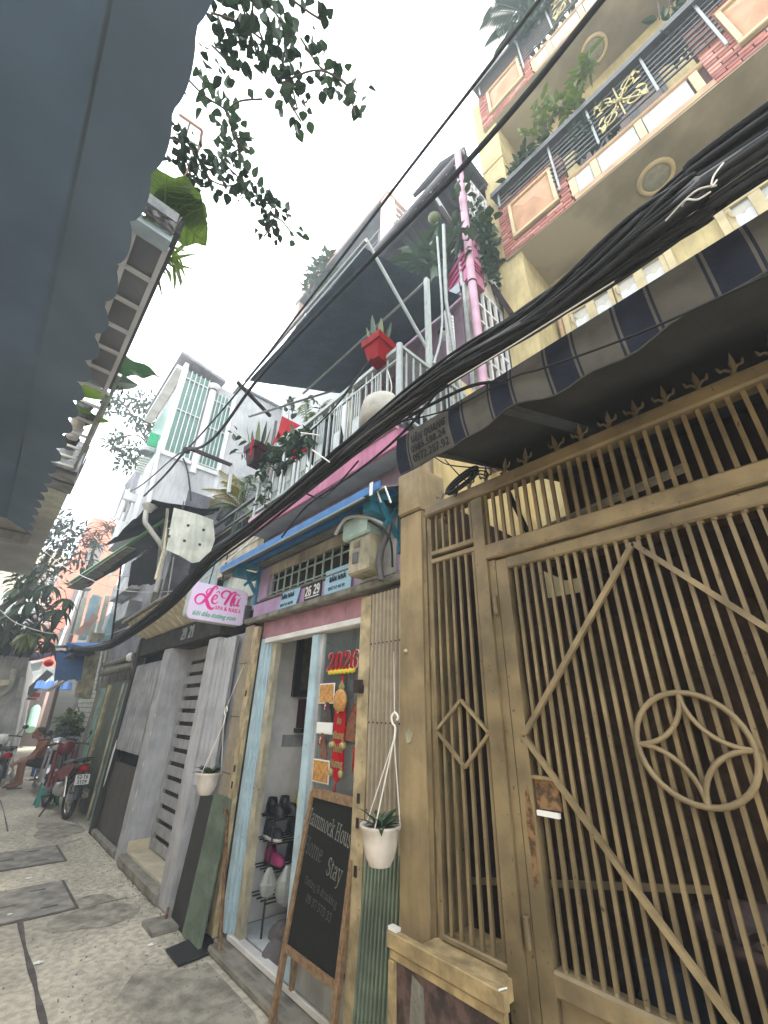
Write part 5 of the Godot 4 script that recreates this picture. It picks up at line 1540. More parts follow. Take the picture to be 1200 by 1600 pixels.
	for e in [[1.46, 2.0, 6.75, 9.15], [1.46, 2.0, 5.62, 6.6], [2.2, 2.65, 6.75, 8.9], [2.2, 2.65, 5.6, 6.55]]:
		var w := P(o, "window", bx(b(), e[0], e[1], e[2], e[3], -9.1, -9.08), M.green_glass)
		for k in 6:
			var x: float = lerpf(e[0], e[1], k / 5.0)
			P(w, "bar", bar(b(), Vector3(x, e[2], -9.03), Vector3(x, e[3], -9.03), 0.02), M.white_trim)
		for y in [e[2] + 0.02, (e[2] + e[3]) / 2, e[3] - 0.25]:
			P(w, "cross_bar", bar(b(), Vector3(e[0], y, -9.05), Vector3(e[1], y, -9.05), 0.025), M.white_trim)
	P(o, "sill", cham(b(), 1.4, 2.05, 6.62, 6.7, -9.14, -8.95, 0.01), M.white_trim)
	P(o, "sill", cham(b(), 2.15, 2.7, 6.58, 6.68, -9.14, -8.95, 0.01), M.white_trim)
	s = b()
	hexa(s, [Vector3(1.2, 9.42, -8.9), Vector3(2.35, 9.2, -8.9), Vector3(2.35, 9.28, -8.9), Vector3(1.2, 9.5, -8.9), Vector3(1.2, 9.42, -12.0), Vector3(2.35, 9.2, -12.0), Vector3(2.35, 9.28, -12.0), Vector3(1.2, 9.5, -12.0)])
	P(o, "roof", s, M.zinc_edge)
	P(o, "roof_edge", bx(b(), 2.7, 5.25, 9.36, 9.42, -11.5, -8.95), M.zinc_edge)
	P(o, "eave_soffit", bx(b(), 1.22, 1.44, 9.15, 9.25, -12, -9.15), M.white_trim)
	P(o, "side_shade", bx(b(), 1.4, 1.449, 6.7, 8.6, -11.3, -9.2), M.green_glass)
	P(o, "downpipe", tube(b(), [Vector3(1.332, 6.857, -8.900), Vector3(1.394, 6.068, -8.900), Vector3(1.447, 5.402, -8.900)], 0.04, 8), M.white_trim)
	P(o, "wire", tube(b(), curve([Vector3(1.862, 6.690, -8.950), Vector3(2.017, 6.436, -8.950), Vector3(2.169, 6.002, -8.950), Vector3(2.237, 5.754, -8.950)], 5), 0.018, 6), M.cable)
	# sheet-metal lean-to left of it
	var l := T("lean_to", "weathered grey lean-to roof with vent beside the white house", "lean-to", Vector3(1.280, 6.327, -10.000))
	s = b()
	c = [Vector3(1.114, 6.330, -10.500), Vector3(1.315, 7.099, -10.300), Vector3(1.514, 6.775, -10.000), Vector3(1.505, 5.710, -9.900)]
	hexa(s, [c[0], c[1], c[2], c[3], c[0] + Vector3(0, 0, -0.05), c[1] + Vector3(0, 0, -0.05), c[2] + Vector3(0, 0, -0.05), c[3] + Vector3(0, 0, -0.05)])
	P(l, "roof", s, M.zinc_edge)
	for k in 7:
		P(l, "vent_slat", bar(b(), Vector3(1.161, 6.856, -9.900) + Vector3(0, -0.065 * k, 0.0), Vector3(1.459, 6.885, -9.900) + Vector3(0.02, -0.065 * k, 0), 0.05, 0.02), M.white_panel)
	P(l, "vent_hood", lathe(b(), Vector3(1.308, 7.038, -9.950), [[0.18, 0.0], [0.2, 0.08], [0.12, 0.14], [0.0, 0.15]], 12), M.wall_grey)
	P(l, "lower_wall", bar(b(), Vector3(1.400, 6.634, -10.400), Vector3(1.346, 5.669, -10.400), 0.3, 0.2), M.wall_grey)
	for k in 5:
		P(l, "pipe", tube(b(), [Vector3(1.079, 5.965, -9.800) + Vector3(0.09 * k, 0, 0), Vector3(1.057, 5.211, -9.800) + Vector3(0.09 * k, 0, 0)], 0.025, 6), M.white_trim if k % 2 else M.wall_grey)
	P(l, "switch_box", bx(b(), Vector3(1.094, 5.772, -9.700).x, Vector3(1.337, 5.864, -9.700).x, Vector3(1.246, 5.671, -9.700).y, Vector3(1.201, 5.845, -9.700).y, -9.8, -9.7), M.white_trim)
	O("green_net", bx(b(), Vector3(1.275, 7.345, -9.900).x - 0.06, Vector3(1.442, 7.428, -9.900).x, Vector3(1.384, 7.250, -9.900).y, Vector3(1.354, 7.611, -9.900).y, -9.95, -9.9), mat("net_green", 0.02, 0.4, 0.18, 0.7), "bright green plastic sheet hanging by the white house's corner", "plastic sheet")
	# the tall house behind with the pink concrete frame on its roof
	o = T("pergola_house", "tall set-back house topped by a pink concrete roof frame", "house", Vector3(4.5, 0, -6.5))
	P(o, "body", bx(b(), 3.85, 8.0, 0.0, 10.9, -8.6, -4.4), M.white_wall)
	P(o, "frame_beam", cham(b(), 3.75, 4.05, 13.25, 13.62, -8.7, -4.36, 0.02), M.pergola)
	P(o, "frame_shade_slab", bx(b(), 3.77, 4.6, 13.16, 13.248, -8.7, -4.66), M.zinc)  # dark slab that paints the shade on the pink beam's underside
	P(o, "frame_beam", cham(b(), 4.06, 7.0, 13.25, 13.62, -4.65, -4.36, 0.02), M.pergola)
	P(o, "frame_column", cham(b(), 3.78, 4.02, 10.9, 13.24, -4.62, -4.38, 0.02), M.pergola)
	P(o, "frame_column", cham(b(), 3.78, 4.02, 10.9, 13.24, -8.7, -8.46, 0.02), M.pergola)
	P(o, "parapet", bx(b(), 3.8, 3.95, 10.9, 11.5, -4.61, -4.4), M.white_trim)
	for y in [11.2, 11.45, 11.7]:
		P(o, "roof_rail", bar(b(), Vector3(3.8, y, -8.4), Vector3(3.8, y, -4.62), 0.035), M.rail_dark)
	P(o, "roof_rail", bar(b(), Vector3(3.8, 12.0, -8.4), Vector3(3.8, 12.0, -4.62), 0.07), M.rail_dark)
	for zz in [-4.66, -5.6, -6.6, -7.6]:
		P(o, "rail_post", bar(b(), Vector3(3.8, 10.9, zz), Vector3(3.8, 12.0, zz), 0.04), M.rail_dark)
	P(o, "trellis", win_grid(4.1, 5.6, 11.0, 13.2, -4.45, 5, 8), M.white_trim)
	for k in 9:
		P(o, "louvre", bar(b(), Vector3(3.8, 7.0 + 0.16 * k, -8.66), Vector3(4.2, 7.2 + 0.16 * k, -8.66), 0.02, 0.08), M.pergola)
	P(o, "corner_pole", bar(b(), Vector3(3.76, 4.4, -8.66), Vector3(3.76, 8.6, -8.66), 0.06), M.rail_dark)

func left_side() -> void:
	# canvas awning of the left-hand houses, scalloped along its free edge
	var o := T("grey_awning", "large blue grey canvas awning with scalloped edge overhead on the left", "awning", Vector3(-0.8, 2.8, -1.5))
	var s := b()
	s.set_smooth_group(1)
	var n := 120
	for k in n:
		var za := 0.3 - 4.3 * k / n
		var zb := 0.3 - 4.3 * (k + 1) / n
		for i in 6:
			var c := []
			for e in [[i, za], [i + 1, za], [i + 1, zb], [i, zb]]:
				var t: float = e[0] / 6.0
				c.append(Vector3(lerpf(-1.1, -0.22, t), lerpf(3.0, 2.87, t) - 0.04 * sin(PI * t) + 0.01 * sin(e[1] * 3.0 + t * 4.0), e[1]))
			q(s, c[0], c[1], c[2], c[3], Vector3.DOWN)
	P(o, "canopy", s, M.tarp_grey)
	s = b()
	s.set_smooth_group(1)
	for k in n * 2:
		var c := []
		for e in [k, k + 1]:
			var z: float = 0.3 - 4.3 * e / (n * 2.0)
			c.append(Vector3(-0.22, 2.868 + 0.01 * sin(z * 3.0 + 4.0), z))
			var sc := absf(sin(z * PI / 0.165))
			c.append(Vector3(-0.088 + (0.018 + 0.026 * smoothstep(-0.9, -1.5, z)) * pow(sc, 0.6) + 0.02 * exp(-pow((z + 0.75) / 0.35, 2.0)) + 0.006 * sin(z * 2.1), 2.8 - 0.012 * sc + 0.008 * sin(z * 5.0), z))
		q(s, c[0], c[1], c[3], c[2], Vector3.DOWN)
	P(o, "scalloped_edge", s, M.tarp_grey)
	P(o, "edge_bar", tube(b(), [Vector3(-0.225, 2.885, 0.3), Vector3(-0.225, 2.88, -4.0)], 0.004, 6), M.tarp_grey)
	# the left house: wall out of sight, balcony slab over the alley, glazed canopy frame
	o = T("left_house", "left-hand house with grey balcony slab jutting over the alley", "house", Vector3(-1.6, 0, -4.5))
	P(o, "wall", bx(b(), -2.4, -2.2, 0.0, 3.99, -14.0, 3.0), M.cream_wall)
	P(o, "upper_wall", bx(b(), -2.4, -2.0, 4.0, 6.0, -12.0, -5.95), M.cream_wall)
	P(o, "balcony_slab", bx(b(), -2.19, 0.1, 4.0, 4.25, -11.0, -5.95), M.white_wall)
	P(o, "slab_panel", bx(b(), -2.19, 0.105, 3.98, 3.998, -7.1, -5.95), M.white_panel)
	P(o, "beam", bx(b(), -2.0, -0.1, 3.85, 3.978, -8.3, -8.1), M.wall_grey)
	for k in 2:
		var z0 := -5.94 + 0.33 * k
		P(o, "rough_stone", stone(-2.1, 0.125 - 0.02 * k, 3.94, 4.35, z0, z0 + 0.31), M.stone_grey)
	# white steel canopy frame with frosted panels
	var f := T("glazed_canopy", "white steel canopy frame with frosted panels on the left house", "canopy", Vector3(-0.4, 4.0, -2.8))
	for z in [-3.62, -3.35, -3.08, -2.81, -2.54, -2.27, -2.0]:
		P(f, "cross_bar", bar(b(), Vector3(-1.2, 4.0, z), Vector3(0.03, 4.0, z), 0.022), M.white_trim)
	for x in [-0.97, -0.55, -0.13, 0.035]:
		P(f, "long_bar", bar(b(), Vector3(x, 4.0, -3.65), Vector3(x, 4.0, -1.98), 0.028), M.white_trim)
	for k in 6:
		for e in [[-0.97, -0.551], [-0.549, -0.131], [-0.129, 0.03]]:
			P(f, "frosted_panel", bx(b(), e[0], e[1], 4.03, 4.037, -3.62 + 0.27 * k, -3.352 + 0.27 * k), M.frosted)
	P(f, "end_board", bar(b(), Vector3(-0.4, 4.0, -1.945), Vector3(0.04, 4.0, -1.945), 0.08, 0.06), M.pale_blue)
	P(f, "upper_edge", bx(b(), 0.03, 0.07, 4.06, 4.2, -3.65, -1.9), M.rail_dark)
	P(f, "end_stone", stone(-0.3, 0.035, 4.02, 4.12, -1.9, -1.83), M.stone_grey)
	# bare rack of bars holding potted plants
	f = T("plant_rack", "bare white bars of a plant rack below the frosted canopy", "rack", Vector3(-0.2, 4.0, -4.5))
	for z in [-3.9, -4.2, -4.5, -4.8, -5.05, -5.28]:
		P(f, "cross_bar", bar(b(), Vector3(-1.0, 4.0, z), Vector3(0.05, 4.0, z), 0.022), M.white_trim)
	for x in [-0.4, 0.06]:
		P(f, "long_bar", bar(b(), Vector3(x, 4.02, -5.3), Vector3(x, 4.02, -3.66), 0.03), M.steel_pipe)
	P(f, "side_rail", bar(b(), Vector3(0.09, 4.25, -5.3), Vector3(0.09, 4.25, -3.66), 0.03), M.wall_grey)
	for k in 5:
		var p := T("plant_pot", ["small grey pot at the far end of the plant rack", "dark pot second from the far end of the plant rack", "white pot in the middle of the plant rack", "pale bucket second from the near end of the plant rack", "grey pot at the near end of the plant rack"][k], "flower pot", Vector3(-0.06, 4.03, -5.16 + 0.24 * k), "pots on the plant rack")
		P(p, "pot", lathe(b(), Vector3(-0.06, 4.03, -5.16 + 0.24 * k), [[0.0, 0.0], [0.05, 0.0], [0.065, 0.12], [0.07, 0.12], [0.07, 0.135], [0.0, 0.135]], 12), [M.wall_grey, M.bike_black, M.white_trim, M.white_pot, M.stone_grey][k])
	# small roof-terrace grille further up
	f = T("terrace_grille", "small steel grille of a roof terrace among the overhanging leaves", "grille", Vector3(-0.099, 5.400, -2.102))
	var g := [Vector3(-0.185, 5.400, -2.074), Vector3(-0.030, 5.400, -2.053), Vector3(-0.005, 5.400, -2.170), Vector3(-0.025, 5.400, -2.441), Vector3(-0.174, 5.400, -2.247)]
	for e in [[0, 1], [1, 2], [2, 3]]:
		P(f, "bar", bar(b(), g[e[0]], g[e[1]], 0.02), M.pergola)
	for e in [[Vector3(-0.112, 5.400, -2.065), Vector3(-0.104, 5.400, -2.182)], [Vector3(-0.165, 5.400, -2.203), Vector3(-0.015, 5.400, -2.168)], [Vector3(-0.177, 5.400, -2.125), Vector3(-0.045, 5.400, -2.217)]]:
		P(f, "bar", bar(b(), e[0], e[1], 0.014), M.steel_bar)
	leaves_left()

func stone(x0: float, x1: float, y0: float, y1: float, z0: float, z1: float) -> SurfaceTool:
	# one rough-hewn block: a grid of facets pushed in and out
	var s := b()
	var nx := 16
	var nz := 5
	var h := []
	for i in nx + 1:
		var row := []
		for k in nz + 1:
			row.append(rnd(-0.02, 0.02))
		h.append(row)
	for i in nx:
		for k in nz:
			var p := []
			for e in [[i, k], [i + 1, k], [i + 1, k + 1], [i, k + 1]]:
				p.append(Vector3(lerpf(x0, x1, e[0] / float(nx)), y0 + h[e[0]][e[1]], lerpf(z0, z1, e[1] / float(nz))))
			q(s, p[0], p[1], p[2], p[3], Vector3.DOWN)
	bx(s, x0, x1 - 0.005, y0 + 0.025, y1, z0, z1)
	for k in nz:
		q(s, Vector3(x1, y0 + h[nx][k], lerpf(z0, z1, k / float(nz))), Vector3(x1, y0 + h[nx][k + 1], lerpf(z0, z1, (k + 1) / float(nz))), Vector3(x1 + rnd(-0.01, 0.02), y1, lerpf(z0, z1, (k + 1) / float(nz))), Vector3(x1, y1, lerpf(z0, z1, k / float(nz))), Vector3.RIGHT)
	return s

func spray(s: SurfaceTool, tw: SurfaceTool, pts: Array, n: int, l: float, w: float, th := 0.006, loose := 0.4) -> void:
	# a twig with leaves set along it
	var c := curve(pts, 6)
	tube(tw, c, th, 5)
	for i in n:
		var t := (i + rng.randf()) / n * (c.size() - 1)
		var k := mini(int(t), c.size() - 2)
		var p: Vector3 = c[k].lerp(c[k + 1], t - k)
		var d: Vector3 = (c[k + 1] - c[k]).normalized()
		leaf(s, p + rv() * l * loose, d * 0.4 + rv() * 0.9, Vector3.UP + rv() * 0.5, l * rnd(0.55, 1.35), w * rnd(0.7, 1.2), rnd(0.0, 0.35), 4)

func leaves_left() -> void:
	# a climbing shrub trailing over the left-hand roofs
	var o := T("climbing_shrub", "trailing small-leaved shrub hanging against the sky at upper left", "shrub", Vector3(-0.148, 4.600, -1.434))
	var s := b()
	var s2 := b()
	var side := false
	var tw := b()
	for t in [
		[[Vector3(-0.149, 4.400, -1.068), Vector3(-0.027, 4.500, -1.043), Vector3(0.172, 4.600, -1.060), Vector3(0.321, 4.500, -1.129)], 46],
		[[Vector3(-0.124, 4.400, -0.923), Vector3(0.065, 4.500, -0.905), Vector3(0.155, 4.600, -0.999), Vector3(0.207, 4.500, -1.097), Vector3(0.350, 4.400, -1.123)], 56],
		[[Vector3(-0.003, 4.400, -0.812), Vector3(0.142, 4.500, -0.809), Vector3(0.236, 4.600, -0.809)], 22],
		[[Vector3(0.195, 4.500, -0.895), Vector3(0.330, 4.600, -0.946), Vector3(0.449, 4.500, -0.875), Vector3(0.545, 4.400, -0.908)], 34],
		[[Vector3(0.207, 4.500, -1.097), Vector3(0.326, 4.500, -0.924), Vector3(0.516, 4.500, -0.863)], 18],
		[[Vector3(-0.161, 4.400, -1.360), Vector3(-0.064, 4.400, -1.367), Vector3(0.048, 4.500, -1.398), Vector3(0.111, 4.400, -1.416), Vector3(0.201, 4.400, -1.450)], 40],
		[[Vector3(-0.110, 4.400, -1.166), Vector3(-0.049, 4.400, -1.167), Vector3(0.004, 4.400, -1.178)], 22],
		[[Vector3(0.043, 4.400, -1.342), Vector3(0.077, 4.400, -1.264), Vector3(0.158, 4.400, -1.179)], 5],
		[[Vector3(-0.146, 4.500, -1.727), Vector3(-0.031, 4.500, -1.701), Vector3(0.052, 4.500, -1.775), Vector3(0.173, 4.400, -1.688), Vector3(0.264, 4.400, -1.582)], 60],
		[[Vector3(0.109, 4.500, -1.453), Vector3(0.167, 4.500, -1.498), Vector3(0.120, 4.400, -1.564), Vector3(0.229, 4.400, -1.592), Vector3(0.301, 4.400, -1.616)], 44],
		[[Vector3(0.311, 4.500, -1.674), Vector3(0.402, 4.500, -1.663), Vector3(0.457, 4.400, -1.590), Vector3(0.489, 4.400, -1.688), Vector3(0.488, 4.400, -1.797)], 40],
		[[Vector3(0.446, 4.400, -1.650), Vector3(0.524, 4.400, -1.629), Vector3(0.636, 4.400, -1.659)], 12],
		[[Vector3(-0.118, 4.500, -1.761), Vector3(-0.042, 4.500, -1.774), Vector3(0.027, 4.500, -1.866)], 34],
		[[Vector3(-0.035, 4.400, -0.865), Vector3(-0.012, 4.400, -0.942), Vector3(0.059, 4.500, -1.020)], 16],
		[[Vector3(-0.070, 4.400, -0.946), Vector3(-0.024, 4.400, -0.979), Vector3(0.055, 4.400, -1.043)], 26]]:
		side = not side
		spray(s if side else s2, tw, t[0], int(t[1] * 1.15), 0.054, 0.046, 0.005, 1.3)
	P(o, "foliage", s, M.leaf_dark, "", "stuff")
	P(o, "foliage", s2, M.leaf_blue, "", "stuff")
	P(o, "twigs", tw, M.stem)
	# large translucent leaf mass right under the edge of the awning
	o = T("taro_leaves", "two large heart shaped pale green leaves beside the awning's edge", "plant", Vector3(-0.030, 4.200, -1.875))
	for e in [[Vector3(-0.047, 4.200, -1.900), Vector3(-0.089, 4.200, -1.716), 0.44], [Vector3(-0.030, 4.200, -1.911), Vector3(0.190, 4.200, -1.923), 0.42]]:
		var l := b()
		var d: Vector3 = e[1] - e[0]
		heart(l, e[0] - d * 0.25, d.normalized(), d.length() * 1.35, e[2])
		var lf := P(o, "leaf", l, M.leaf_big)
		var ve := b()
		var dn := d.normalized()
		var sd := dn.cross(Vector3.UP).normalized()
		var ln := d.length() * 1.35
		var org: Vector3 = e[0] - d * 0.25
		var rib := []
		for i in 7:
			rib.append(org + dn * ln * i / 7.0 + Vector3.DOWN * (0.12 * ln * i * i / 49.0 + 0.004))
		tube(ve, rib, 0.004, 5)
		for i in range(1, 6):
			for sg in [-1.0, 1.0]:
				tube(ve, [rib[i], rib[i] + dn * 0.03 + sd * sg * e[2] * 0.2 + Vector3(0, 0.012, 0), rib[i] + dn * 0.075 + sd * sg * e[2] * 0.4 + Vector3(0, 0.02, 0)], 0.0022, 4)
		P(lf, "veins", ve, M.stem_green)
	P(o, "stalk", tube(b(), curve([Vector3(-0.127, 4.000, -1.953), Vector3(-0.077, 4.100, -1.927), Vector3(-0.032, 4.200, -1.904)], 5), 0.008, 6), M.stem_green)
	P(o, "stalk", tube(b(), curve([Vector3(-0.110, 4.000, -1.893), Vector3(-0.082, 4.100, -1.909), Vector3(-0.059, 4.200, -1.893)], 5), 0.008, 6), M.stem_green)
	o = T("banana_leaf", "broad banana leaf reaching out below the frosted canopy", "plant", Vector3(0.039, 4.600, -4.040))
	s = b()
	heart(s, Vector3(-0.202, 4.600, -4.200), (Vector3(0.389, 4.600, -3.767) - Vector3(-0.202, 4.600, -4.200)).normalized(), (Vector3(0.389, 4.600, -3.767) - Vector3(-0.202, 4.600, -4.200)).length(), 0.36)
	P(o, "leaf", s, M.leaf_banana)
	s = b()
	leaf(s, Vector3(-0.195, 4.600, -4.599), Vector3(0.076, 4.600, -4.217) - Vector3(-0.195, 4.600, -4.599), Vector3.UP, 0.8, 0.4, 0.2, 6)
	P(o, "leaf", s, M.leaf_banana)
	o = T("rack_leaves", "lime green broad leaves resting among the bars of the plant rack", "plant", Vector3(-0.059, 4.100, -4.195))
	for e in [[Vector3(-0.061, 4.100, -4.598), Vector3(-0.058, 4.100, -3.897)], [Vector3(-0.115, 4.100, -4.442), Vector3(0.030, 4.100, -4.111)], [Vector3(0.023, 4.100, -4.378), Vector3(0.038, 4.100, -4.102)], [Vector3(-0.113, 4.100, -4.006), Vector3(0.029, 4.100, -3.704)]]:
		s = b()
		leaf(s, e[0], e[1] - e[0], Vector3(0.2, 1, 0.2), (e[1] - e[0]).length() * 1.2, 0.26, 0.3, 5)
		P(o, "leaf", s, M.leaf_big)
	o = T("fern_tuft", "spiky fern tuft sprouting beside the end of the frosted canopy", "plant", Vector3(0.056, 4.400, -2.372))
	s = b()
	for k in 46:
		var a: Vector3 = Vector3(0.016, 4.300, -2.294) + rv() * 0.09
		leaf(s, a, Vector3(rnd(-0.1, 0.6), rnd(-0.3, 0.5), rnd(-0.8, 0.7)), Vector3.UP, rnd(0.12, 0.22), 0.025, rnd(0.1, 0.6), 4)
	P(o, "fronds", s, M.leaf_lime, "", "stuff")
	o = T("canopy_shrub", "small leafy shrub hanging past the frosted canopy's lower end", "shrub", Vector3(0.222, 4.800, -4.854))
	s = b()
	tw = b()
	for t in [[[Vector3(0.025, 4.600, -4.546), Vector3(0.118, 4.600, -4.277), Vector3(0.185, 4.600, -4.394)], 14], [[Vector3(0.071, 4.600, -5.132), Vector3(0.115, 4.600, -4.857), Vector3(0.054, 4.600, -4.697)], 12]]:
		spray(s, tw, t[0], t[1], 0.09, 0.05)
	P(o, "foliage", s, M.leaf_dark, "", "stuff")
	P(o, "twigs", tw, M.stem)

func heart(s: SurfaceTool, at: Vector3, d: Vector3, l: float, w: float) -> void:
	var side := d.cross(Vector3.UP).normalized()
	var up := side.cross(d)
	s.set_smooth_group(-1)
	var prof := []
	for i in 19:
		var t := i / 18.0
		prof.append([t, pow(sin(PI * pow(t, 0.62)), 0.75) if i > 0 and i < 18 else 0.0])
	for sg in [-1.0, 1.0]:
		for i in prof.size() - 1:
			var p := []
			for e in [[i, 0.0], [i + 1, 0.0], [i + 1, 0.5], [i, 0.5], [i + 1, 1.0], [i, 1.0]]:
				var t: float = prof[e[0]][0]
				var h: float = prof[e[0]][1] * w / 2 * e[1]
				var back: float = -0.12 * e[1] * l * (1.0 - t) * exp(-t * 5.0)
				p.append(at + d * (l * t + back) + side * sg * h + up * (h * 0.25 - 0.12 * l * t * t - 0.02 * sin(t * 20.0) * e[1]))
			q(s, p[0], p[1], p[2], p[3], Vector3.UP)
			q(s, p[3], p[2], p[4], p[5], Vector3.UP)
	s.set_smooth_group(-1)

func cables() -> void:
	var o := T("cable_bundle", "thick sagging bundle of black communication cables strung along the houses", "cable bundle", Vector3(1.1, 2.3, -3))
	var axis := curve([Vector3(1.1, 2.86, 1.6), Vector3(1.100, 2.947, 0.241), Vector3(1.100, 2.948, 0.086), Vector3(1.100, 2.945, -0.067), Vector3(1.100, 2.922, -0.292), Vector3(1.100, 2.923, -0.523), Vector3(1.100, 2.943, -0.838), Vector3(1.100, 2.924, -1.252), Vector3(1.100, 2.870, -1.808), Vector3(1.100, 2.783, -2.586), Vector3(1.100, 2.720, -3.357), Vector3(1.100, 2.559, -3.983), Vector3(1.100, 2.443, -4.696), Vector3(1.100, 2.335, -6.195), Vector3(1.100, 2.374, -7.417), Vector3(1.220, 2.604, -10.000), Vector3(1.316, 2.967, -13.500), Vector3(1.364, 3.428, -19.000)], 6)
	var total := axis.size()
	for i in 60:
		var a0 := rnd(0, TAU)
		var tw := rnd(-1.5, 1.5)
		var rr := sqrt(rng.randf()) * 0.072
		var wob := rnd(0.5, 2.0)
		var pts := []
		for k in total:
			var t := float(k) / total
			var shrink := lerpf(1.15, 0.6, smoothstep(0.1, 0.42, t)) * lerpf(1.0, 0.55, smoothstep(0.75, 0.95, t)) * (1.0 + 0.12 * sin(t * 21.0))
			var a := a0 + tw * t + 0.35 * sin(t * 11.0 * wob + a0)
			var r := rr * shrink * (1.0 + 0.3 * sin(t * 17.0 * wob + a0 * 3.0))
			pts.append(axis[k] + Vector3(cos(a) * r * 0.75, sin(a) * r - 0.02 * sin(t * PI) * (1.0 if i % 7 == 0 else 0.0), 0.0))
		P(o, "cable", tube(b(), pts, rnd(0.005, 0.011), 6), M.cable_grey if i % 9 == 4 else M.cable)
	for e in [[Vector3(1.020, 3.182, -1.952), Vector3(1.000, 3.016, -1.697)], [Vector3(1.000, 2.942, -1.750), Vector3(1.000, 2.771, -1.559)]]:
		P(o, "cable_tie", tube(b(), [e[0], e[1]], 0.004, 5), M.cable_white)
	for e in [[Vector3(1.000, 2.823, 0.003), Vector3(0.980, 2.828, 0.076), Vector3(1.000, 2.822, 0.118)], [Vector3(1.000, 2.834, 0.045), Vector3(0.980, 2.819, 0.058), Vector3(0.980, 2.795, 0.075), Vector3(1.000, 2.816, 0.103)], [Vector3(1.000, 2.839, 0.123), Vector3(0.980, 2.805, 0.107), Vector3(0.980, 2.835, 0.120), Vector3(1.000, 2.880, 0.148)], [Vector3(1.000, 2.763, -0.765), Vector3(0.990, 2.733, -0.478), Vector3(1.000, 2.731, -0.150)]]:
		P(o, "cable_loop", tube(b(), curve(e, 6), 0.0024, 6), M.pipe_grey)
	# drooping loose cables around the bundle
	var loose := [
		[[Vector3(1.300, 3.220, -0.905), Vector3(1.350, 3.058, -1.318), Vector3(1.450, 3.065, -1.898), Vector3(1.500, 3.073, -2.605), Vector3(1.500, 2.904, -2.964)], 0.008, "loose black cable drooping across the pink slab"],
		[[Vector3(1.250, 3.000, -1.128), Vector3(1.300, 3.082, -1.622), Vector3(1.400, 3.184, -1.950), Vector3(1.400, 3.146, -2.131), Vector3(1.350, 3.223, -2.229)], 0.006, "short looping cable under the bundle near the pink slab"],
		[[Vector3(1.200, 2.868, -2.100), Vector3(1.300, 2.878, -2.103), Vector3(1.400, 2.982, -2.110), Vector3(1.400, 3.090, -1.838)], 0.006, "thin cable looping below the bundle by the grey soffit"],
		[[Vector3(1.150, 2.912, -1.212), Vector3(1.180, 2.829, -0.912), Vector3(1.180, 2.793, -0.591), Vector3(1.180, 2.751, -0.463), Vector3(1.150, 2.645, -0.153), Vector3(1.150, 2.606, 0.133)], 0.004, "thin wire strung across the striped awning"],
		[[Vector3(1.150, 2.900, -1.122), Vector3(1.180, 2.885, -0.800), Vector3(1.180, 2.793, -0.619)], 0.008, "dark cable resting on the left end of the striped awning"],
		[[Vector3(1.450, 3.868, -2.161), Vector3(1.400, 3.937, -1.753), Vector3(1.400, 3.737, -2.205), Vector3(1.350, 3.592, -2.820)], 0.006, "thin cable crossing the white balcony railing"]]
	for l in loose:
		O("loose_cable", tube(b(), curve(l[0], 6), l[1], 6), M.cable, l[2], "cable", "loose cables by the bundle")
	# two heavy cables high over the alley
	O("overhead_cable", tube(b(), curve([Vector3(1.200, 5.389, 0.064), Vector3(1.200, 5.359, -0.118), Vector3(1.200, 5.305, -0.576), Vector3(1.200, 5.253, -1.148), Vector3(1.200, 5.160, -1.920), Vector3(1.200, 5.072, -2.678), Vector3(1.200, 4.957, -3.665), Vector3(1.200, 4.952, -4.979), Vector3(1.200, 5.018, -5.753), Vector3(1.200, 5.210, -6.463), Vector3(1.200, 5.707, -9.041), Vector3(1.200, 6.803, -12.411), Vector3(1.200, 7.689, -16.366)], 5), 0.011, 8), M.cable, "upper heavy black cable crossing the sky above the tin roof", "cable", "heavy cables over the alley")
	O("overhead_cable", tube(b(), curve([Vector3(1.200, 4.679, 0.257), Vector3(1.200, 4.680, 0.129), Vector3(1.200, 4.591, -0.252), Vector3(1.200, 4.558, -0.629), Vector3(1.200, 4.572, -0.900), Vector3(1.200, 4.632, -1.413), Vector3(1.200, 4.725, -2.443), Vector3(1.200, 4.746, -3.440), Vector3(1.200, 4.566, -4.273), Vector3(1.200, 4.659, -4.927), Vector3(1.200, 4.985, -5.731), Vector3(1.200, 4.988, -6.610), Vector3(1.200, 5.113, -7.999)], 5), 0.017, 8), M.cable, "lower heavy black cable passing in front of the tin roof's edge", "cable", "heavy cables over the alley")
	var a := T("cable_bracket", "rusty iron arm holding the heavy cables off the white house", "bracket", Vector3(1.200, 4.848, -5.388))
	P(a, "arm", bar(b(), Vector3(1.200, 4.952, -5.553), Vector3(1.900, 5.068, -5.767), 0.04, 0.05), M.brown_bar)
	P(a, "clamp", lathe(b(), Vector3(1.200, 4.936, -5.699), [[0.0, 0.0], [0.05, 0.02], [0.05, 0.08], [0.0, 0.1]], 8), M.cable)
	P(a, "post", bar(b(), Vector3(1.900, 5.068, -5.767), Vector3(1.900, 4.530, -5.651), 0.04), M.wall_grey)
	P(a, "cross_arm", bar(b(), Vector3(1.200, 5.163, -4.062), Vector3(1.800, 5.165, -4.368), 0.035), M.brown_bar)
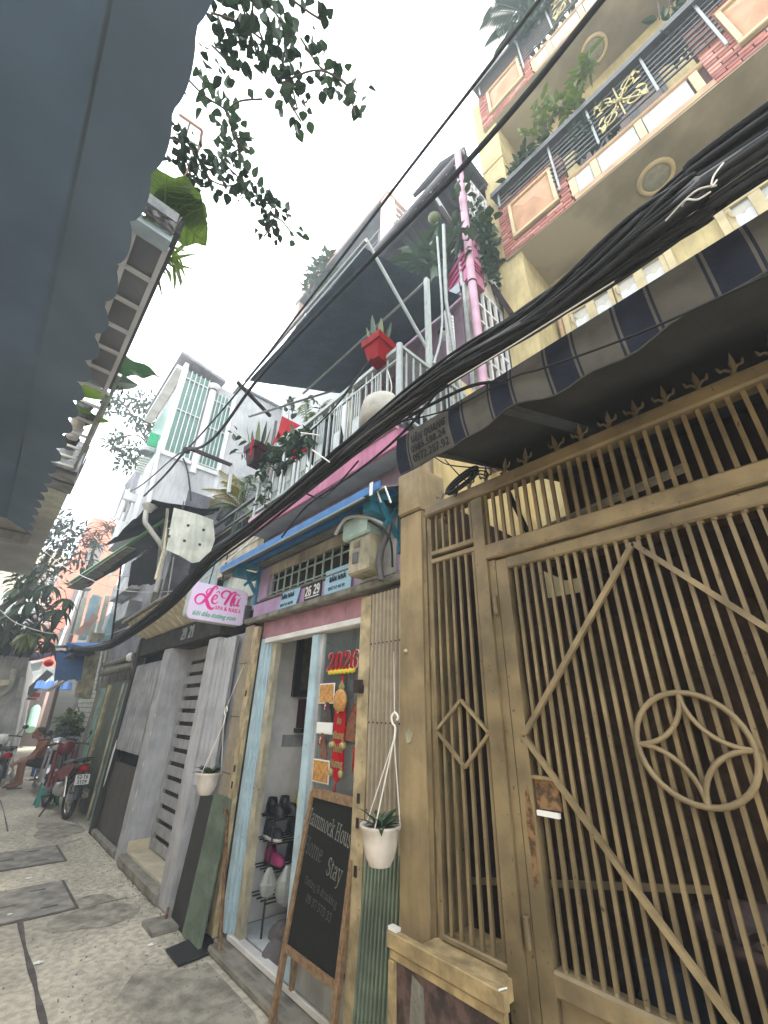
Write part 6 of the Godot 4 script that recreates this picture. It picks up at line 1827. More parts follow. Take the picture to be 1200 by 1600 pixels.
	# pale wires slung down the alley
	for l in [[[Vector3(2.251, 3.960, -4.200), Vector3(2.057, 3.709, -4.300), Vector3(1.898, 3.456, -4.400), Vector3(1.624, 3.079, -4.500), Vector3(1.639, 3.023, -5.500), Vector3(1.643, 3.219, -7.000), Vector3(1.375, 3.480, -8.500), Vector3(1.016, 3.915, -10.000), Vector3(0.649, 4.564, -12.000), Vector3(0.064, 4.886, -12.000), Vector3(-0.437, 5.009, -12.000)], 0.007, "pale wire sagging from the bundle down the alley"], [[Vector3(-0.135, 3.414, -12.000), Vector3(0.201, 3.196, -12.000), Vector3(0.743, 3.067, -12.000), Vector3(1.090, 3.084, -12.000), Vector3(1.709, 3.105, -12.000), Vector3(1.900, 3.103, -11.000), Vector3(2.007, 3.164, -9.000)], 0.009, "lower pale wire sagging past the big-leaved tree"], [[Vector3(1.076, 3.586, -8.000), Vector3(1.472, 3.629, -8.000), Vector3(1.781, 3.674, -8.000)], 0.008, "short pale wire in front of the grey concrete bays"]]:
		O("pale_wire", tube(b(), curve(l[0], 6), l[1], 6), M.cable_white, l[2], "wire", "pale wires over the alley")
	# coil of cable hung on the gate spikes
	var c := T("cable_coil", "coil of black cable hanging on the gate's spikes", "cable coil", Vector3(1.78, 2.82, -1.3))
	for k in 9:
		var pts := []
		for i in 25:
			var t := TAU * i / 24.0
			pts.append(Vector3(1.77 + 0.008 * (k % 3) + 0.03 * sin(t), 2.85 + 0.01 * (k / 3.0) + (0.045 + 0.003 * k) * sin(t) + 0.025 * cos(t), -1.3 + (0.105 + 0.004 * (k % 4)) * cos(t)))
		P(c, "turn", tube(b(), pts, 0.008, 5), M.cable)
	for e in [[Vector3(1.750, 2.779, -1.333), Vector3(1.700, 2.829, -1.251), Vector3(1.700, 2.831, -1.139), Vector3(1.720, 2.806, -1.083), Vector3(1.760, 2.802, -1.129)], [Vector3(1.750, 2.762, -1.334), Vector3(1.700, 2.792, -1.245), Vector3(1.700, 2.805, -1.128), Vector3(1.720, 2.783, -1.094)], [Vector3(1.700, 3.120, -1.478), Vector3(1.700, 2.964, -1.338), Vector3(1.750, 2.841, -1.075)], [Vector3(1.700, 3.012, -1.361), Vector3(1.700, 2.841, -1.250), Vector3(1.750, 2.811, -1.222)]]:
		P(c, "loose_end", tube(b(), curve(e, 6), 0.004, 5), M.cable)
	P(c, "drop_cable", tube(b(), curve([Vector3(1.850, 2.856, -1.069), Vector3(1.900, 2.743, -1.073), Vector3(1.950, 2.612, -1.053), Vector3(2.000, 2.494, -1.036)], 5), 0.014, 6), M.cable)

func hanging_pot(at: Vector3, hook: Vector3, top: Vector3, label: String, r: float) -> void:
	var o := T("hanging_pot", label, "flower pot", at, "white pots hung beside the shopfront")
	var k := r / 0.085
	P(o, "pot", lathe(b(), at, [[0.0, 0.0], [0.05 * k, 0.0], [0.055 * k, 0.012 * k], [0.066 * k, 0.03 * k], [0.08 * k, 0.08 * k], [0.083 * k, 0.125 * k], [0.096 * k, 0.14 * k], [0.098 * k, 0.152 * k], [0.088 * k, 0.152 * k], [0.08 * k, 0.135 * k]], 20), M.white_pot)
	P(o, "soil", lathe(b(), at, [[0.08 * k, 0.132 * k], [0.0, 0.138 * k]], 16), M.soil)
	for i in 3:
		var a := TAU * i / 3.0 + 0.5
		P(o, "cord", tube(b(), [at + Vector3(cos(a) * 0.094 * k, 0.15 * k, sin(a) * 0.094 * k), hook + Vector3(0, -0.07, 0)], 0.0035, 5), M.rope)
	P(o, "hook", tube(b(), curve([hook + Vector3(0, -0.08, 0), hook + Vector3(0, -0.02, 0.008), hook + Vector3(0, 0.0, -0.012), hook + Vector3(0, 0.03, -0.02), hook + Vector3(0, 0.05, 0.005), hook + Vector3(0, 0.03, 0.028), hook + Vector3(0, 0.015, 0.02)], 5), 0.006, 6), M.rope)
	P(o, "hanger", tube(b(), [hook + Vector3(0, 0.045, 0), top], 0.002, 4), M.rope)
	var s := b()
	for i in 26:
		var a := rnd(0, TAU)
		var e := rnd(0.3, 1.2)
		leaf(s, at + Vector3(cos(a) * 0.02, 0.14 * k, sin(a) * 0.02), Vector3(cos(a) * 0.8, e, sin(a) * 0.8), Vector3.UP, rnd(0.07, 0.13), rnd(0.025, 0.04), rnd(0.1, 0.5))
	P(o, "leaves", s, M.leaf_mid, "", "stuff")

func leaning_sheet(called: String, label: String, z0: float, z1: float, h: float, m: Material, x: float, ribs: int, group := "") -> void:
	# ribbed sheet leaning against the front: foot at x - 0.07
	var o := T(called, label, "panel", Vector3(x, 0, (z0 + z1) / 2), group)
	# backing sheet and proud ribs with grooves between them
	var lean := Vector3(0.07, h, 0)
	var s0 := b()
	var f0 := Vector3(x - 0.05, 0.008, z0)
	var f1 := Vector3(x - 0.05, 0.008, z1)
	var bk := Vector3(0.008, 0, 0)
	hexa(s0, [f0, f1, f1 + lean, f0 + lean, f0 + bk, f1 + bk, f1 + lean + bk, f0 + lean + bk])
	P(o, "sheet", s0, m)
	if ribs > 1:
		var w := (z1 - z0) / ribs
		for k in ribs:
			var s := b()
			var za := z0 + w * k + w * 0.12
			var zb := z0 + w * (k + 1) - w * 0.12
			var d := Vector3(-0.018, 0.0, 0)
			var tip := lean * (1.0 + 0.012 * sin(k * 1.7))
			var p0 := Vector3(x - 0.052, 0.008, za)
			var p1 := Vector3(x - 0.052, 0.008, zb)
			var n0 := p0 + d + Vector3(0, 0, w * 0.16)
			var n1 := p1 + d - Vector3(0, 0, w * 0.16)
			hexa(s, [p0, n0, n1, p1, p0 + tip, n0 + tip, n1 + tip, p1 + tip])
			P(o, "rib", s, m)

func small_things() -> void:
	hanging_pot(Vector3(1.66, 0.96, -1.84), Vector3(1.660, 1.557, -1.750), Vector3(1.86, 1.95, -1.97), "right-hand white hanging pot above the dark green sheet", 0.088)
	hanging_pot(Vector3(1.62, 0.99, -3.9), Vector3(1.620, 1.575, -3.776), Vector3(1.87, 2.0, -4.12), "left-hand white hanging pot above the pale green sheet", 0.085)
	leaning_sheet("ribbed_sheet", "dark green ribbed plastic sheet beside the chalkboard easel", -2.2, -1.86, 0.93, M.green_sheet, 1.87, 12, "green ribbed sheets leaning by the folding gates")
	leaning_sheet("ribbed_sheet", "pale green ribbed plastic sheet under the left hanging pot", -4.3, -3.96, 0.92, M.green_sheet, 1.86, 12, "green ribbed sheets leaning by the folding gates")
	leaning_sheet("black_board", "black panel leaning between the grey pillar and green sheet", -4.6, -4.31, 0.9, M.black_sheet, 1.85, 1)
	var r := T("iron_rod", "rusty iron rod standing in front of the left folding gate", "rod", Vector3(1.82, 0, -3.95))
	P(r, "rod", tube(b(), [Vector3(1.800, 0.109, -3.631), Vector3(1.820, 0.438, -3.753), Vector3(1.840, 0.838, -3.907)], 0.014, 6), M.rusty)
	P(r, "hook", tube(b(), curve([Vector3(1.840, 0.838, -3.907), Vector3(1.820, 0.881, -3.918), Vector3(1.810, 0.840, -3.913)], 4), 0.01, 6), M.rusty)
	# rubber mat on the alley floor
	var s := b()
	var poly := PackedVector2Array()
	for p in [Vector3(1.617, 0.000, -4.118), Vector3(1.828, 0.000, -4.168), Vector3(1.957, -0.000, -4.168), Vector3(1.903, 0.000, -3.885), Vector3(1.771, 0.000, -3.857), Vector3(1.618, 0.000, -3.844)]:
		poly.append(Vector2(p.x, p.z))
	slab(s, poly, Vector3(0, 0.005, 0), Vector3.RIGHT, Vector3.BACK, Vector3(0, 0.014, 0))
	O("rubber_mat", s, M.bike_black, "black rubber mat on the concrete before the blue door jamb", "mat")
	# chalkboard easel
	var e := T("chalkboard", "wooden framed chalkboard easel leaning before the glass door", "chalkboard", Vector3(1.86, 0, -2.6))
	var foot := [Vector3(1.815, 0.0, -2.9), Vector3(1.815, 0.0, -2.36)]
	var head := [Vector3(1.925, 1.11, -2.83), Vector3(1.925, 1.11, -2.33)]
	for i in 2:
		P(e, "leg", bar(b(), foot[i], head[i], 0.028, 0.035, Vector3.RIGHT), M.wood_frame)
	P(e, "top_rail", bar(b(), head[0], head[1], 0.028, 0.05, Vector3.RIGHT), M.wood_frame)
	var l0: Vector3 = foot[0].lerp(head[0], 0.3)
	var l1: Vector3 = foot[1].lerp(head[1], 0.3)
	P(e, "lower_rail", bar(b(), l0, l1, 0.026, 0.035, Vector3.RIGHT), M.wood_frame)
	s = b()
	var back := Vector3(0.012, 0, 0)
	hexa(s, [l0, l1, head[1], head[0], l0 + back, l1 + back, head[1] + back, head[0] + back])
	P(e, "slate", s, M.chalkboard)
	for i in 2:
		P(e, "back_leg", bar(b(), head[i] + Vector3(0.02, 0, 0), Vector3(1.93, 0.12, foot[i].z), 0.025), M.wood_frame)
	var up = (head[0] - foot[0]).normalized()
	var bz := Vector3(0, 0, 1).cross(up)
	var hand := Basis(Vector3(0, -0.12, 1), up, bz)
	var slant := Basis(Vector3(0, -0.12, 1), up + Vector3(0, 0, 0.15), bz)
	for t in [["Hammock House", 0.085, 0.86, -2.59, M.chalk, 0.52], ["Home", 0.085, 0.74, -2.73, M.chalk_faint, 0.6], ["Stay", 0.085, 0.69, -2.49, M.chalk, 0.6], ["Eating & drinking", 0.035, 0.585, -2.6, M.chalk_faint, 0.8], ["09 37 573 33", 0.04, 0.52, -2.6, M.chalk_faint, 0.8]]:
		var at: Vector3 = foot[0].lerp(head[0], t[2])
		at.z = t[3]
		txt(e, "chalk_writing", t[0], t[1], at + Vector3(-0.004, 0, 0), slant, t[4], "Droid Serif", 400, 0.001, t[5])
	# framed board propped under the gate's side panel
	var f := T("propped_board", "dark red stained board in a yellow timber frame under the ledge", "board", Vector3(1.7, 0, -1.48))
	P(f, "top_rail", cham(b(), 1.665, 1.697, 0.69, 0.745, -1.79, -1.2, 0.004), M.bench_wood)
	P(f, "lower_rail", cham(b(), 1.675, 1.7, 0.655, 0.687, -1.78, -1.21, 0.004), M.bench_wood)
	P(f, "leg", cham(b(), 1.67, 1.7, 0.0, 0.653, -1.785, -1.755, 0.004), M.bench_wood)
	P(f, "leg", cham(b(), 1.67, 1.7, 0.0, 0.653, -1.235, -1.205, 0.004), M.bench_wood)
	P(f, "board", bx(b(), 1.69, 1.71, 0.02, 0.652, -1.754, -1.236), M.slate_red)
	P(f, "stain", slab(b(), PackedVector2Array([Vector2(0, 0), Vector2(0.09, 0.0), Vector2(0.11, 0.2), Vector2(0.08, 0.6), Vector2(0.02, 0.62), Vector2(-0.02, 0.3)]), Vector3(1.687, 0.02, -1.68), Vector3(0, 0, 1), Vector3.UP, Vector3(0.003, 0, 0)), M.ledge)
	P(f, "nail", tube(b(), [Vector3(1.66, 0.748, -1.215), Vector3(1.69, 0.75, -1.2)], 0.003, 5), M.paper_white)
	P(f, "broken_edge", bx(b(), 1.67, 1.7, 0.747, 0.76, -1.79, -1.74), M.paper_white)
	# new year decorations on the glass
	var d := T("year_decoration", "red glitter 2026 cut-out on a yellow base stuck to the glass", "decoration", Vector3(1.97, 1.86, -2.64))
	txt(d, "figures", "2026", 0.135, Vector3(1.965, 1.95, -2.64), Basis(Vector3(0, 0, 1), Vector3(0, 1, 0.1), Vector3(-1, 0, 0)), M.white_pot, "Droid Serif", 700, 0.002, 0.92)
	txt(d, "figures", "2026", 0.128, Vector3(1.962, 1.95, -2.64), Basis(Vector3(0, 0, 1), Vector3(0, 1, 0.1), Vector3(-1, 0, 0)), M.red_cloth, "Droid Serif", 700, 0.004, 0.92)
	s = b()
	for k in 14:
		lathe(s, Vector3(1.965, 1.855 + 0.006 * (k % 2), -2.79 + 0.023 * k), [[0.0, 0.0], [0.014, 0.008], [0.016, 0.02], [0.009, 0.032], [0.0, 0.036]], 7)
	P(d, "base", s, M.yellow_bright)
	d = T("new_year_banner", "long red new year pendant with gold motifs hanging on the glass", "decoration", Vector3(1.96, 1.05, -2.62))
	P(d, "ribbon", bx(b(), 1.964, 1.968, 1.7, 1.85, -2.635, -2.612), M.red_cloth)
	P(d, "knot", slab(b(), PackedVector2Array([Vector2(0, -0.045), Vector2(0.035, 0), Vector2(0, 0.045), Vector2(-0.035, 0)]), Vector3(1.958, 1.77, -2.624), Vector3(0, 0, 1), Vector3.UP, Vector3(0.006, 0, 0)), M.gold)
	P(d, "pendant", slab(b(), PackedVector2Array([Vector2(-0.068, 0.02), Vector2(-0.055, 0.0), Vector2(0.0, -0.045), Vector2(0.055, 0.0), Vector2(0.068, 0.02), Vector2(0.062, 0.42), Vector2(0.05, 0.46), Vector2(-0.05, 0.46), Vector2(-0.062, 0.42)]), Vector3(1.957, 1.225, -2.62), Vector3(0, 0, 1), Vector3.UP, Vector3(0.006, 0, 0)), M.red_cloth)
	P(d, "roundel", lathe(b(), Vector3.ZERO, [[0.075, 0.0], [0.075, 0.012], [0.05, 0.02], [0.0, 0.022]], 18), M.print_orange).transform = Transform3D(Basis(Vector3(0, 0, 1), Vector3(-1, 0, 0), Vector3(0, -1, 0)), Vector3(1.956, 1.68, -2.62) - off(d))
	for k in 7:
		var a := TAU * k / 7.0
		P(d, "gold_petal", lathe(b(), Vector3(1.95, 1.675 + 0.075 * sin(a), -2.62 + 0.07 * cos(a)), [[0.0, -0.012], [0.012, 0.0], [0.0, 0.012]], 6), M.gold)
	for k in 4:
		var y: float = [1.55, 1.46, 1.38, 1.29][k]
		var wd: String = ["An", "Khang", "Thinh", "Vuong"][k]
		viet(d, "gold_lettering", wd, [[], [], [[2, "dot"]], [[1, "horn"], [2, "horn"], [2, "dot"]]][k], 0.045, Vector3(1.954, y, -2.62), FACADE, M.gold, 700, 0.65)
	for e2 in [-1, 1]:
		P(d, "gold_cloud", lathe(b(), Vector3(1.954, 1.4, -2.62 + e2 * 0.06), [[0.0, -0.025], [0.03, -0.01], [0.025, 0.015], [0.0, 0.025]], 7), M.gold)
		P(d, "gold_cloud", lathe(b(), Vector3(1.954, 1.235, -2.62 + e2 * 0.055), [[0.0, -0.03], [0.02, -0.01], [0.022, 0.015], [0.0, 0.03]], 7), M.gold)
	P(d, "tassel", tube(b(), [Vector3(1.958, 1.18, -2.625), Vector3(1.956, 1.12, -2.63), Vector3(1.955, 1.02, -2.635)], [0.004, 0.012, 0.014], 7), M.red_dark)
	var prints := [["upper orange print with white border on the glass", -2.915, -2.72, 1.66, 1.8, M.print_orange], ["lower orange print with white border above the chalkboard", -2.92, -2.72, 1.16, 1.3, M.print_orange], ["blank white note stuck between the two horse pictures", -2.915, -2.715, 1.46, 1.535, M.paper_white]]
	for p in prints:
		var pr := T("glass_print", p[0], "picture", Vector3(1.97, p[3], p[1]), "prints stuck on the glass door")
		P(pr, "border", bx(b(), 1.968, 1.972, p[3], p[4], p[1], p[2]), M.paper_white)
		P(pr, "picture", bx(b(), 1.964, 1.967, p[3] + 0.008, p[4] - 0.008, p[1] + 0.01, p[2] - 0.01), p[5])
	horse("dark horse head cut-out beside the banner's top", Vector3(1.966, 1.535, -2.83), 0.16, M.horse_dark, 1.0)
	horse("brown horse cut-out under the white note", Vector3(1.966, 1.31, -2.86), 0.17, M.horse_brown, 1.0)
	horse("reddish horse cut-out at the right edge of the glass", Vector3(1.966, 1.43, -2.41), 0.26, M.horse_brown, -1.0)
	P(T("red_tassels", "red paper tassels hanging under the right horse cut-out", "decoration", Vector3(1.966, 1.2, -2.42)), "tassel", slab(b(), PackedVector2Array([Vector2(-0.04, 0.2), Vector2(-0.045, 0.05), Vector2(-0.02, 0.12), Vector2(0.0, 0.0), Vector2(0.02, 0.12), Vector2(0.03, 0.02), Vector2(0.04, 0.2)]), Vector3(1.964, 1.2, -2.42), Vector3(0, 0, 1), Vector3.UP, Vector3(0.004, 0, 0)), M.red_cloth)
	# shoe rack inside the door
	var k := T("shoe_rack", "black wire shoe rack standing inside the open door", "shoe rack", Vector3(2.3, 0.08, -3.78))
	for x in [2.13, 2.7]:
		for z in [-3.93, -3.66]:
			P(k, "leg", tube(b(), [Vector3(x, 0.085, z), Vector3(x, 0.82, z)], 0.009, 6), M.bike_black)
	for y in [0.28, 0.46, 0.64, 0.8]:
		for j in 5:
			P(k, "shelf_wire", tube(b(), [Vector3(2.13, y, -3.93 + 0.068 * j), Vector3(2.7, y, -3.93 + 0.068 * j)], 0.006, 5), M.bike_black)
	var sh := [["black shoe on top of the rack nearest the door", 2.2, 0.81, M.bike_black], ["second black shoe on top of the rack", 2.32, 0.81, M.bike_black], ["navy trainer with white sole on the rack's upper shelf", 2.2, 0.65, M.navy], ["dark shoe behind the trainer on the upper shelf", 2.42, 0.65, M.bike_black], ["pink shoe on the middle shelf of the rack", 2.24, 0.47, M.pink_shoe], ["black shoe beside the pink shoe", 2.44, 0.47, M.bike_black], ["dark brown shoe on the floor under the rack", 2.5, 0.09, M.maroon_pot]]
	for p in sh:
		var t := T("shoe", p[0], "shoe", Vector3(p[1], p[2], -3.8), "shoes on the wire rack")
		var up2 := b()
		up2.set_smooth_group(1)
		lathe(up2, Vector3(p[1], p[2] + 0.02, -3.74), [[0.045, 0.0], [0.048, 0.03], [0.03, 0.06], [0.0, 0.07]], 10, 1.0, 2.2)
		lathe(up2, Vector3(p[1], p[2] + 0.02, -3.84), [[0.043, 0.0], [0.045, 0.04], [0.036, 0.1], [0.03, 0.1]], 10, 1.0, 1.3)
		P(t, "upper", up2, p[3])
		P(t, "sole", lathe(b(), Vector3(p[1], p[2], -3.78), [[0.0, 0.0], [0.05, 0.0], [0.05, 0.022], [0.0, 0.022]], 12, 1.0, 2.8), M.paper_white if p[3] == M.navy else M.bike_black)
	var hm := T("yellow_helmet", "yellow helmet resting on the rack behind the shoes", "helmet", Vector3(2.55, 0.81, -3.8))
	P(hm, "shell", lathe(b(), Vector3(2.55, 0.81, -3.8), [[0.13, 0.0], [0.135, 0.06], [0.11, 0.13], [0.06, 0.17], [0.0, 0.18]], 16), M.yellow_bright)
	P(hm, "brim", lathe(b(), Vector3(2.55, 0.81, -3.8), [[0.13, 0.0], [0.15, -0.005], [0.15, 0.012], [0.13, 0.02]], 16), M.black_frame)
	for p in [["larger crumpled clear plastic bag hanging on the rack", Vector3(2.28, 0.24, -3.62), 0.09, 0.26], ["smaller crumpled clear plastic bag left of the larger one", Vector3(2.14, 0.3, -3.66), 0.065, 0.2]]:
		var bg := b()
		bg.set_smooth_group(1)
		var pr := []
		for i in 7:
			pr.append([p[2] * [0.0, 0.75, 1.0, 1.05, 0.9, 0.6, 0.25][i] * rnd(0.92, 1.08), p[3] * i / 6.0])
		lathe(bg, p[1], pr, 9, 1.0, 0.7, -1)
		O("plastic_bag", bg, M.film, p[0], "plastic bag", "plastic bags on the shoe rack")
	for p in [["grey rag bundled on the threshold tiles", Vector3(2.12, 0.085, -3.38), 0.1], ["darker grey rag lying behind the first rag", Vector3(2.25, 0.085, -3.55), 0.09]]:
		var rg := b()
		rg.set_smooth_group(1)
		for i in 5:
			var cpt: Vector3 = p[1] + Vector3(rnd(-0.06, 0.06), 0.0, rnd(-0.07, 0.07))
			lathe(rg, cpt, [[p[2] * 1.0, 0.0], [p[2] * 0.95, 0.03], [p[2] * 0.6, 0.06 + 0.01 * i], [0.0, 0.065 + 0.01 * i]], 9, rnd(0.6, 1.0), rnd(0.6, 1.0))
		O("rag", rg, M.cloth_grey, p[0], "rag", "rags on the doorstep")
	# things kept on the pink balcony
	var c := T("covered_coil", "pale cloth cover tied over a coil on the cable bundle", "cover", Vector3(1.250, 3.214, -1.483))
	P(c, "cloth", lathe(b(), Vector3(1.250, 3.074, -1.466), [[0.02, 0.0], [0.1, 0.01], [0.125, 0.06], [0.13, 0.12], [0.115, 0.18], [0.06, 0.215], [0.0, 0.22]], 16, 0.8, 1.0), M.cloth_pale)
	P(c, "tie", tube(b(), curve([Vector3(1.250, 3.220, -1.399), Vector3(1.300, 3.374, -1.417), Vector3(1.500, 3.827, -1.679)], 4), 0.004, 5), M.cloth_pale)
	s = b()
	s.set_smooth_group(1)
	for i in 14:
		for j in 6:
			var cc := []
			for g in [[i, j], [i + 1, j], [i + 1, j + 1], [i, j + 1]]:
				var u: float = g[0] / 14.0
				var v: float = g[1] / 6.0
				cc.append(Vector3(1.95 + 0.75 * u, 4.52 + 0.12 * sin(u * PI) - 0.5 * v + 0.02 * sin(u * 20.0), -1.98 - 0.05 * sin(v * 3.0) + 0.03 * sin(u * 17.0 + v * 3.0)))
			q(s, cc[0], cc[1], cc[2], cc[3], Vector3(0, 0, 1))
	O("grey_cloth", s, M.cloth_grey, "grey cloth slung inside the balcony's side railing", "cloth")
	s = b()
	s.set_smooth_group(1)
	lathe(s, Vector3(2.0, 4.05, -3.25), [[0.2, 0.0], [0.26, 0.2], [0.2, 0.42], [0.1, 0.55], [0.0, 0.58]], 12, 0.7, 1.0)
	O("dark_bundle", s, M.navy, "dark blue bundle of clothes behind the balcony railing", "bundle")
	var bl := T("glass_lamp", "round glass lamp hanging by the balcony's front wall", "lamp", Vector3(2.6, 5.3, -1.98))
	P(bl, "globe", lathe(b(), Vector3(2.6, 5.26, -2.0), [[0.0, 0.0], [0.04, 0.01], [0.06, 0.05], [0.05, 0.09], [0.03, 0.11], [0.0, 0.11]], 12), M.film)
	P(bl, "cap", lathe(b(), Vector3(2.6, 5.37, -2.0), [[0.07, 0.0], [0.05, 0.05], [0.02, 0.07], [0.0, 0.08]], 10), M.bike_black)
	P(bl, "cord", tube(b(), [Vector3(2.6, 5.44, -2.0), Vector3(2.6, 5.8, -2.0)], 0.006, 5), M.cable)
	s = b()
	for k2 in 4:
		bx(s, 2.4 + 0.1 * k2, 2.48 + 0.1 * k2, 4.1 + 0.05 * k2, 4.5, -2.45, -2.4)
	O("laundry", s, M.navy, "dark laundry hanging behind the balcony's side bars", "laundry")
	tarp("shade_cloth", "dark green shade cloth stretched over the pink house's balcony", [Vector3(1.45, 5.6, -4.42), Vector3(1.44, 5.55, -1.98), Vector3(3.0, 6.34, -2.0), Vector3(3.0, 6.3, -4.35)], 0.05, M.tarp_green, 0.02)
	O("shade_edge_pole", tube(b(), [Vector3(1.43, 5.63, -4.5), Vector3(1.42, 5.6, -1.94)], 0.018, 7), M.steel_pipe, "thin pole along the front edge of the green shade cloth", "pole")

func horse(label: String, at: Vector3, h: float, m: Material, dir: float) -> void:
	var pts := [[0.1, 0.0], [0.2, 0.35], [0.05, 0.45], [-0.12, 0.5], [-0.16, 0.62], [0.0, 0.78], [0.1, 0.9], [0.16, 1.0], [0.22, 0.9], [0.34, 0.82], [0.46, 0.6], [0.55, 0.35], [0.6, 0.0]]
	var poly := PackedVector2Array()
	for p in pts:
		poly.append(Vector2(p[0] * h * dir, p[1] * h))
	var o := T("horse_cutout", label, "decoration", at, "horse cut-outs on the glass")
	P(o, "head", slab(b(), poly, at, Vector3(0, 0, 1), Vector3.UP, Vector3(0.004, 0, 0)), m)
	P(o, "mane", slab(b(), PackedVector2Array([Vector2(0.2 * h * dir, 0.88 * h), Vector2(0.46 * h * dir, 0.62 * h), Vector2(0.68 * h * dir, 0.1 * h), Vector2(0.52 * h * dir, 0.4 * h), Vector2(0.36 * h * dir, 0.68 * h)]), at + Vector3(-0.004, 0, 0), Vector3(0, 0, 1), Vector3.UP, Vector3(0.003, 0, 0)), M.horse_dark if m != M.horse_dark else M.brown_bar)
	P(o, "blaze", slab(b(), PackedVector2Array([Vector2(0.0, 0.55 * h), Vector2(0.06 * h * dir, 0.78 * h), Vector2(0.1 * h * dir, 0.75 * h), Vector2(0.05 * h * dir, 0.52 * h)]), at + Vector3(-0.004, 0, 0), Vector3(0, 0, 1), Vector3.UP, Vector3(0.003, 0, 0)), M.paper_white)
	P(o, "bridle", tube(b(), [at + Vector3(-0.005, 0.55 * h, -0.1 * h * dir), at + Vector3(-0.005, 0.7 * h, 0.3 * h * dir)], 0.003, 5), M.red_cloth)

func body_field(p: Vector3, bones: Array) -> float:
	# smooth union of tapered capsules [a, b, radius a, radius b]
	var d := 1.0
	for e in bones:
		var a: Vector3 = e[0]
		var ab: Vector3 = e[1] - a
		var t := clampf((p - a).dot(ab) / maxf(ab.length_squared(), 1e-6), 0.0, 1.0)
		var k: float = p.distance_to(a + ab * t) - lerpf(e[2], e[3], t)
		var h := clampf(0.5 + 0.5 * (d - k) / 0.03, 0.0, 1.0)
		d = lerpf(d, k, h) - 0.03 * h * (1.0 - h)
	return d

func skin(s: SurfaceTool, bones: Array, cell: float) -> void:
	# surface nets over the boxes round each bone
	s.set_smooth_group(1)
	var val := {}
	var cells := {}
	for e in bones:
		var r: float = maxf(e[2], e[3]) + cell * 2.0
		var lo := Vector3(minf(e[0].x, e[1].x), minf(e[0].y, e[1].y), minf(e[0].z, e[1].z)) - Vector3.ONE * r
		var hi := Vector3(maxf(e[0].x, e[1].x), maxf(e[0].y, e[1].y), maxf(e[0].z, e[1].z)) + Vector3.ONE * r
		for x in range(int(floor(lo.x / cell)), int(ceil(hi.x / cell)) + 1):
			for y in range(int(floor(lo.y / cell)), int(ceil(hi.y / cell)) + 1):
				for z in range(int(floor(lo.z / cell)), int(ceil(hi.z / cell)) + 1):
					cells[Vector3i(x, y, z)] = true
	var near := func(i: Vector3i) -> float:
		if not val.has(i):
			val[i] = body_field(Vector3(i) * cell, bones)
		return val[i]
	var vert := {}
	for c in cells:
		var sum := Vector3.ZERO
		var n := 0
		for ax in 3:
			for u in 2:
				for v in 2:
					var o: Vector3i = c
					o[(ax + 1) % 3] += u
					o[(ax + 2) % 3] += v
					var o2 := o
					o2[ax] += 1
					var f0: float = near.call(o)
					var f1: float = near.call(o2)
					if (f0 < 0.0) != (f1 < 0.0):
						sum += Vector3(o).lerp(Vector3(o2), f0 / (f0 - f1))
						n += 1
		if n > 0:
			vert[c] = sum / n * cell
	for c in vert:
		for ax in 3:
			var o2: Vector3i = c
			o2[ax] += 1
			var f0: float = near.call(c)
			var f1: float = near.call(o2)
			if (f0 < 0.0) != (f1 < 0.0):
				var a: Vector3i = c
				var p1 := a
				p1[(ax + 1) % 3] -= 1
				var p2 := p1
				p2[(ax + 2) % 3] -= 1
				var p3 := a
				p3[(ax + 2) % 3] -= 1
				if vert.has(p1) and vert.has(p2) and vert.has(p3):
					var out := Vector3.ZERO
					out[ax] = 1.0 if f0 < 0.0 else -1.0
					q(s, vert[a], vert[p1], vert[p2], vert[p3], out)
	s.set_smooth_group(-1)

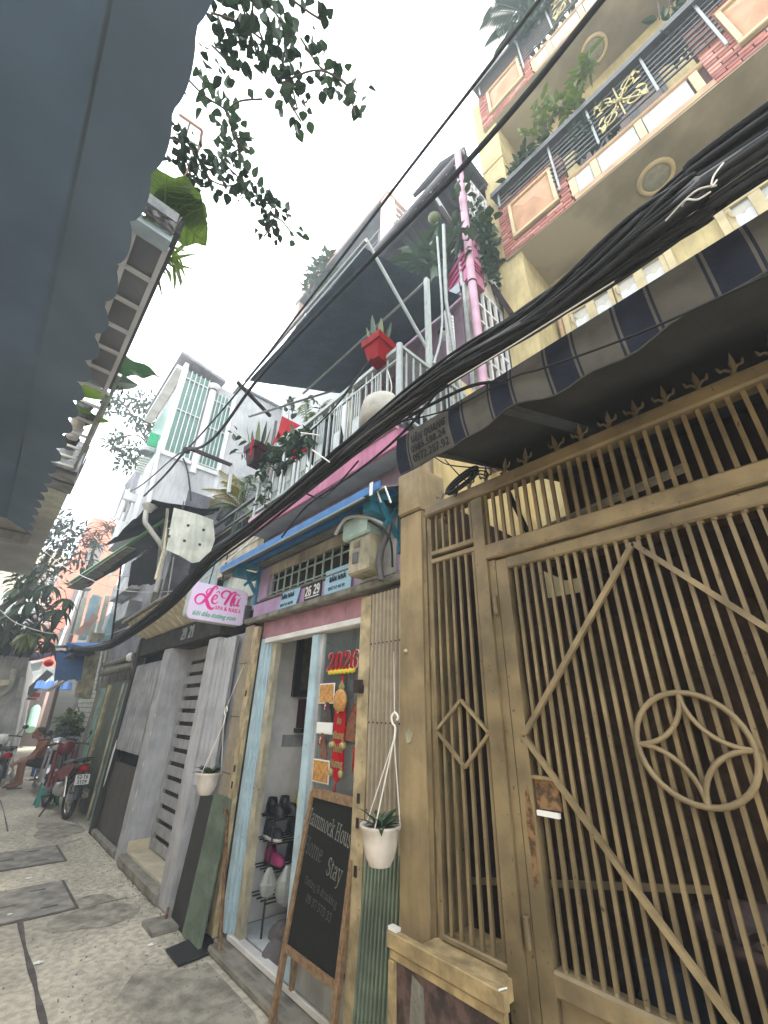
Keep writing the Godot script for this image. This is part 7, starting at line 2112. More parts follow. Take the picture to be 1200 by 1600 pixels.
func person() -> void:
	# seated on a low stool, leaning forward, forearms on the knees, facing across the alley (-x)
	var o := T("person", "bare-chested person in dark shorts seated leaning forward behind the red motorbike", "person", Vector3(1.6, 0, -13.2))
	var z := -13.2
	var hip := Vector3(1.72, 0.46, z)
	var chest := Vector3(1.55, 0.8, z)
	var neck := Vector3(1.45, 0.93, z)
	var head := Vector3(1.37, 1.04, z)
	var bones := [[hip, hip.lerp(chest, 0.5), 0.15, 0.14], [hip.lerp(chest, 0.5), chest, 0.14, 0.15], [chest + Vector3(0, 0.05, -0.14), chest + Vector3(0, 0.05, 0.14), 0.08, 0.08], [chest, neck, 0.1, 0.06], [neck, head, 0.055, 0.06]]
	for e in [-1, 1]:
		var sh := chest + Vector3(-0.01, 0.07, e * 0.19)
		var el := Vector3(1.4, 0.58, z + e * 0.2)
		var wr := Vector3(1.2, 0.5, z + e * 0.1)
		var hp := hip + Vector3(0, -0.02, e * 0.1)
		var kn := Vector3(1.25, 0.5, z + e * 0.14)
		var an := Vector3(1.3 + 0.03 * e, 0.1, z + e * 0.12)
		bones.append_array([[sh, el, 0.052, 0.04], [el, wr, 0.04, 0.028], [hp, kn, 0.095, 0.062], [kn, an, 0.06, 0.036], [an, an + Vector3(-0.16, -0.06, 0), 0.036, 0.025]])
		# hands: palm and curled fingers hanging off the knees
		bones.append([wr, wr + Vector3(-0.06, -0.03, -e * 0.01), 0.026, 0.03])
		for f in 4:
			var k0 := wr + Vector3(-0.085, -0.035, -e * 0.01 + (f - 1.5) * 0.017)
			var k1 := k0 + Vector3(-0.03, -0.03, 0)
			var k2 := k1 + Vector3(-0.004, -0.035 + 0.006 * absf(f - 1.4), 0)
			bones.append_array([[k0, k1, 0.0095, 0.009], [k1, k2, 0.009, 0.0075]])
		bones.append([wr + Vector3(-0.03, -0.01, -e * 0.03), wr + Vector3(-0.075, -0.05, -e * 0.045), 0.011, 0.008])
	var s := b()
	skin(s, bones, 0.017)
	# head with jaw, nose, ears
	skin(s, [[head + Vector3(0.01, 0.03, 0), head + Vector3(0.0, 0.05, 0), 0.092, 0.09], [head + Vector3(-0.04, -0.04, 0), head + Vector3(-0.055, -0.06, 0), 0.052, 0.042], [head + Vector3(-0.09, 0.012, 0), head + Vector3(-0.108, -0.012, 0), 0.011, 0.015], [head + Vector3(-0.07, 0.03, -0.035), head + Vector3(-0.07, 0.03, 0.035), 0.02, 0.02], [head + Vector3(0.01, 0.0, 0.088), head + Vector3(0.015, 0.03, 0.096), 0.014, 0.016], [head + Vector3(0.01, 0.0, -0.088), head + Vector3(0.015, 0.03, -0.096), 0.014, 0.016], [head + Vector3(-0.085, -0.045, -0.018), head + Vector3(-0.085, -0.045, 0.018), 0.014, 0.014], [head + Vector3(0.02, -0.05, 0), neck, 0.06, 0.055]], 0.008)
	P(o, "body", s, M.skin)
	s = b()
	lathe(s, head + Vector3(0.015, 0.055, 0), [[0.098, 0.0], [0.096, 0.03], [0.08, 0.06], [0.045, 0.08], [0.0, 0.086]], 16, 1.0, 0.97)
	lathe(s, head + Vector3(0.045, -0.01, 0), [[0.05, 0.0], [0.075, 0.03], [0.08, 0.07]], 12, 0.9, 1.05)
	P(o, "hair", s, M.hair)
	s = b()
	var sb := [[hip + Vector3(0.01, -0.02, 0), hip + Vector3(-0.05, 0.1, 0), 0.165, 0.15]]
	for e in [-1, 1]:
		sb.append([hip + Vector3(0, -0.02, e * 0.1), Vector3(1.36, 0.495, z + e * 0.14), 0.108, 0.085])
	skin(s, sb, 0.02)
	P(o, "shorts", s, M.shorts)
	for e in [-1, 1]:
		var at := Vector3(1.3 + 0.03 * e, 0.0, z + e * 0.12)
		P(o, "sandal", slab(b(), PackedVector2Array([Vector2(-0.2, -0.04), Vector2(-0.1, -0.05), Vector2(0.06, -0.035), Vector2(0.06, 0.035), Vector2(-0.1, 0.045), Vector2(-0.2, 0.03)]), at, Vector3.RIGHT, Vector3.BACK, Vector3(0, 0.022, 0)), M.bike_black)
	var st := T("low_stool", "low turquoise plastic stool between the motorbike's wheels", "stool", Vector3(1.57, 0, -10.75))
	stool(st, Vector3(1.57, 0, -10.75), M.turquoise)
	st = T("low_stool", "low grey stool under the seated person", "stool", Vector3(1.75, 0, -13.2))
	stool(st, Vector3(1.75, 0, -13.2), M.wall_grey)

func stool(o: Node3D, at: Vector3, m: Material) -> void:
	P(o, "seat", cham(b(), at.x - 0.14, at.x + 0.14, 0.25, 0.29, at.z - 0.14, at.z + 0.14, 0.01), m)
	for e in [[-1, -1], [1, -1], [1, 1], [-1, 1]]:
		P(o, "leg", bar(b(), at + Vector3(e[0] * 0.15, 0, e[1] * 0.15), at + Vector3(e[0] * 0.12, 0.25, e[1] * 0.12), 0.045, 0.03), m)
	P(o, "apron", bx(b(), at.x - 0.13, at.x + 0.13, 0.17, 0.249, at.z - 0.13, at.z + 0.13), m)

func torus(s: SurfaceTool, c: Vector3, r: float, t: float, n := 28) -> void:  # ring standing in the y-z plane
	var pts := []
	for i in n + 1:
		pts.append(c + Vector3(0, sin(TAU * i / n) * r, cos(TAU * i / n) * r))
	tube(s, pts, t, 8, false)

func motorbike(label: String, at: Vector3, turn: float, paint: Material, plate: String) -> Node3D:
	# built at the origin, front towards -z, then turned and moved
	var o := T("motorbike", label, "motorbike", Vector3.ZERO, "motorbikes parked along the alley")
	for e in [[-0.62, "front_wheel"], [0.6, "rear_wheel"]]:
		var s := b()
		torus(s, Vector3(0, 0.285, e[0]), 0.25, 0.036)
		var w := P(o, e[1], s, M.tyre)
		s = b()
		torus(s, Vector3(0, 0.285, e[0]), 0.212, 0.013)
		for k in 10:
			var a: float = TAU * k / 10.0
			tube(s, [Vector3(0.02 * (1 if k % 2 else -1), 0.285, e[0]), Vector3(0, 0.285 + sin(a) * 0.21, e[0] + cos(a) * 0.21)], 0.004, 4)
		P(w, "rim", s, M.chrome)
		s = b()
		tube(s, [Vector3(-0.06, 0.285, e[0]), Vector3(0.06, 0.285, e[0])], 0.055, 12)
		P(w, "hub", s, M.bike_silver)
	for e in [-1, 1]:
		P(o, "fork", tube(b(), [Vector3(e * 0.07, 0.28, -0.62), Vector3(e * 0.06, 0.8, -0.42)], 0.022, 8), M.bike_silver)
		P(o, "shock", tube(b(), [Vector3(e * 0.1, 0.3, 0.58), Vector3(e * 0.1, 0.62, 0.44)], 0.026, 8), M.chrome)
		P(o, "handlebar", tube(b(), curve([Vector3(0, 0.98, -0.38), Vector3(e * 0.14, 1.0, -0.37), Vector3(e * 0.33, 0.98, -0.27)], 4), 0.016, 7), M.bike_black)
		var mi := P(o, "mirror", lathe(b(), Vector3(e * 0.34, 1.17, -0.36), [[0.0, -0.045], [0.045, -0.03], [0.06, 0.0], [0.045, 0.035], [0.0, 0.05]], 10, 1.0, 0.35), M.bike_black)
		P(mi, "mirror_stalk", tube(b(), [Vector3(e * 0.22, 0.99, -0.35), Vector3(e * 0.32, 1.14, -0.36)], 0.007, 5), M.bike_black)
		P(o, "footrest", tube(b(), [Vector3(e * 0.08, 0.27, 0.05), Vector3(e * 0.27, 0.26, 0.05)], 0.016, 6), M.bike_black)
		P(o, "side_panel", panel(e * 0.1, [[0.02, 0.52], [0.3, 0.5], [0.62, 0.64], [0.72, 0.72], [0.6, 0.76], [0.2, 0.7], [0.0, 0.62]], e * 0.05), paint)
		P(o, "leg_shield", panel(e * 0.12, [[-0.44, 0.85], [-0.3, 0.9], [-0.26, 0.6], [-0.2, 0.36], [-0.3, 0.34], [-0.4, 0.6]], e * 0.06), paint)
	P(o, "front_mudguard", mudguard(-0.62, 0.3, 0.25, 2.3), paint)
	P(o, "rear_mudguard", mudguard(0.6, 0.31, 0.1, 2.2), M.bike_black)
	P(o, "engine", lathe(b(), Vector3(0, 0.24, 0.02), [[0.0, 0.0], [0.12, 0.02], [0.14, 0.1], [0.12, 0.2], [0.0, 0.22]], 12, 0.9, 1.25), M.bike_silver)
	P(o, "frame_spine", tube(b(), curve([Vector3(0, 0.86, -0.4), Vector3(0, 0.56, -0.22), Vector3(0, 0.5, 0.05), Vector3(0, 0.66, 0.6)], 4), 0.045, 8), M.bike_black)
	var seat := b()
	seat.set_smooth_group(1)
	var prof := [[0.0, 0.74, 0.09], [0.12, 0.78, 0.12], [0.35, 0.79, 0.13], [0.55, 0.83, 0.12], [0.72, 0.85, 0.09], [0.78, 0.83, 0.03]]
	for i in prof.size() - 1:
		for k in 8:
			var c := []
			for g in [[i, k], [i + 1, k], [i + 1, k + 1], [i, k + 1]]:
				var a: float = PI * g[1] / 8.0
				var pr: Array = prof[g[0]]
				c.append(Vector3(cos(a) * pr[2], pr[1] - 0.05 + sin(a) * 0.06, pr[0] - 0.02))
			q(seat, c[0], c[1], c[2], c[3], Vector3(cos(PI * (k + 0.5) / 8.0), sin(PI * (k + 0.5) / 8.0), 0))
	P(o, "seat", seat, M.bike_black)
	P(o, "headlight", lathe(b(), Vector3(0, 0.9, -0.5), [[0.0, -0.09], [0.08, -0.07], [0.105, 0.0], [0.09, 0.06], [0.0, 0.1]], 14, 1.0, 0.6), M.chrome)
	P(o, "cowl", lathe(b(), Vector3(0, 0.92, -0.42), [[0.05, -0.12], [0.13, -0.05], [0.14, 0.04], [0.1, 0.1], [0.0, 0.12]], 12, 1.0, 0.8), paint)
	P(o, "tail_lamp", lathe(b(), Vector3(0, 0.7, 0.8), [[0.0, -0.05], [0.07, -0.03], [0.075, 0.03], [0.0, 0.06]], 10, 1.0, 0.6), M.red_cloth)
	P(o, "grab_rail", tube(b(), curve([Vector3(0.1, 0.78, 0.5), Vector3(0.12, 0.84, 0.75), Vector3(0, 0.86, 0.86), Vector3(-0.12, 0.84, 0.75), Vector3(-0.1, 0.78, 0.5)], 4), 0.012, 6), M.bike_black)
	P(o, "exhaust", tube(b(), curve([Vector3(0.1, 0.26, -0.05), Vector3(0.13, 0.2, 0.15), Vector3(0.15, 0.26, 0.4), Vector3(0.15, 0.33, 0.78)], 4), [0.02, 0.02, 0.022, 0.024, 0.03, 0.036, 0.045, 0.05, 0.052, 0.052, 0.052, 0.05, 0.04], 10), M.chrome)
	P(o, "exhaust_guard", panel(0.205, [[0.3, 0.2], [0.7, 0.28], [0.72, 0.38], [0.5, 0.4], [0.3, 0.3]], 0.01), M.bike_silver)
	P(o, "stand", bar(b(), Vector3(-0.1, 0.26, 0.1), Vector3(-0.24, 0.0, 0.14), 0.02), M.bike_black)
	if plate != "":
		var tilt := Basis(Vector3.RIGHT, -0.25)
		var c := Vector3(0, 0.56, 0.87)
		var pl := P(o, "number_plate", bx(b(), -0.1, 0.1, -0.07, 0.07, -0.004, 0.004), M.paper_white)
		pl.transform = Transform3D(tilt, c)
		for e in [[plate.get_slice("/", 0), 0.032], [plate.get_slice("/", 1), -0.034]]:
			var f := txt(pl, "plate_characters", e[0], 0.05, Vector3.ZERO, Basis(), M.canvas_ink, "Droid Sans", 700, 0.002, 0.9)
			f.position = Vector3(0, e[1], 0.006)
	o.position = at
	o.rotation.y = turn
	return o

func panel(x: float, pts: Array, d: float) -> SurfaceTool:
	var poly := PackedVector2Array()
	for p in pts:
		poly.append(Vector2(p[0], p[1]))
	return slab(b(), poly, Vector3(x, 0, 0), Vector3(0, 0, 1), Vector3.UP, Vector3(d * 0.5, 0, 0))

func mudguard(z: float, r: float, a0: float, sweep: float) -> SurfaceTool:
	var s := b()
	s.set_smooth_group(1)
	for i in 10:
		var t0 := a0 + sweep * i / 10.0
		var t1 := a0 + sweep * (i + 1) / 10.0
		for k in [[-0.06, -0.02], [-0.03, 0.0], [0.03, 0.0], [0.06, -0.02]].size() - 1:
			var w := [[-0.06, -0.025], [-0.03, 0.0], [0.03, 0.0], [0.06, -0.025]]
			var p := []
			for e in [[t0, k], [t1, k], [t1, k + 1], [t0, k + 1]]:
				var rr: float = r + w[e[1]][1]
				p.append(Vector3(w[e[1]][0], 0.285 + sin(e[0]) * rr, z + cos(e[0]) * rr))
			q(s, p[0], p[1], p[2], p[3], Vector3(0, sin((t0 + t1) / 2), cos((t0 + t1) / 2)))
	s.set_smooth_group(-1)
	return s

func street_things() -> void:
	person()
	motorbike("red motorbike with raised black seat and white plate by the green doors", Vector3(1.6, 0, -9.9), 0.12, M.bike_red, "52-T6/3129")
	motorbike("silver motorbike facing the viewer beside the seated person", Vector3(1.62, 0, -12.0), PI - 0.1, M.bike_silver, "")
	motorbike("dark motorbike parked far down the alley by the grey wall", Vector3(1.840, 0.000, -26.368) + Vector3(0.0, 0, 0), PI + 0.1, M.bike_black, "")
	motorbike("white scooter half cut off by the left edge of the picture", Vector3(0.799, 0.000, -12.910), 0.1, M.paper_white, "")
	# the alley's far left side
	var o := T("grey_side_wall", "plain grey house side at the far left of the alley", "house", Vector3(1.0, 0, -20))
	var s := b()
	hexa(s, [Vector3(1.1, 0, -13.6), Vector3(-3.0, 0, -13.6), Vector3(-3.0, 2.65, -13.6), Vector3(0.72, 2.65, -13.6), Vector3(4.0, 0, -48.0), Vector3(-1.0, 0, -48.0), Vector3(-1.0, 2.65, -48.0), Vector3(3.9, 2.65, -48.0)])
	P(o, "wall", s, M.wall_grey)
	P(o, "pipe", tube(b(), curve([Vector3(0.446, 1.808, -13.400), Vector3(0.545, 1.919, -13.400), Vector3(0.556, 2.096, -13.400), Vector3(0.515, 2.370, -13.400)], 5), 0.06, 8), M.pipe_grey)
	P(o, "ledge", bar(b(), Vector3(0.257, 2.035, -13.300), Vector3(0.512, 2.076, -13.300), 0.18, 0.12), M.tile_cream)
	P(o, "post", bar(b(), Vector3(0.738, 2.208, -13.500), Vector3(0.784, 1.769, -13.500), 0.1), M.pipe_grey)
	P(o, "upper_wall", bar(b(), Vector3(0.703, 2.243, -16.000), Vector3(0.672, 2.692, -16.000), 0.5, 0.3), M.wall_grey)
	P(o, "water_tank", lathe(b(), Vector3(0.553, 2.341, -17.000), [[0.0, 0.0], [0.25, 0.02], [0.27, 0.3], [0.2, 0.4], [0.0, 0.42]], 12), M.plaster_old)
	# houses closing the bend
	o = T("mint_column_house", "house with mint and blue round column at the bend of the alley", "house", Vector3(2.2, 0, -18))
	P(o, "column", tube(b(), [Vector3(2.300, 0.681, -25.279), Vector3(2.300, 1.688, -26.294)], 0.19, 12), M.mint)
	P(o, "column", tube(b(), [Vector3(2.300, 1.714, -26.334), Vector3(2.300, 2.872, -27.062)], 0.19, 12), M.sky_paint)
	P(o, "wall", bx(b(), 2.6, 6.0, 0.0, 4.5, -23.0, -14.5), M.ledge)
	P(o, "brown_jamb", bar(b(), Vector3(2.350, 0.605, -23.528), Vector3(2.350, 2.241, -24.255), 0.1), M.pergola)
	P(o, "doorway", bx(b(), 2.5, 2.6, 0.0, 2.4, -17.6, -15.4), M.room_dark)
	P(o, "door_leaf", bx(b(), 2.42, 2.49, 0.0, 2.3, -16.4, -15.9), M.wall_grey)
	P(o, "light_tube", bar(b(), Vector3(1.383, 1.967, -14.500), Vector3(1.623, 2.194, -14.000), 0.07, 0.05), M.tile_cream)
	o = T("tiled_wall_house", "white brick-tiled wall and planter behind the silver motorbike", "house", Vector3(2.3, 0, -13.6))
	P(o, "wall", bx(b(), 2.12, 5.0, 0.0, 3.2, -14.4, -12.2), M.joint)
	for r in 22:
		for k in 6:
			var z0 := -14.38 + 0.36 * k + (0.18 if r % 2 else 0.0)
			P(o, "tile", bx(b(), 2.105, 2.119, 0.9 + 0.1 * r, 0.985 + 0.1 * r, z0, minf(z0 + 0.345, -12.2)), M.white_panel)
	P(o, "planter", cham(b(), 1.85, 2.1, 0.0, 1.0, -14.0, -12.6, 0.02), M.wall_grey)
	o = T("blue_barrel", "blue plastic barrel beside the planter down the alley", "barrel", Vector3(3.326, 0.000, -28.509))
	P(o, "barrel", lathe(b(), Vector3(1.95, 0.0, -15.2), [[0.0, 0.0], [0.25, 0.0], [0.27, 0.3], [0.25, 0.33], [0.27, 0.36], [0.27, 0.7], [0.24, 0.8], [0.0, 0.8]], 16), M.bright_blue)
	o = T("shop_signs", "red and white shop sign boards hung at the bend", "sign", Vector3(1.470, 1.948, -19.000))
	P(o, "board", bx(b(), Vector3(1.353, 1.943, -19.000).x, Vector3(1.675, 1.956, -19.000).x, Vector3(1.407, 1.771, -19.000).y, Vector3(1.349, 2.118, -19.000).y, -19.05, -19.0), M.white_panel)
	P(o, "red_band", bx(b(), Vector3(1.420, 1.946, -19.000).x, Vector3(1.658, 1.955, -19.000).x, Vector3(1.444, 1.869, -19.000).y, Vector3(1.402, 2.003, -19.000).y, -18.998, -18.99), M.red_cloth)
	P(o, "red_strip", bx(b(), Vector3(1.336, 1.942, -19.000).x, Vector3(1.606, 1.953, -19.000).x, Vector3(1.384, 1.790, -19.000).y, Vector3(1.369, 1.837, -19.000).y, -18.998, -18.985), M.red_dark)
	o = T("orange_panel_stall", "stall with orange and pink printed panels beyond the grey wall", "stall", Vector3(1.482, 2.146, -24.000))
	P(o, "post", bar(b(), Vector3(1.681, 0.937, -24.000), Vector3(1.559, 1.906, -24.000), 0.5, 0.4), M.plaster_old)
	P(o, "panel", bar(b(), Vector3(1.458, 1.852, -23.800), Vector3(1.393, 2.186, -23.800), 0.45, 0.05), M.orange_wall)
	P(o, "panel", bar(b(), Vector3(1.426, 2.212, -23.800), Vector3(1.387, 2.802, -23.800), 0.4, 0.05), M.pink_pale)
	P(o, "dark_interior", bx(b(), Vector3(1.371, 1.661, -26.000).x, Vector3(3.383, 1.717, -26.000).x, 0.0, 2.4, -26.2, -26.0), M.room_dark)
	o = T("blue_sheet_far", "crumpled bright blue sheet above the round column", "tarpaulin", Vector3(1.502, 2.164, -17.500))
	s = b()
	for k in 8:
		var w: float = 0.12 * k
		hexa(s, [Vector3(1.304, 2.081, -17.500) + Vector3(w, 0.02 * (k % 2), 0.1), Vector3(1.304, 2.081, -17.500) + Vector3(w + 0.12, 0.02 * ((k + 1) % 2), 0.1), Vector3(1.362, 2.303, -17.500) + Vector3(w + 0.1, 0.05 * ((k + 1) % 2), -0.4), Vector3(1.362, 2.303, -17.500) + Vector3(w, 0.05 * (k % 2), -0.4), Vector3(1.310, 2.063, -17.500) + Vector3(w, 0.02 * (k % 2), 0.1), Vector3(1.310, 2.063, -17.500) + Vector3(w + 0.12, 0.02 * ((k + 1) % 2), 0.1), Vector3(1.368, 2.285, -17.500) + Vector3(w + 0.1, 0.05 * ((k + 1) % 2), -0.4), Vector3(1.368, 2.285, -17.500) + Vector3(w, 0.05 * (k % 2), -0.4)])
	P(o, "sheet", s, M.bright_blue)
	o = T("far_awning", "pale grey canvas roof closing the view under the lanterns", "awning", Vector3(1.381, 2.904, -22.000))
	s = b()
	hexa(s, [Vector3(1.033, 2.917, -20.000), Vector3(1.494, 3.086, -20.000), Vector3(1.772, 3.018, -24.000), Vector3(1.376, 2.886, -24.000), Vector3(1.039, 2.897, -20.000), Vector3(1.501, 3.065, -20.000), Vector3(1.780, 2.992, -24.000), Vector3(1.383, 2.861, -24.000)])
	P(o, "canvas", s, M.pale_blue)
	P(o, "grey_wall", bx(b(), Vector3(1.500, 3.044, -27.000).x, Vector3(2.984, 3.150, -27.000).x, 2.3, Vector3(1.412, 3.322, -27.000).y, -27.3, -27.0), M.wall_grey)
	P(o, "clutter", bar(b(), Vector3(1.303, 1.941, -19.000), Vector3(1.706, 2.663, -19.000), 0.25, 0.2), M.bike_black)
	# purple cloth strip over the alley with red lanterns
	s = b()
	var top := [Vector3(-0.064, 2.715, -14.000), Vector3(0.389, 2.790, -14.000), Vector3(0.884, 2.825, -14.000), Vector3(1.375, 2.890, -14.000)]
	var low := [Vector3(0.029, 2.424, -13.800), Vector3(0.466, 2.517, -13.800), Vector3(0.926, 2.631, -13.800), Vector3(1.364, 2.842, -13.800)]
	for i in 3:
		hexa(s, [top[i], top[i + 1], low[i + 1], low[i], top[i] + Vector3(0, 0, -0.02), top[i + 1] + Vector3(0, 0, -0.02), low[i + 1] + Vector3(0, 0, -0.02), low[i] + Vector3(0, 0, -0.02)])
	O("purple_banner", s, M.purple_cloth, "dark purple cloth strip slung across the alley under the tree", "banner")
	var k := 0
	for p in [[Vector3(0.441, 2.821, -13.600), "leftmost red paper lantern above the purple cloth"], [Vector3(1.002, 2.865, -13.600), "dark red lantern in the middle of the purple cloth"], [Vector3(1.354, 2.700, -12.400), "rightmost red lantern in front of the dark canvas awning"], [Vector3(1.251, 2.660, -15.000), "red lantern hanging lowest below the purple cloth"]]:
		var l := T("red_lantern", p[1], "lantern", p[0], "red lanterns over the alley")
		P(l, "body", lathe(b(), p[0], [[0.03, -0.09], [0.09, -0.06], [0.12, 0.0], [0.09, 0.06], [0.03, 0.09]], 12), M.red_dark if k == 1 else M.red_cloth)
		P(l, "cap", lathe(b(), p[0], [[0.0, 0.088], [0.035, 0.09], [0.03, 0.105], [0.0, 0.11]], 8), M.gold)
		P(l, "string", tube(b(), [p[0] + Vector3(0, 0.1, 0), p[0] + Vector3(0, 0.3, 0)], 0.004, 4), M.red_dark)
		k += 1
	# taller houses beyond
	o = T("orange_house", "tall narrow orange house rising beyond the trees", "house", Vector3(3.2, 0, -33))
	s = b()
	var f := [Vector3(2.164, 12.391, -30.000), Vector3(2.927, 12.191, -30.000), Vector3(2.495, 2.468, -30.000), Vector3(1.909, 2.439, -30.000)]
	bx(s, 1.75, 4.5, 0.0, 9.6, -34.0, -30.0)
	bx(s, 2.15, 4.5, 9.6, 12.4, -34.0, -30.0)
	P(o, "body", s, M.orange_wall)
	P(o, "balcony", bx(b(), 1.4, 2.2, 5.6, 5.8, -30.0, -29.2), M.pergola)
	P(o, "balcony", bx(b(), 1.4, 2.2, 3.6, 3.8, -30.0, -29.2), M.pergola)
	P(o, "white_edge", bar(b(), Vector3(2.790, 8.468, -29.900), Vector3(2.686, 4.602, -29.900), 0.12, 0.06), M.white_trim)
	for k2 in 3:
		P(o, "window", bx(b(), 2.5, 3.2, 4.2 + 2.6 * k2, 5.6 + 2.6 * k2, -29.99, -29.95), M.room_dark)
	o = T("cream_house", "cream plastered house partly hidden behind the big-leaved tree", "house", Vector3(0.5, 0, -38))
	P(o, "body", bx(b(), -3.0, 1.9, 0.0, 11.4, -42.0, -36.0), M.cream_wall)
	for k2 in 4:
		P(o, "window", bx(b(), 0.4 + 0.9 * (k2 % 2), 0.9 + 0.9 * (k2 % 2), 6.2 + 2.2 * (k2 / 2), 7.6 + 2.2 * (k2 / 2), -35.99, -35.95), M.room_dark)
	P(o, "balcony_rail", win_grid(0.8, 2.0, 9.0, 9.9, -35.6, 8, 3), M.white_trim)
	o = T("grey_terrace_house", "pale grey house front behind the big-leaved tree at far left", "house", Vector3(-1.0, 0, -26))
	P(o, "body", bx(b(), -4.0, 0.9, 0.0, 6.2, -30.0, -25.0), M.white_panel)
	for k2 in 3:
		P(o, "window", bx(b(), -0.6 + 0.55 * k2, -0.2 + 0.55 * k2, 4.3, 5.5, -24.99, -24.95), M.frosted)
	o = T("backdrop_house", "pale house front closing the end of the alley", "house", Vector3(8, 0, -62))
	P(o, "body", bx(b(), -6.0, 20.0, 0.0, 7.0, -66.0, -62.0), M.plaster_old)

func plants() -> void:
	var s := b()
	# big-leaved tree at far left: palmate leaves on drooping stalks
	var o := T("big_leaved_tree", "tree with large palmate dark leaves over the far alley", "tree", Vector3(-0.2, 0, -13))
	P(o, "trunk", tube(b(), curve([Vector3(-0.5, 0, -14.5), Vector3(-0.4, 2.0, -14.4), Vector3(-0.179, 3.574, -13.800), Vector3(0.175, 4.138, -13.500)], 5), 0.08, 8), M.stem)
	for t in [[Vector3(-0.211, 3.493, -13.800), Vector3(-0.044, 3.859, -13.500), Vector3(0.135, 4.394, -13.200)], [Vector3(0.175, 4.138, -13.500), Vector3(0.431, 4.830, -13.000), Vector3(0.529, 5.406, -12.500)], [Vector3(-0.179, 3.574, -13.800), Vector3(0.444, 3.557, -13.000), Vector3(0.830, 3.788, -12.600)], [Vector3(0.021, 3.148, -13.800), Vector3(0.441, 3.185, -13.000), Vector3(0.881, 3.073, -12.800)]]:
		P(o, "limb", tube(b(), curve(t, 5), 0.025, 6), M.stem)
	for p in [[Vector3(0.320, 3.773, -12.600), 0.55], [Vector3(0.870, 3.657, -12.400), 0.5], [Vector3(0.115, 3.505, -12.800), 0.45], [Vector3(0.605, 3.374, -12.800), 0.45], [Vector3(0.860, 3.194, -12.600), 0.4], [Vector3(0.447, 3.209, -13.200), 0.45], [Vector3(0.108, 3.164, -13.200), 0.45], [Vector3(0.402, 4.169, -13.000), 0.4], [Vector3(0.009, 4.090, -13.000), 0.4], [Vector3(0.268, 2.988, -13.400), 0.4], [Vector3(0.952, 3.019, -13.200), 0.35], [Vector3(0.948, 3.947, -12.500), 0.4], [Vector3(0.572, 4.185, -12.500), 0.4], [Vector3(-0.096, 3.482, -13.600), 0.4], [Vector3(0.725, 3.017, -13.600), 0.4], [Vector3(0.507, 2.917, -13.600), 0.35], [Vector3(0.163, 2.897, -13.800), 0.35]]:
		var l := b()
		var c: Vector3 = p[0]
		var n := 8
		for k in n:
			var a := TAU * k / n + rnd(-0.2, 0.2)
			leaf(l, c, Vector3(cos(a), -0.45 + rnd(-0.2, 0.15), sin(a) * 0.6 + 0.2), Vector3.UP, p[1] * rnd(0.8, 1.1), p[1] * 0.36, 0.45, 4)
		tube(l, [c, c + Vector3(rnd(-0.1, 0.1), 0.25, -0.25)], 0.008, 4)
		P(o, "palmate_leaf", l, M.leaf_mid if rng.randf() < 0.5 else M.leaf_dark)
	s = b()
	for k in 9:
		leaf(s, Vector3(0.492, 3.040, -12.300), Vector3(rnd(-0.7, 0.7), rnd(-1, 0.1), 0.4), Vector3.UP, 0.42, 0.15, 0.4, 4)
	P(o, "young_leaf", s, M.leaf_lime)
	for e in [[Vector3(0.243, 3.493, -13.300), Vector3(0.8, 0.55, 0.6), 150], [Vector3(0.291, 4.531, -13.300), Vector3(0.6, 0.6, 0.5), 110], [Vector3(0.238, 3.005, -13.600), Vector3(0.8, 0.3, 0.5), 110]]:
		s = b()
		clump(s, e[0], e[1], e[2], 0.3, 0.11)
		P(o, "foliage", s, M.leaf_dark, "", "stuff")
	# finer tree in front of the cream house
	o = T("fine_leaved_tree", "bushy tree with pointed leaves below the left balcony slab", "tree", Vector3(0.3, 0, -16))
	P(o, "trunk", tube(b(), curve([Vector3(-0.3, 0, -17), Vector3(0.0, 3.0, -16.6), Vector3(0.412, 5.964, -16.000)], 5), 0.09, 7), M.stem)
	for e in [[Vector3(0.508, 6.319, -15.500), Vector3(0.75, 0.65, 0.6), 260], [Vector3(1.019, 5.825, -15.500), Vector3(0.5, 0.5, 0.5), 140], [Vector3(0.369, 6.936, -16.000), Vector3(0.4, 0.4, 0.4), 80], [Vector3(0.497, 5.159, -16.000), Vector3(0.6, 0.6, 0.5), 120], [Vector3(0.093, 4.971, -16.000), Vector3(0.5, 0.5, 0.5), 90]]:
		s = b()
		clump(s, e[0], e[1], e[2], 0.26, 0.085)
		P(o, "foliage", s, M.leaf_mid if e[2] < 130 else M.leaf_dark, "", "stuff")
	o = T("papaya_tree", "small feathery tree in front of the orange house", "tree", Vector3(1.5, 2, -16))
	P(o, "trunk", tube(b(), [Vector3(2.0, 0, -17), Vector3(1.445, 6.581, -16.000)], 0.05, 6), M.stem)
	s = b()
	for e in [Vector3(1.196, 6.521, -15.500), Vector3(1.474, 6.291, -15.500), Vector3(1.565, 6.812, -15.500), Vector3(1.667, 7.121, -15.500)]:
		for k in 40:
			leaf(s, e + rv() * 0.12, Vector3(rnd(-1, 1), rnd(-0.5, 0.6), rnd(-0.7, 0.8)), Vector3.UP, rnd(0.3, 0.55), 0.05, 0.4, 4)
	P(o, "fronds", s, M.leaf_mid, "", "stuff")
	# airy tree behind the white house
	o = T("airy_tree", "airy small-leaved tree against the sky left of the white house", "tree", Vector3(1.348, 8.983, -13.000))
	var tw := b()
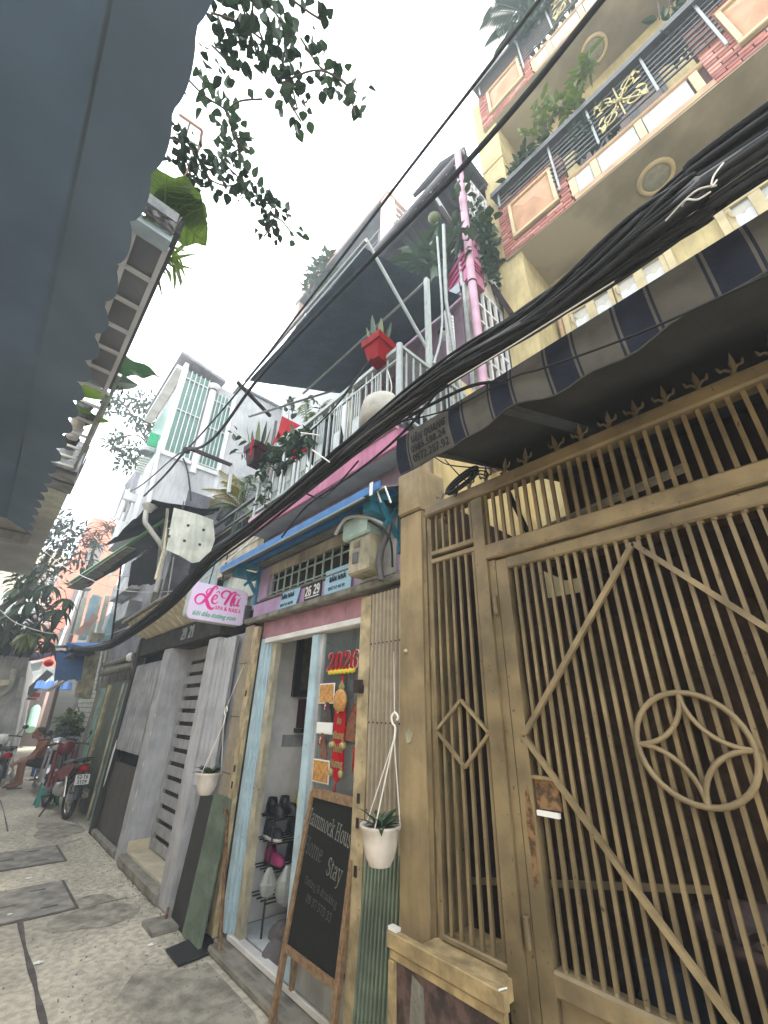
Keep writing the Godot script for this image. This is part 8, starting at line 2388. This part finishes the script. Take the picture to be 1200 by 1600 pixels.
	for t in [[Vector3(2.413, 7.400, -12.500), Vector3(1.661, 8.646, -12.500), Vector3(0.802, 9.612, -12.500)], [Vector3(1.792, 8.478, -12.500), Vector3(1.244, 8.904, -12.500), Vector3(0.636, 8.372, -12.500)], [Vector3(2.104, 7.936, -12.500), Vector3(1.476, 7.997, -12.500), Vector3(0.636, 8.372, -12.500)], [Vector3(1.400, 8.983, -12.500), Vector3(1.426, 9.971, -12.500), Vector3(1.405, 10.680, -12.500)], [Vector3(0.802, 9.612, -12.500), Vector3(0.498, 9.796, -12.500), Vector3(0.268, 9.422, -12.500)]]:
		P(o, "limb", tube(b(), curve(t, 5), 0.025, 5), M.stem)
	for e in [[Vector3(0.594, 9.670, -12.400), Vector3(0.42, 0.28, 0.4), 150], [Vector3(1.111, 10.026, -12.400), Vector3(0.36, 0.3, 0.4), 130], [Vector3(0.743, 8.373, -12.400), Vector3(0.3, 0.28, 0.4), 120], [Vector3(1.213, 8.270, -12.400), Vector3(0.3, 0.3, 0.4), 120], [Vector3(1.574, 9.256, -12.400), Vector3(0.4, 0.35, 0.4), 190], [Vector3(1.102, 9.362, -12.400), Vector3(0.3, 0.25, 0.4), 100], [Vector3(1.578, 9.998, -12.400), Vector3(0.3, 0.25, 0.4), 110], [Vector3(1.167, 7.814, -12.400), Vector3(0.25, 0.25, 0.3), 90], [Vector3(0.294, 9.259, -12.400), Vector3(0.15, 0.12, 0.3), 40], [Vector3(1.592, 8.113, -12.400), Vector3(0.3, 0.2, 0.3), 90]]:
		s = b()
		clump(s, e[0], e[1], e[2], 0.17, 0.07)
		P(o, "foliage", s, M.leaf_blue, "", "stuff")
	# palm on the terrace of the grey house
	o = T("terrace_palm", "yellow green feather palm on the terrace beside the white house wall", "palm", Vector3(2.2, 3.6, -5.3))
	P(o, "stems", tube(b(), curve([Vector3(2.25, 3.55, -5.3), Vector3(2.25, 4.0, -5.3), Vector3(2.200, 4.463, -5.766)], 4), 0.03, 6), M.stem_green)
	for e in [[Vector3(2.100, 5.491, -7.697), 0], [Vector3(2.100, 5.054, -6.999), 0], [Vector3(2.100, 4.816, -7.201), 0], [Vector3(2.100, 4.430, -6.495), 1], [Vector3(2.100, 5.203, -6.592), 0], [Vector3(2.100, 5.213, -6.254), 0], [Vector3(2.100, 4.830, -5.429), 0], [Vector3(2.100, 4.538, -5.204), 1], [Vector3(2.100, 3.921, -5.775), 1], [Vector3(2.100, 3.682, -5.357), 1], [Vector3(2.200, 5.751, -7.227), 0], [Vector3(2.100, 4.977, -7.106), 0], [Vector3(2.100, 5.066, -6.665), 0], [Vector3(2.100, 5.029, -6.355), 0], [Vector3(2.100, 4.208, -6.088), 1], [Vector3(2.100, 4.740, -5.483), 0], [Vector3(2.100, 4.876, -6.039), 0], [Vector3(2.100, 4.017, -4.897), 1], [Vector3(2.200, 5.138, -6.218), 0]]:
		s = b()
		var base: Vector3 = Vector3(2.200, 4.418, -5.794)
		var tip: Vector3 = e[0]
		var mid := base.lerp(tip, 0.5) + Vector3(0, 0.14, 0)
		var c := curve([base, mid, tip], 8)
		tube(s, c, 0.006, 4)
		for k in range(3, c.size()):
			var d: Vector3 = (c[k] - c[k - 1]).normalized()
			var side := d.cross(Vector3.UP).normalized()
			for sg in [-1, 1]:
				for e3 in 2:
					leaf(s, c[k].lerp(c[k - 1], 0.5 * e3), d * 0.7 + side * sg * 0.8 + Vector3(0, -0.25, 0), Vector3.UP, 0.19 * sin(PI * clampf(float(k) / c.size(), 0.15, 0.93)), 0.017, 0.3, 3)
		P(o, "frond", s, M.leaf_gold if e[1] == 0 and rng.randf() < 0.45 else (M.leaf_lime if e[1] == 0 else M.leaf_mid))
	s = b()
	leaf(s, Vector3(2.100, 4.471, -5.734), Vector3(0.05, 1, 0.12), Vector3(-1, 0, 0), 0.42, 0.1, 0.05, 5)
	P(o, "young_leaf", s, M.leaf_lime)
	o = T("rear_palm", "pale feather palm behind the dark blue bundle on the balcony", "palm", Vector3(3.000, 6.691, -5.829))
	s = b()
	for k in 12:
		var base: Vector3 = Vector3(3.000, 5.931, -5.507)
		var tip := base + Vector3(rnd(-0.4, 0.3), rnd(0.3, 0.9), rnd(-0.6, 0.5))
		var c := curve([base, base.lerp(tip, 0.5) + Vector3(0, 0.15, 0), tip], 6)
		tube(s, c, 0.006, 4)
		for i in range(3, c.size()):
			for sg in [-1, 1]:
				leaf(s, c[i], (c[i] - c[i - 1]).normalized() * 0.6 + Vector3(0.3, -0.2, sg * 0.7), Vector3.UP, 0.2, 0.02, 0.3)
	P(o, "fronds", s, M.leaf_lime, "", "stuff")
	# red pots on the balcony railing
	o = T("red_planter", "bright red square pot with snake plant on the railing's corner", "flower pot", Vector3(1.71, 4.36, -2.08), "pots on the balcony railing")
	square_pot(o, Vector3(1.73, 4.36, -2.07), M.red_pot, 0.205)
	snake(o, Vector3(1.73, 4.6, -2.07), 9, 0.3)
	o = T("maroon_planter", "dark maroon square pot with snake plant at the balcony's far corner", "flower pot", Vector3(1.660, 4.314, -4.246), "pots on the balcony railing")
	var mp: Vector3 = Vector3(1.680, 4.282, -4.275)
	square_pot(o, mp, M.maroon_pot, 0.23)
	snake(o, mp + Vector3(0, 0.25, 0), 9, 0.38)
	P(o, "wire_basket", tube(b(), curve([mp + Vector3(-0.16, 0.2, 0.1), mp + Vector3(-0.18, 0.0, 0.1), mp + Vector3(-0.05, -0.06, 0.1), mp + Vector3(0.1, -0.05, 0.12)], 5), 0.005, 5), M.cable)
	P(o, "red_strip", bar(b(), mp + Vector3(-0.13, 0.02, 0.13), mp + Vector3(-0.135, 0.27, 0.14), 0.02, 0.008), M.red_cloth)
	o = T("red_kite_cloth", "red cloth pennant sticking up behind the balcony plants", "flag", Vector3(1.950, 4.863, -4.250))
	P(o, "cloth", slab(b(), PackedVector2Array([Vector2(0, 0), Vector2(0.62, -0.12), Vector2(0.5, -0.02), Vector2(0.05, 0.36)]), Vector3(1.950, 4.874, -4.388), Vector3(0, 0, 1), Vector3.UP, Vector3(0.006, 0, 0)), M.red_cloth)
	P(o, "cloth", slab(b(), PackedVector2Array([Vector2(0, 0), Vector2(0.22, 0.0), Vector2(0.14, 0.16)]), Vector3(1.950, 4.838, -4.500), Vector3(0, 0, 1), Vector3.UP, Vector3(0.006, 0, 0)), M.red_cloth)
	o = T("balcony_creeper", "leafy creeper spilling over the far end of the balcony railing", "plant", Vector3(1.75, 4.3, -4.0))
	for e in [[[Vector3(1.720, 4.558, -4.502), Vector3(1.720, 4.307, -3.851), Vector3(1.720, 4.139, -3.266), Vector3(1.720, 4.122, -3.082)], 60, M.leaf_blue], [[Vector3(1.720, 4.369, -4.266), Vector3(1.720, 4.097, -3.868), Vector3(1.720, 4.025, -3.565), Vector3(1.740, 4.078, -3.286)], 60, M.leaf_dark], [[Vector3(1.700, 4.187, -4.087), Vector3(1.700, 3.862, -3.926), Vector3(1.700, 3.647, -3.889)], 26, M.leaf_mid], [[Vector3(1.720, 4.274, -3.697), Vector3(1.720, 4.291, -3.561), Vector3(1.720, 4.222, -3.346)], 30, M.leaf_mid], [[Vector3(1.600, 4.455, -4.173), Vector3(1.600, 4.836, -4.632), Vector3(1.600, 5.178, -5.050)], 9, M.leaf_mid], [[Vector3(1.600, 4.468, -4.314), Vector3(1.600, 4.596, -4.615), Vector3(1.600, 4.726, -4.862)], 6, M.leaf_mid], [[Vector3(1.650, 4.059, -4.044), Vector3(1.650, 4.107, -4.255), Vector3(1.650, 4.084, -4.348)], 6, M.leaf_mid], [[Vector3(1.850, 4.295, -3.614), Vector3(1.850, 4.256, -3.368), Vector3(1.850, 4.342, -3.135), Vector3(1.900, 4.491, -3.050)], 26, M.leaf_dark]]:
		s = b()
		spray(s, s, e[0], e[1], 0.13, 0.06, 0.004)
		P(o, "trail", s, e[2], "", "stuff")
	s = b()
	for e in [[466, 705], [472, 712], [461, 718]]:
		pass
	for p in [Vector3(1.750, 4.101, -3.421), Vector3(1.750, 4.016, -3.216), Vector3(1.750, 4.018, -3.416)]:
		P(o, "red_bloom", lathe(b(), p, [[0.0, -0.02], [0.03, 0.0], [0.0, 0.03]], 7), M.red_cloth)
	o = T("louvre_screen_vine", "sparse vine climbing the corner pole behind the balcony", "vine", Vector3(2.600, 6.218, -5.404))
	s = b()
	tw = b()
	spray(s, tw, [Vector3(2.600, 5.844, -5.466), Vector3(2.600, 6.427, -5.517), Vector3(2.600, 6.769, -5.641)], 16, 0.16, 0.09)
	spray(s, tw, [Vector3(2.600, 6.321, -5.114), Vector3(2.600, 6.123, -4.690), Vector3(2.600, 5.730, -4.363)], 12, 0.12, 0.06)
	P(o, "leaves", s, M.leaf_blue, "", "stuff")
	P(o, "stem", tw, M.stem)
	# cactus and orchids on the pink terrace
	o = T("terrace_cactus", "tall columnar cactus among ferns on the pink terrace", "cactus", Vector3(3.0, 7.0, -2.3))
	for e in [[Vector3(2.950, 6.831, -2.258), Vector3(2.950, 8.136, -2.262)], [Vector3(2.900, 6.820, -2.294), Vector3(2.900, 7.694, -2.325)]]:
		var d: Vector3 = e[1] - e[0]
		P(o, "column", tube(b(), [e[0], e[0] + d * 0.5, e[0] + d * 0.92, e[1]], [0.08, 0.09, 0.08, 0.03], 9), M.leaf_blue)
	P(o, "bloom", lathe(b(), Vector3(2.950, 8.244, -2.320), [[0.0, 0.0], [0.07, 0.05], [0.1, 0.12], [0.06, 0.16], [0.0, 0.17]], 10), M.leaf_snake)
	s = b()
	for k in 60:
		var base: Vector3 = Vector3(2.900, 7.327, -2.486).lerp(Vector3(2.900, 7.005, -2.040), rng.randf())
		leaf(s, base + rv() * 0.1, Vector3(rnd(-0.5, 0.3), rnd(0.1, 1.0), rnd(-0.8, 0.6)), Vector3.UP, rnd(0.25, 0.5), 0.08, 0.5, 4)
	P(o, "fern", s, M.leaf_blue, "", "stuff")
	s = b()
	for k in 7:
		leaf(s, Vector3(2.850, 7.659, -2.621), Vector3(rnd(-0.5, 0.3), rnd(-0.1, 0.6), rnd(-1, 0.6)), Vector3.UP, rnd(0.4, 0.6), 0.15, 0.35, 5)
	P(o, "strap_leaf", s, M.leaf_mid)
	# vine-covered lattice beside the pink pole
	o = T("vine_lattice", "white lattice beside the pink drainpipe overgrown with grey green vine", "vine", Vector3(3.5, 6.9, -1.86))
	P(o, "lattice", win_grid(3.3, 3.72, 7.0, 9.2, -1.87, 4, 16), M.white_trim)
	P(o, "frame_bar", bar(b(), Vector3(3.2, 9.0, -1.86), Vector3(3.25, 7.75, -1.86), 0.035), M.white_trim)
	P(o, "frame_bar", bar(b(), Vector3(3.2, 9.0, -1.86), Vector3(3.74, 8.6, -1.86), 0.03), M.steel_bar)
	s = b()
	tw = b()
	for k in 26:
		var x := rnd(3.22, 3.74)
		var y := rnd(7.4, 8.9 - (x - 3.2) * 0.7)
		spray(s, tw, [Vector3(x, y, -1.84), Vector3(x + rnd(-0.1, 0.1), y - 0.35, -1.82), Vector3(x + rnd(-0.12, 0.12), y - rnd(0.6, 0.9), -1.84)], 16, 0.12, 0.08, 0.004)
	P(o, "foliage", s, M.leaf_blue, "", "stuff")
	P(o, "tendrils", tw, M.stem)
	s = b()
	for p in [Vector3(2.950, 8.139, -1.891), Vector3(2.950, 8.107, -1.780), Vector3(2.950, 7.788, -1.883), Vector3(2.950, 7.281, -1.825), Vector3(2.950, 7.032, -1.733), Vector3(2.950, 7.152, -1.458), Vector3(2.950, 7.018, -1.408), Vector3(2.950, 8.515, -1.782)]:
		clump(s, p, Vector3(0.1, 0.12, 0.06), 5, 0.16, 0.11)
	P(o, "stray_leaves", s, M.leaf_mid, "", "stuff")
	# greenery on the roof frame of the tall house
	o = T("roof_creeper", "bright creeper growing along the pink roof frame", "plant", Vector3(3.8, 12.5, -8))
	for e in [[Vector3(3.750, 13.340, -7.141), Vector3(0.25, 0.45, 0.5), 70, M.leaf_mid], [Vector3(3.750, 13.216, -7.625), Vector3(0.25, 0.4, 0.5), 70, M.leaf_mid], [Vector3(3.750, 13.318, -6.912), Vector3(0.2, 0.3, 0.3), 40, M.leaf_mid], [Vector3(4.8, 12.3, -4.4), Vector3(0.7, 0.9, 0.1), 160, M.leaf_lime]]:
		s = b()
		clump(s, e[0], e[1], e[2], 0.24, 0.14)
		P(o, "foliage", s, e[3], "", "stuff")
	# shrubs along the yellow house's balconies
	var pots := [["potted frangipani with lime leaves on the lower brick balcony's left half", [[Vector3(3.650, 9.099, -0.753), Vector3(3.650, 9.532, -0.733), Vector3(3.600, 9.829, -0.679), 30], [Vector3(3.650, 9.105, -0.513), Vector3(3.650, 9.313, -0.476), Vector3(3.600, 9.419, -0.527), 20], [Vector3(3.650, 9.178, -0.272), Vector3(3.650, 9.619, -0.162), Vector3(3.600, 9.714, -0.032), 36], [Vector3(3.650, 9.041, -0.387), Vector3(3.620, 9.250, -0.244), Vector3(3.600, 9.553, -0.223), 14], [Vector3(3.650, 9.168, -0.791), Vector3(3.600, 9.458, -0.923), Vector3(3.550, 9.675, -1.023), 5], [Vector3(3.650, 9.142, -0.677), Vector3(3.600, 9.425, -0.773), Vector3(3.550, 9.647, -0.803), 5]], M.leaf_lime], ["low succulents at the left end of the lower brick balcony", [[Vector3(3.650, 8.935, -1.350), Vector3(3.650, 9.069, -1.299), Vector3(3.650, 9.175, -1.252), 16], [Vector3(3.650, 9.014, -1.176), Vector3(3.650, 9.133, -1.085), Vector3(3.650, 9.120, -1.023), 16], [Vector3(3.650, 9.018, -1.070), Vector3(3.650, 9.050, -0.961), Vector3(3.650, 9.123, -0.899), 16]], M.leaf_mid], ["leafy plants behind the rails left of the gilt scrollwork", [[Vector3(3.800, 8.679, -0.480), Vector3(3.800, 8.630, -0.358), Vector3(3.800, 8.645, -0.227), 70], [Vector3(3.800, 8.551, -0.504), Vector3(3.800, 8.486, -0.343), Vector3(3.800, 8.471, -0.180), 50], [Vector3(3.800, 8.959, -0.207), Vector3(3.800, 8.842, -0.104), Vector3(3.800, 8.598, -0.113), 30]], M.leaf_blue], ["dark shrubs behind the rails right of the gilt scrollwork", [[Vector3(3.800, 8.850, 0.582), Vector3(3.800, 8.807, 0.709), Vector3(3.800, 8.871, 0.791), 50], [Vector3(3.800, 8.972, 0.682), Vector3(3.800, 9.099, 0.849), Vector3(3.800, 8.996, 0.954), 40]], M.leaf_blue], ["thin twigs standing at the right of the lower brick balcony", [[Vector3(3.700, 9.362, 0.737), Vector3(3.700, 9.509, 0.773), Vector3(3.700, 9.697, 0.804), 4], [Vector3(3.700, 9.327, 0.833), Vector3(3.700, 9.435, 0.866), Vector3(3.700, 9.557, 0.910), 4]], M.leaf_mid]]
	for p in pots:
		o = T("balcony_shrub", p[0], "shrub", p[1][0][0], "potted shrubs on the brick balconies")
		s = b()
		tw = b()
		for t in p[1]:
			spray(s, tw, [t[0], t[1], t[2]], t[3], 0.17, 0.08, 0.008)
			clump(s, t[2], Vector3(0.12, 0.1, 0.12), int(t[3] * 0.5), 0.17, 0.075)
		P(o, "foliage", s, p[2], "", "stuff")
		P(o, "twigs", tw, M.stem)
	o = T("balcony_palm", "feathery dark palm on the upper brick balcony", "palm", Vector3(3.650, 12.536, -0.495))
	s = b()
	for e in [Vector3(3.500, 14.412, -1.055), Vector3(3.500, 13.460, -1.013), Vector3(3.500, 14.585, -0.661), Vector3(3.500, 14.631, -0.954), Vector3(3.400, 12.422, -0.997), Vector3(3.500, 13.559, -0.256), Vector3(3.600, 12.658, -0.089)]:
		var base: Vector3 = Vector3(3.650, 12.692, -0.447)
		var tip: Vector3 = e
		var c := curve([base, base.lerp(tip, 0.5) + Vector3(0, 0.2, 0), tip], 9)
		tube(s, c, 0.008, 4)
		for i in range(3, c.size()):
			for sg in [-1, 1]:
				leaf(s, c[i], (c[i] - c[i - 1]).normalized() * 0.7 + Vector3(0.2, -0.4, sg * 0.6), Vector3.UP, 0.34, 0.035, 0.3)
	P(o, "fronds", s, M.leaf_dark, "", "stuff")
	o = T("upper_balcony_shrub", "dense dark shrub filling the upper brick balcony", "shrub", Vector3(3.700, 12.206, -0.333))
	s = b()
	for e in [Vector3(3.750, 12.607, -0.480), Vector3(3.750, 12.648, -0.290), Vector3(3.750, 12.617, -0.083), Vector3(3.750, 12.577, -0.649), Vector3(3.750, 12.708, 0.126)]:
		clump(s, e, Vector3(0.25, 0.35, 0.25), 120, 0.17, 0.075)
	P(o, "foliage", s, M.leaf_mid, "", "stuff")
	# planter bushes by the silver motorbike
	o = T("planter_bush", "variegated bush in the planter behind the silver motorbike", "shrub", Vector3(1.95, 1.0, -13.3))
	s = b()
	clump(s, Vector3(1.92, 1.25, -13.2), Vector3(0.25, 0.25, 0.5), 240, 0.17, 0.09)
	P(o, "foliage", s, M.leaf_lime, "", "stuff")
	s = b()
	clump(s, Vector3(1.9, 1.05, -13.0), Vector3(0.2, 0.2, 0.5), 120, 0.17, 0.09)
	P(o, "lower_foliage", s, M.leaf_mid, "", "stuff")  # darker green leaves lower down in the planter

func square_pot(o: Node3D, at: Vector3, m: Material, w: float) -> void:
	var s := b()
	var lv := [[0.3, 0.0], [0.44, 0.21], [0.44, 0.212], [0.52, 0.215], [0.54, 0.31], [0.47, 0.31], [0.45, 0.26]]
	var turn := Basis(Vector3.UP, 0.1)
	for i in lv.size() - 1:
		for k in 4:
			var p := []
			for e in [[i, k], [i, k + 1], [i + 1, k + 1], [i + 1, k]]:
				var a: float = PI / 4 + PI / 2 * e[1]
				p.append(at + turn * Vector3(cos(a) * 1.414 * lv[e[0]][0] * w, lv[e[0]][1] * w / 0.25 * 0.95, sin(a) * 1.414 * lv[e[0]][0] * w))
			var m2: Vector3 = (p[0] + p[1] + p[2] + p[3]) / 4.0 - at
			q(s, p[0], p[1], p[2], p[3], Vector3(m2.x, 0.0 if i != 1 and i != 4 else (-1.0 if i == 1 else 1.0), m2.z) if i < 5 else -Vector3(m2.x, 0, m2.z))
	var b0 := []
	for k in 4:
		var a := PI / 4 + PI / 2 * k
		b0.append(at + turn * Vector3(cos(a) * 1.414 * 0.3 * w, 0, sin(a) * 1.414 * 0.3 * w))
	q(s, b0[0], b0[1], b0[2], b0[3], Vector3.DOWN)
	P(o, "pot", s, m)
	P(o, "soil", lathe(b(), at + Vector3(0, w * 1.02, 0), [[w * 0.5, 0.0], [0.0, 0.005]], 8), M.soil)

func snake(o: Node3D, at: Vector3, n: int, h: float) -> void:
	for i in n:
		var a := TAU * i / n
		var s := b()
		leaf(s, at + Vector3(cos(a) * 0.05, -0.06, sin(a) * 0.05), Vector3(cos(a) * 0.3 + rnd(-0.1, 0.1), 1, sin(a) * 0.3 + rnd(-0.1, 0.1)), Vector3(cos(a), 0, sin(a)), h * rnd(0.75, 1.15), 0.055, rnd(-0.05, 0.1), 5)
		P(o, "sword_leaf", s, M.leaf_snake if i % 2 else M.leaf_mid)
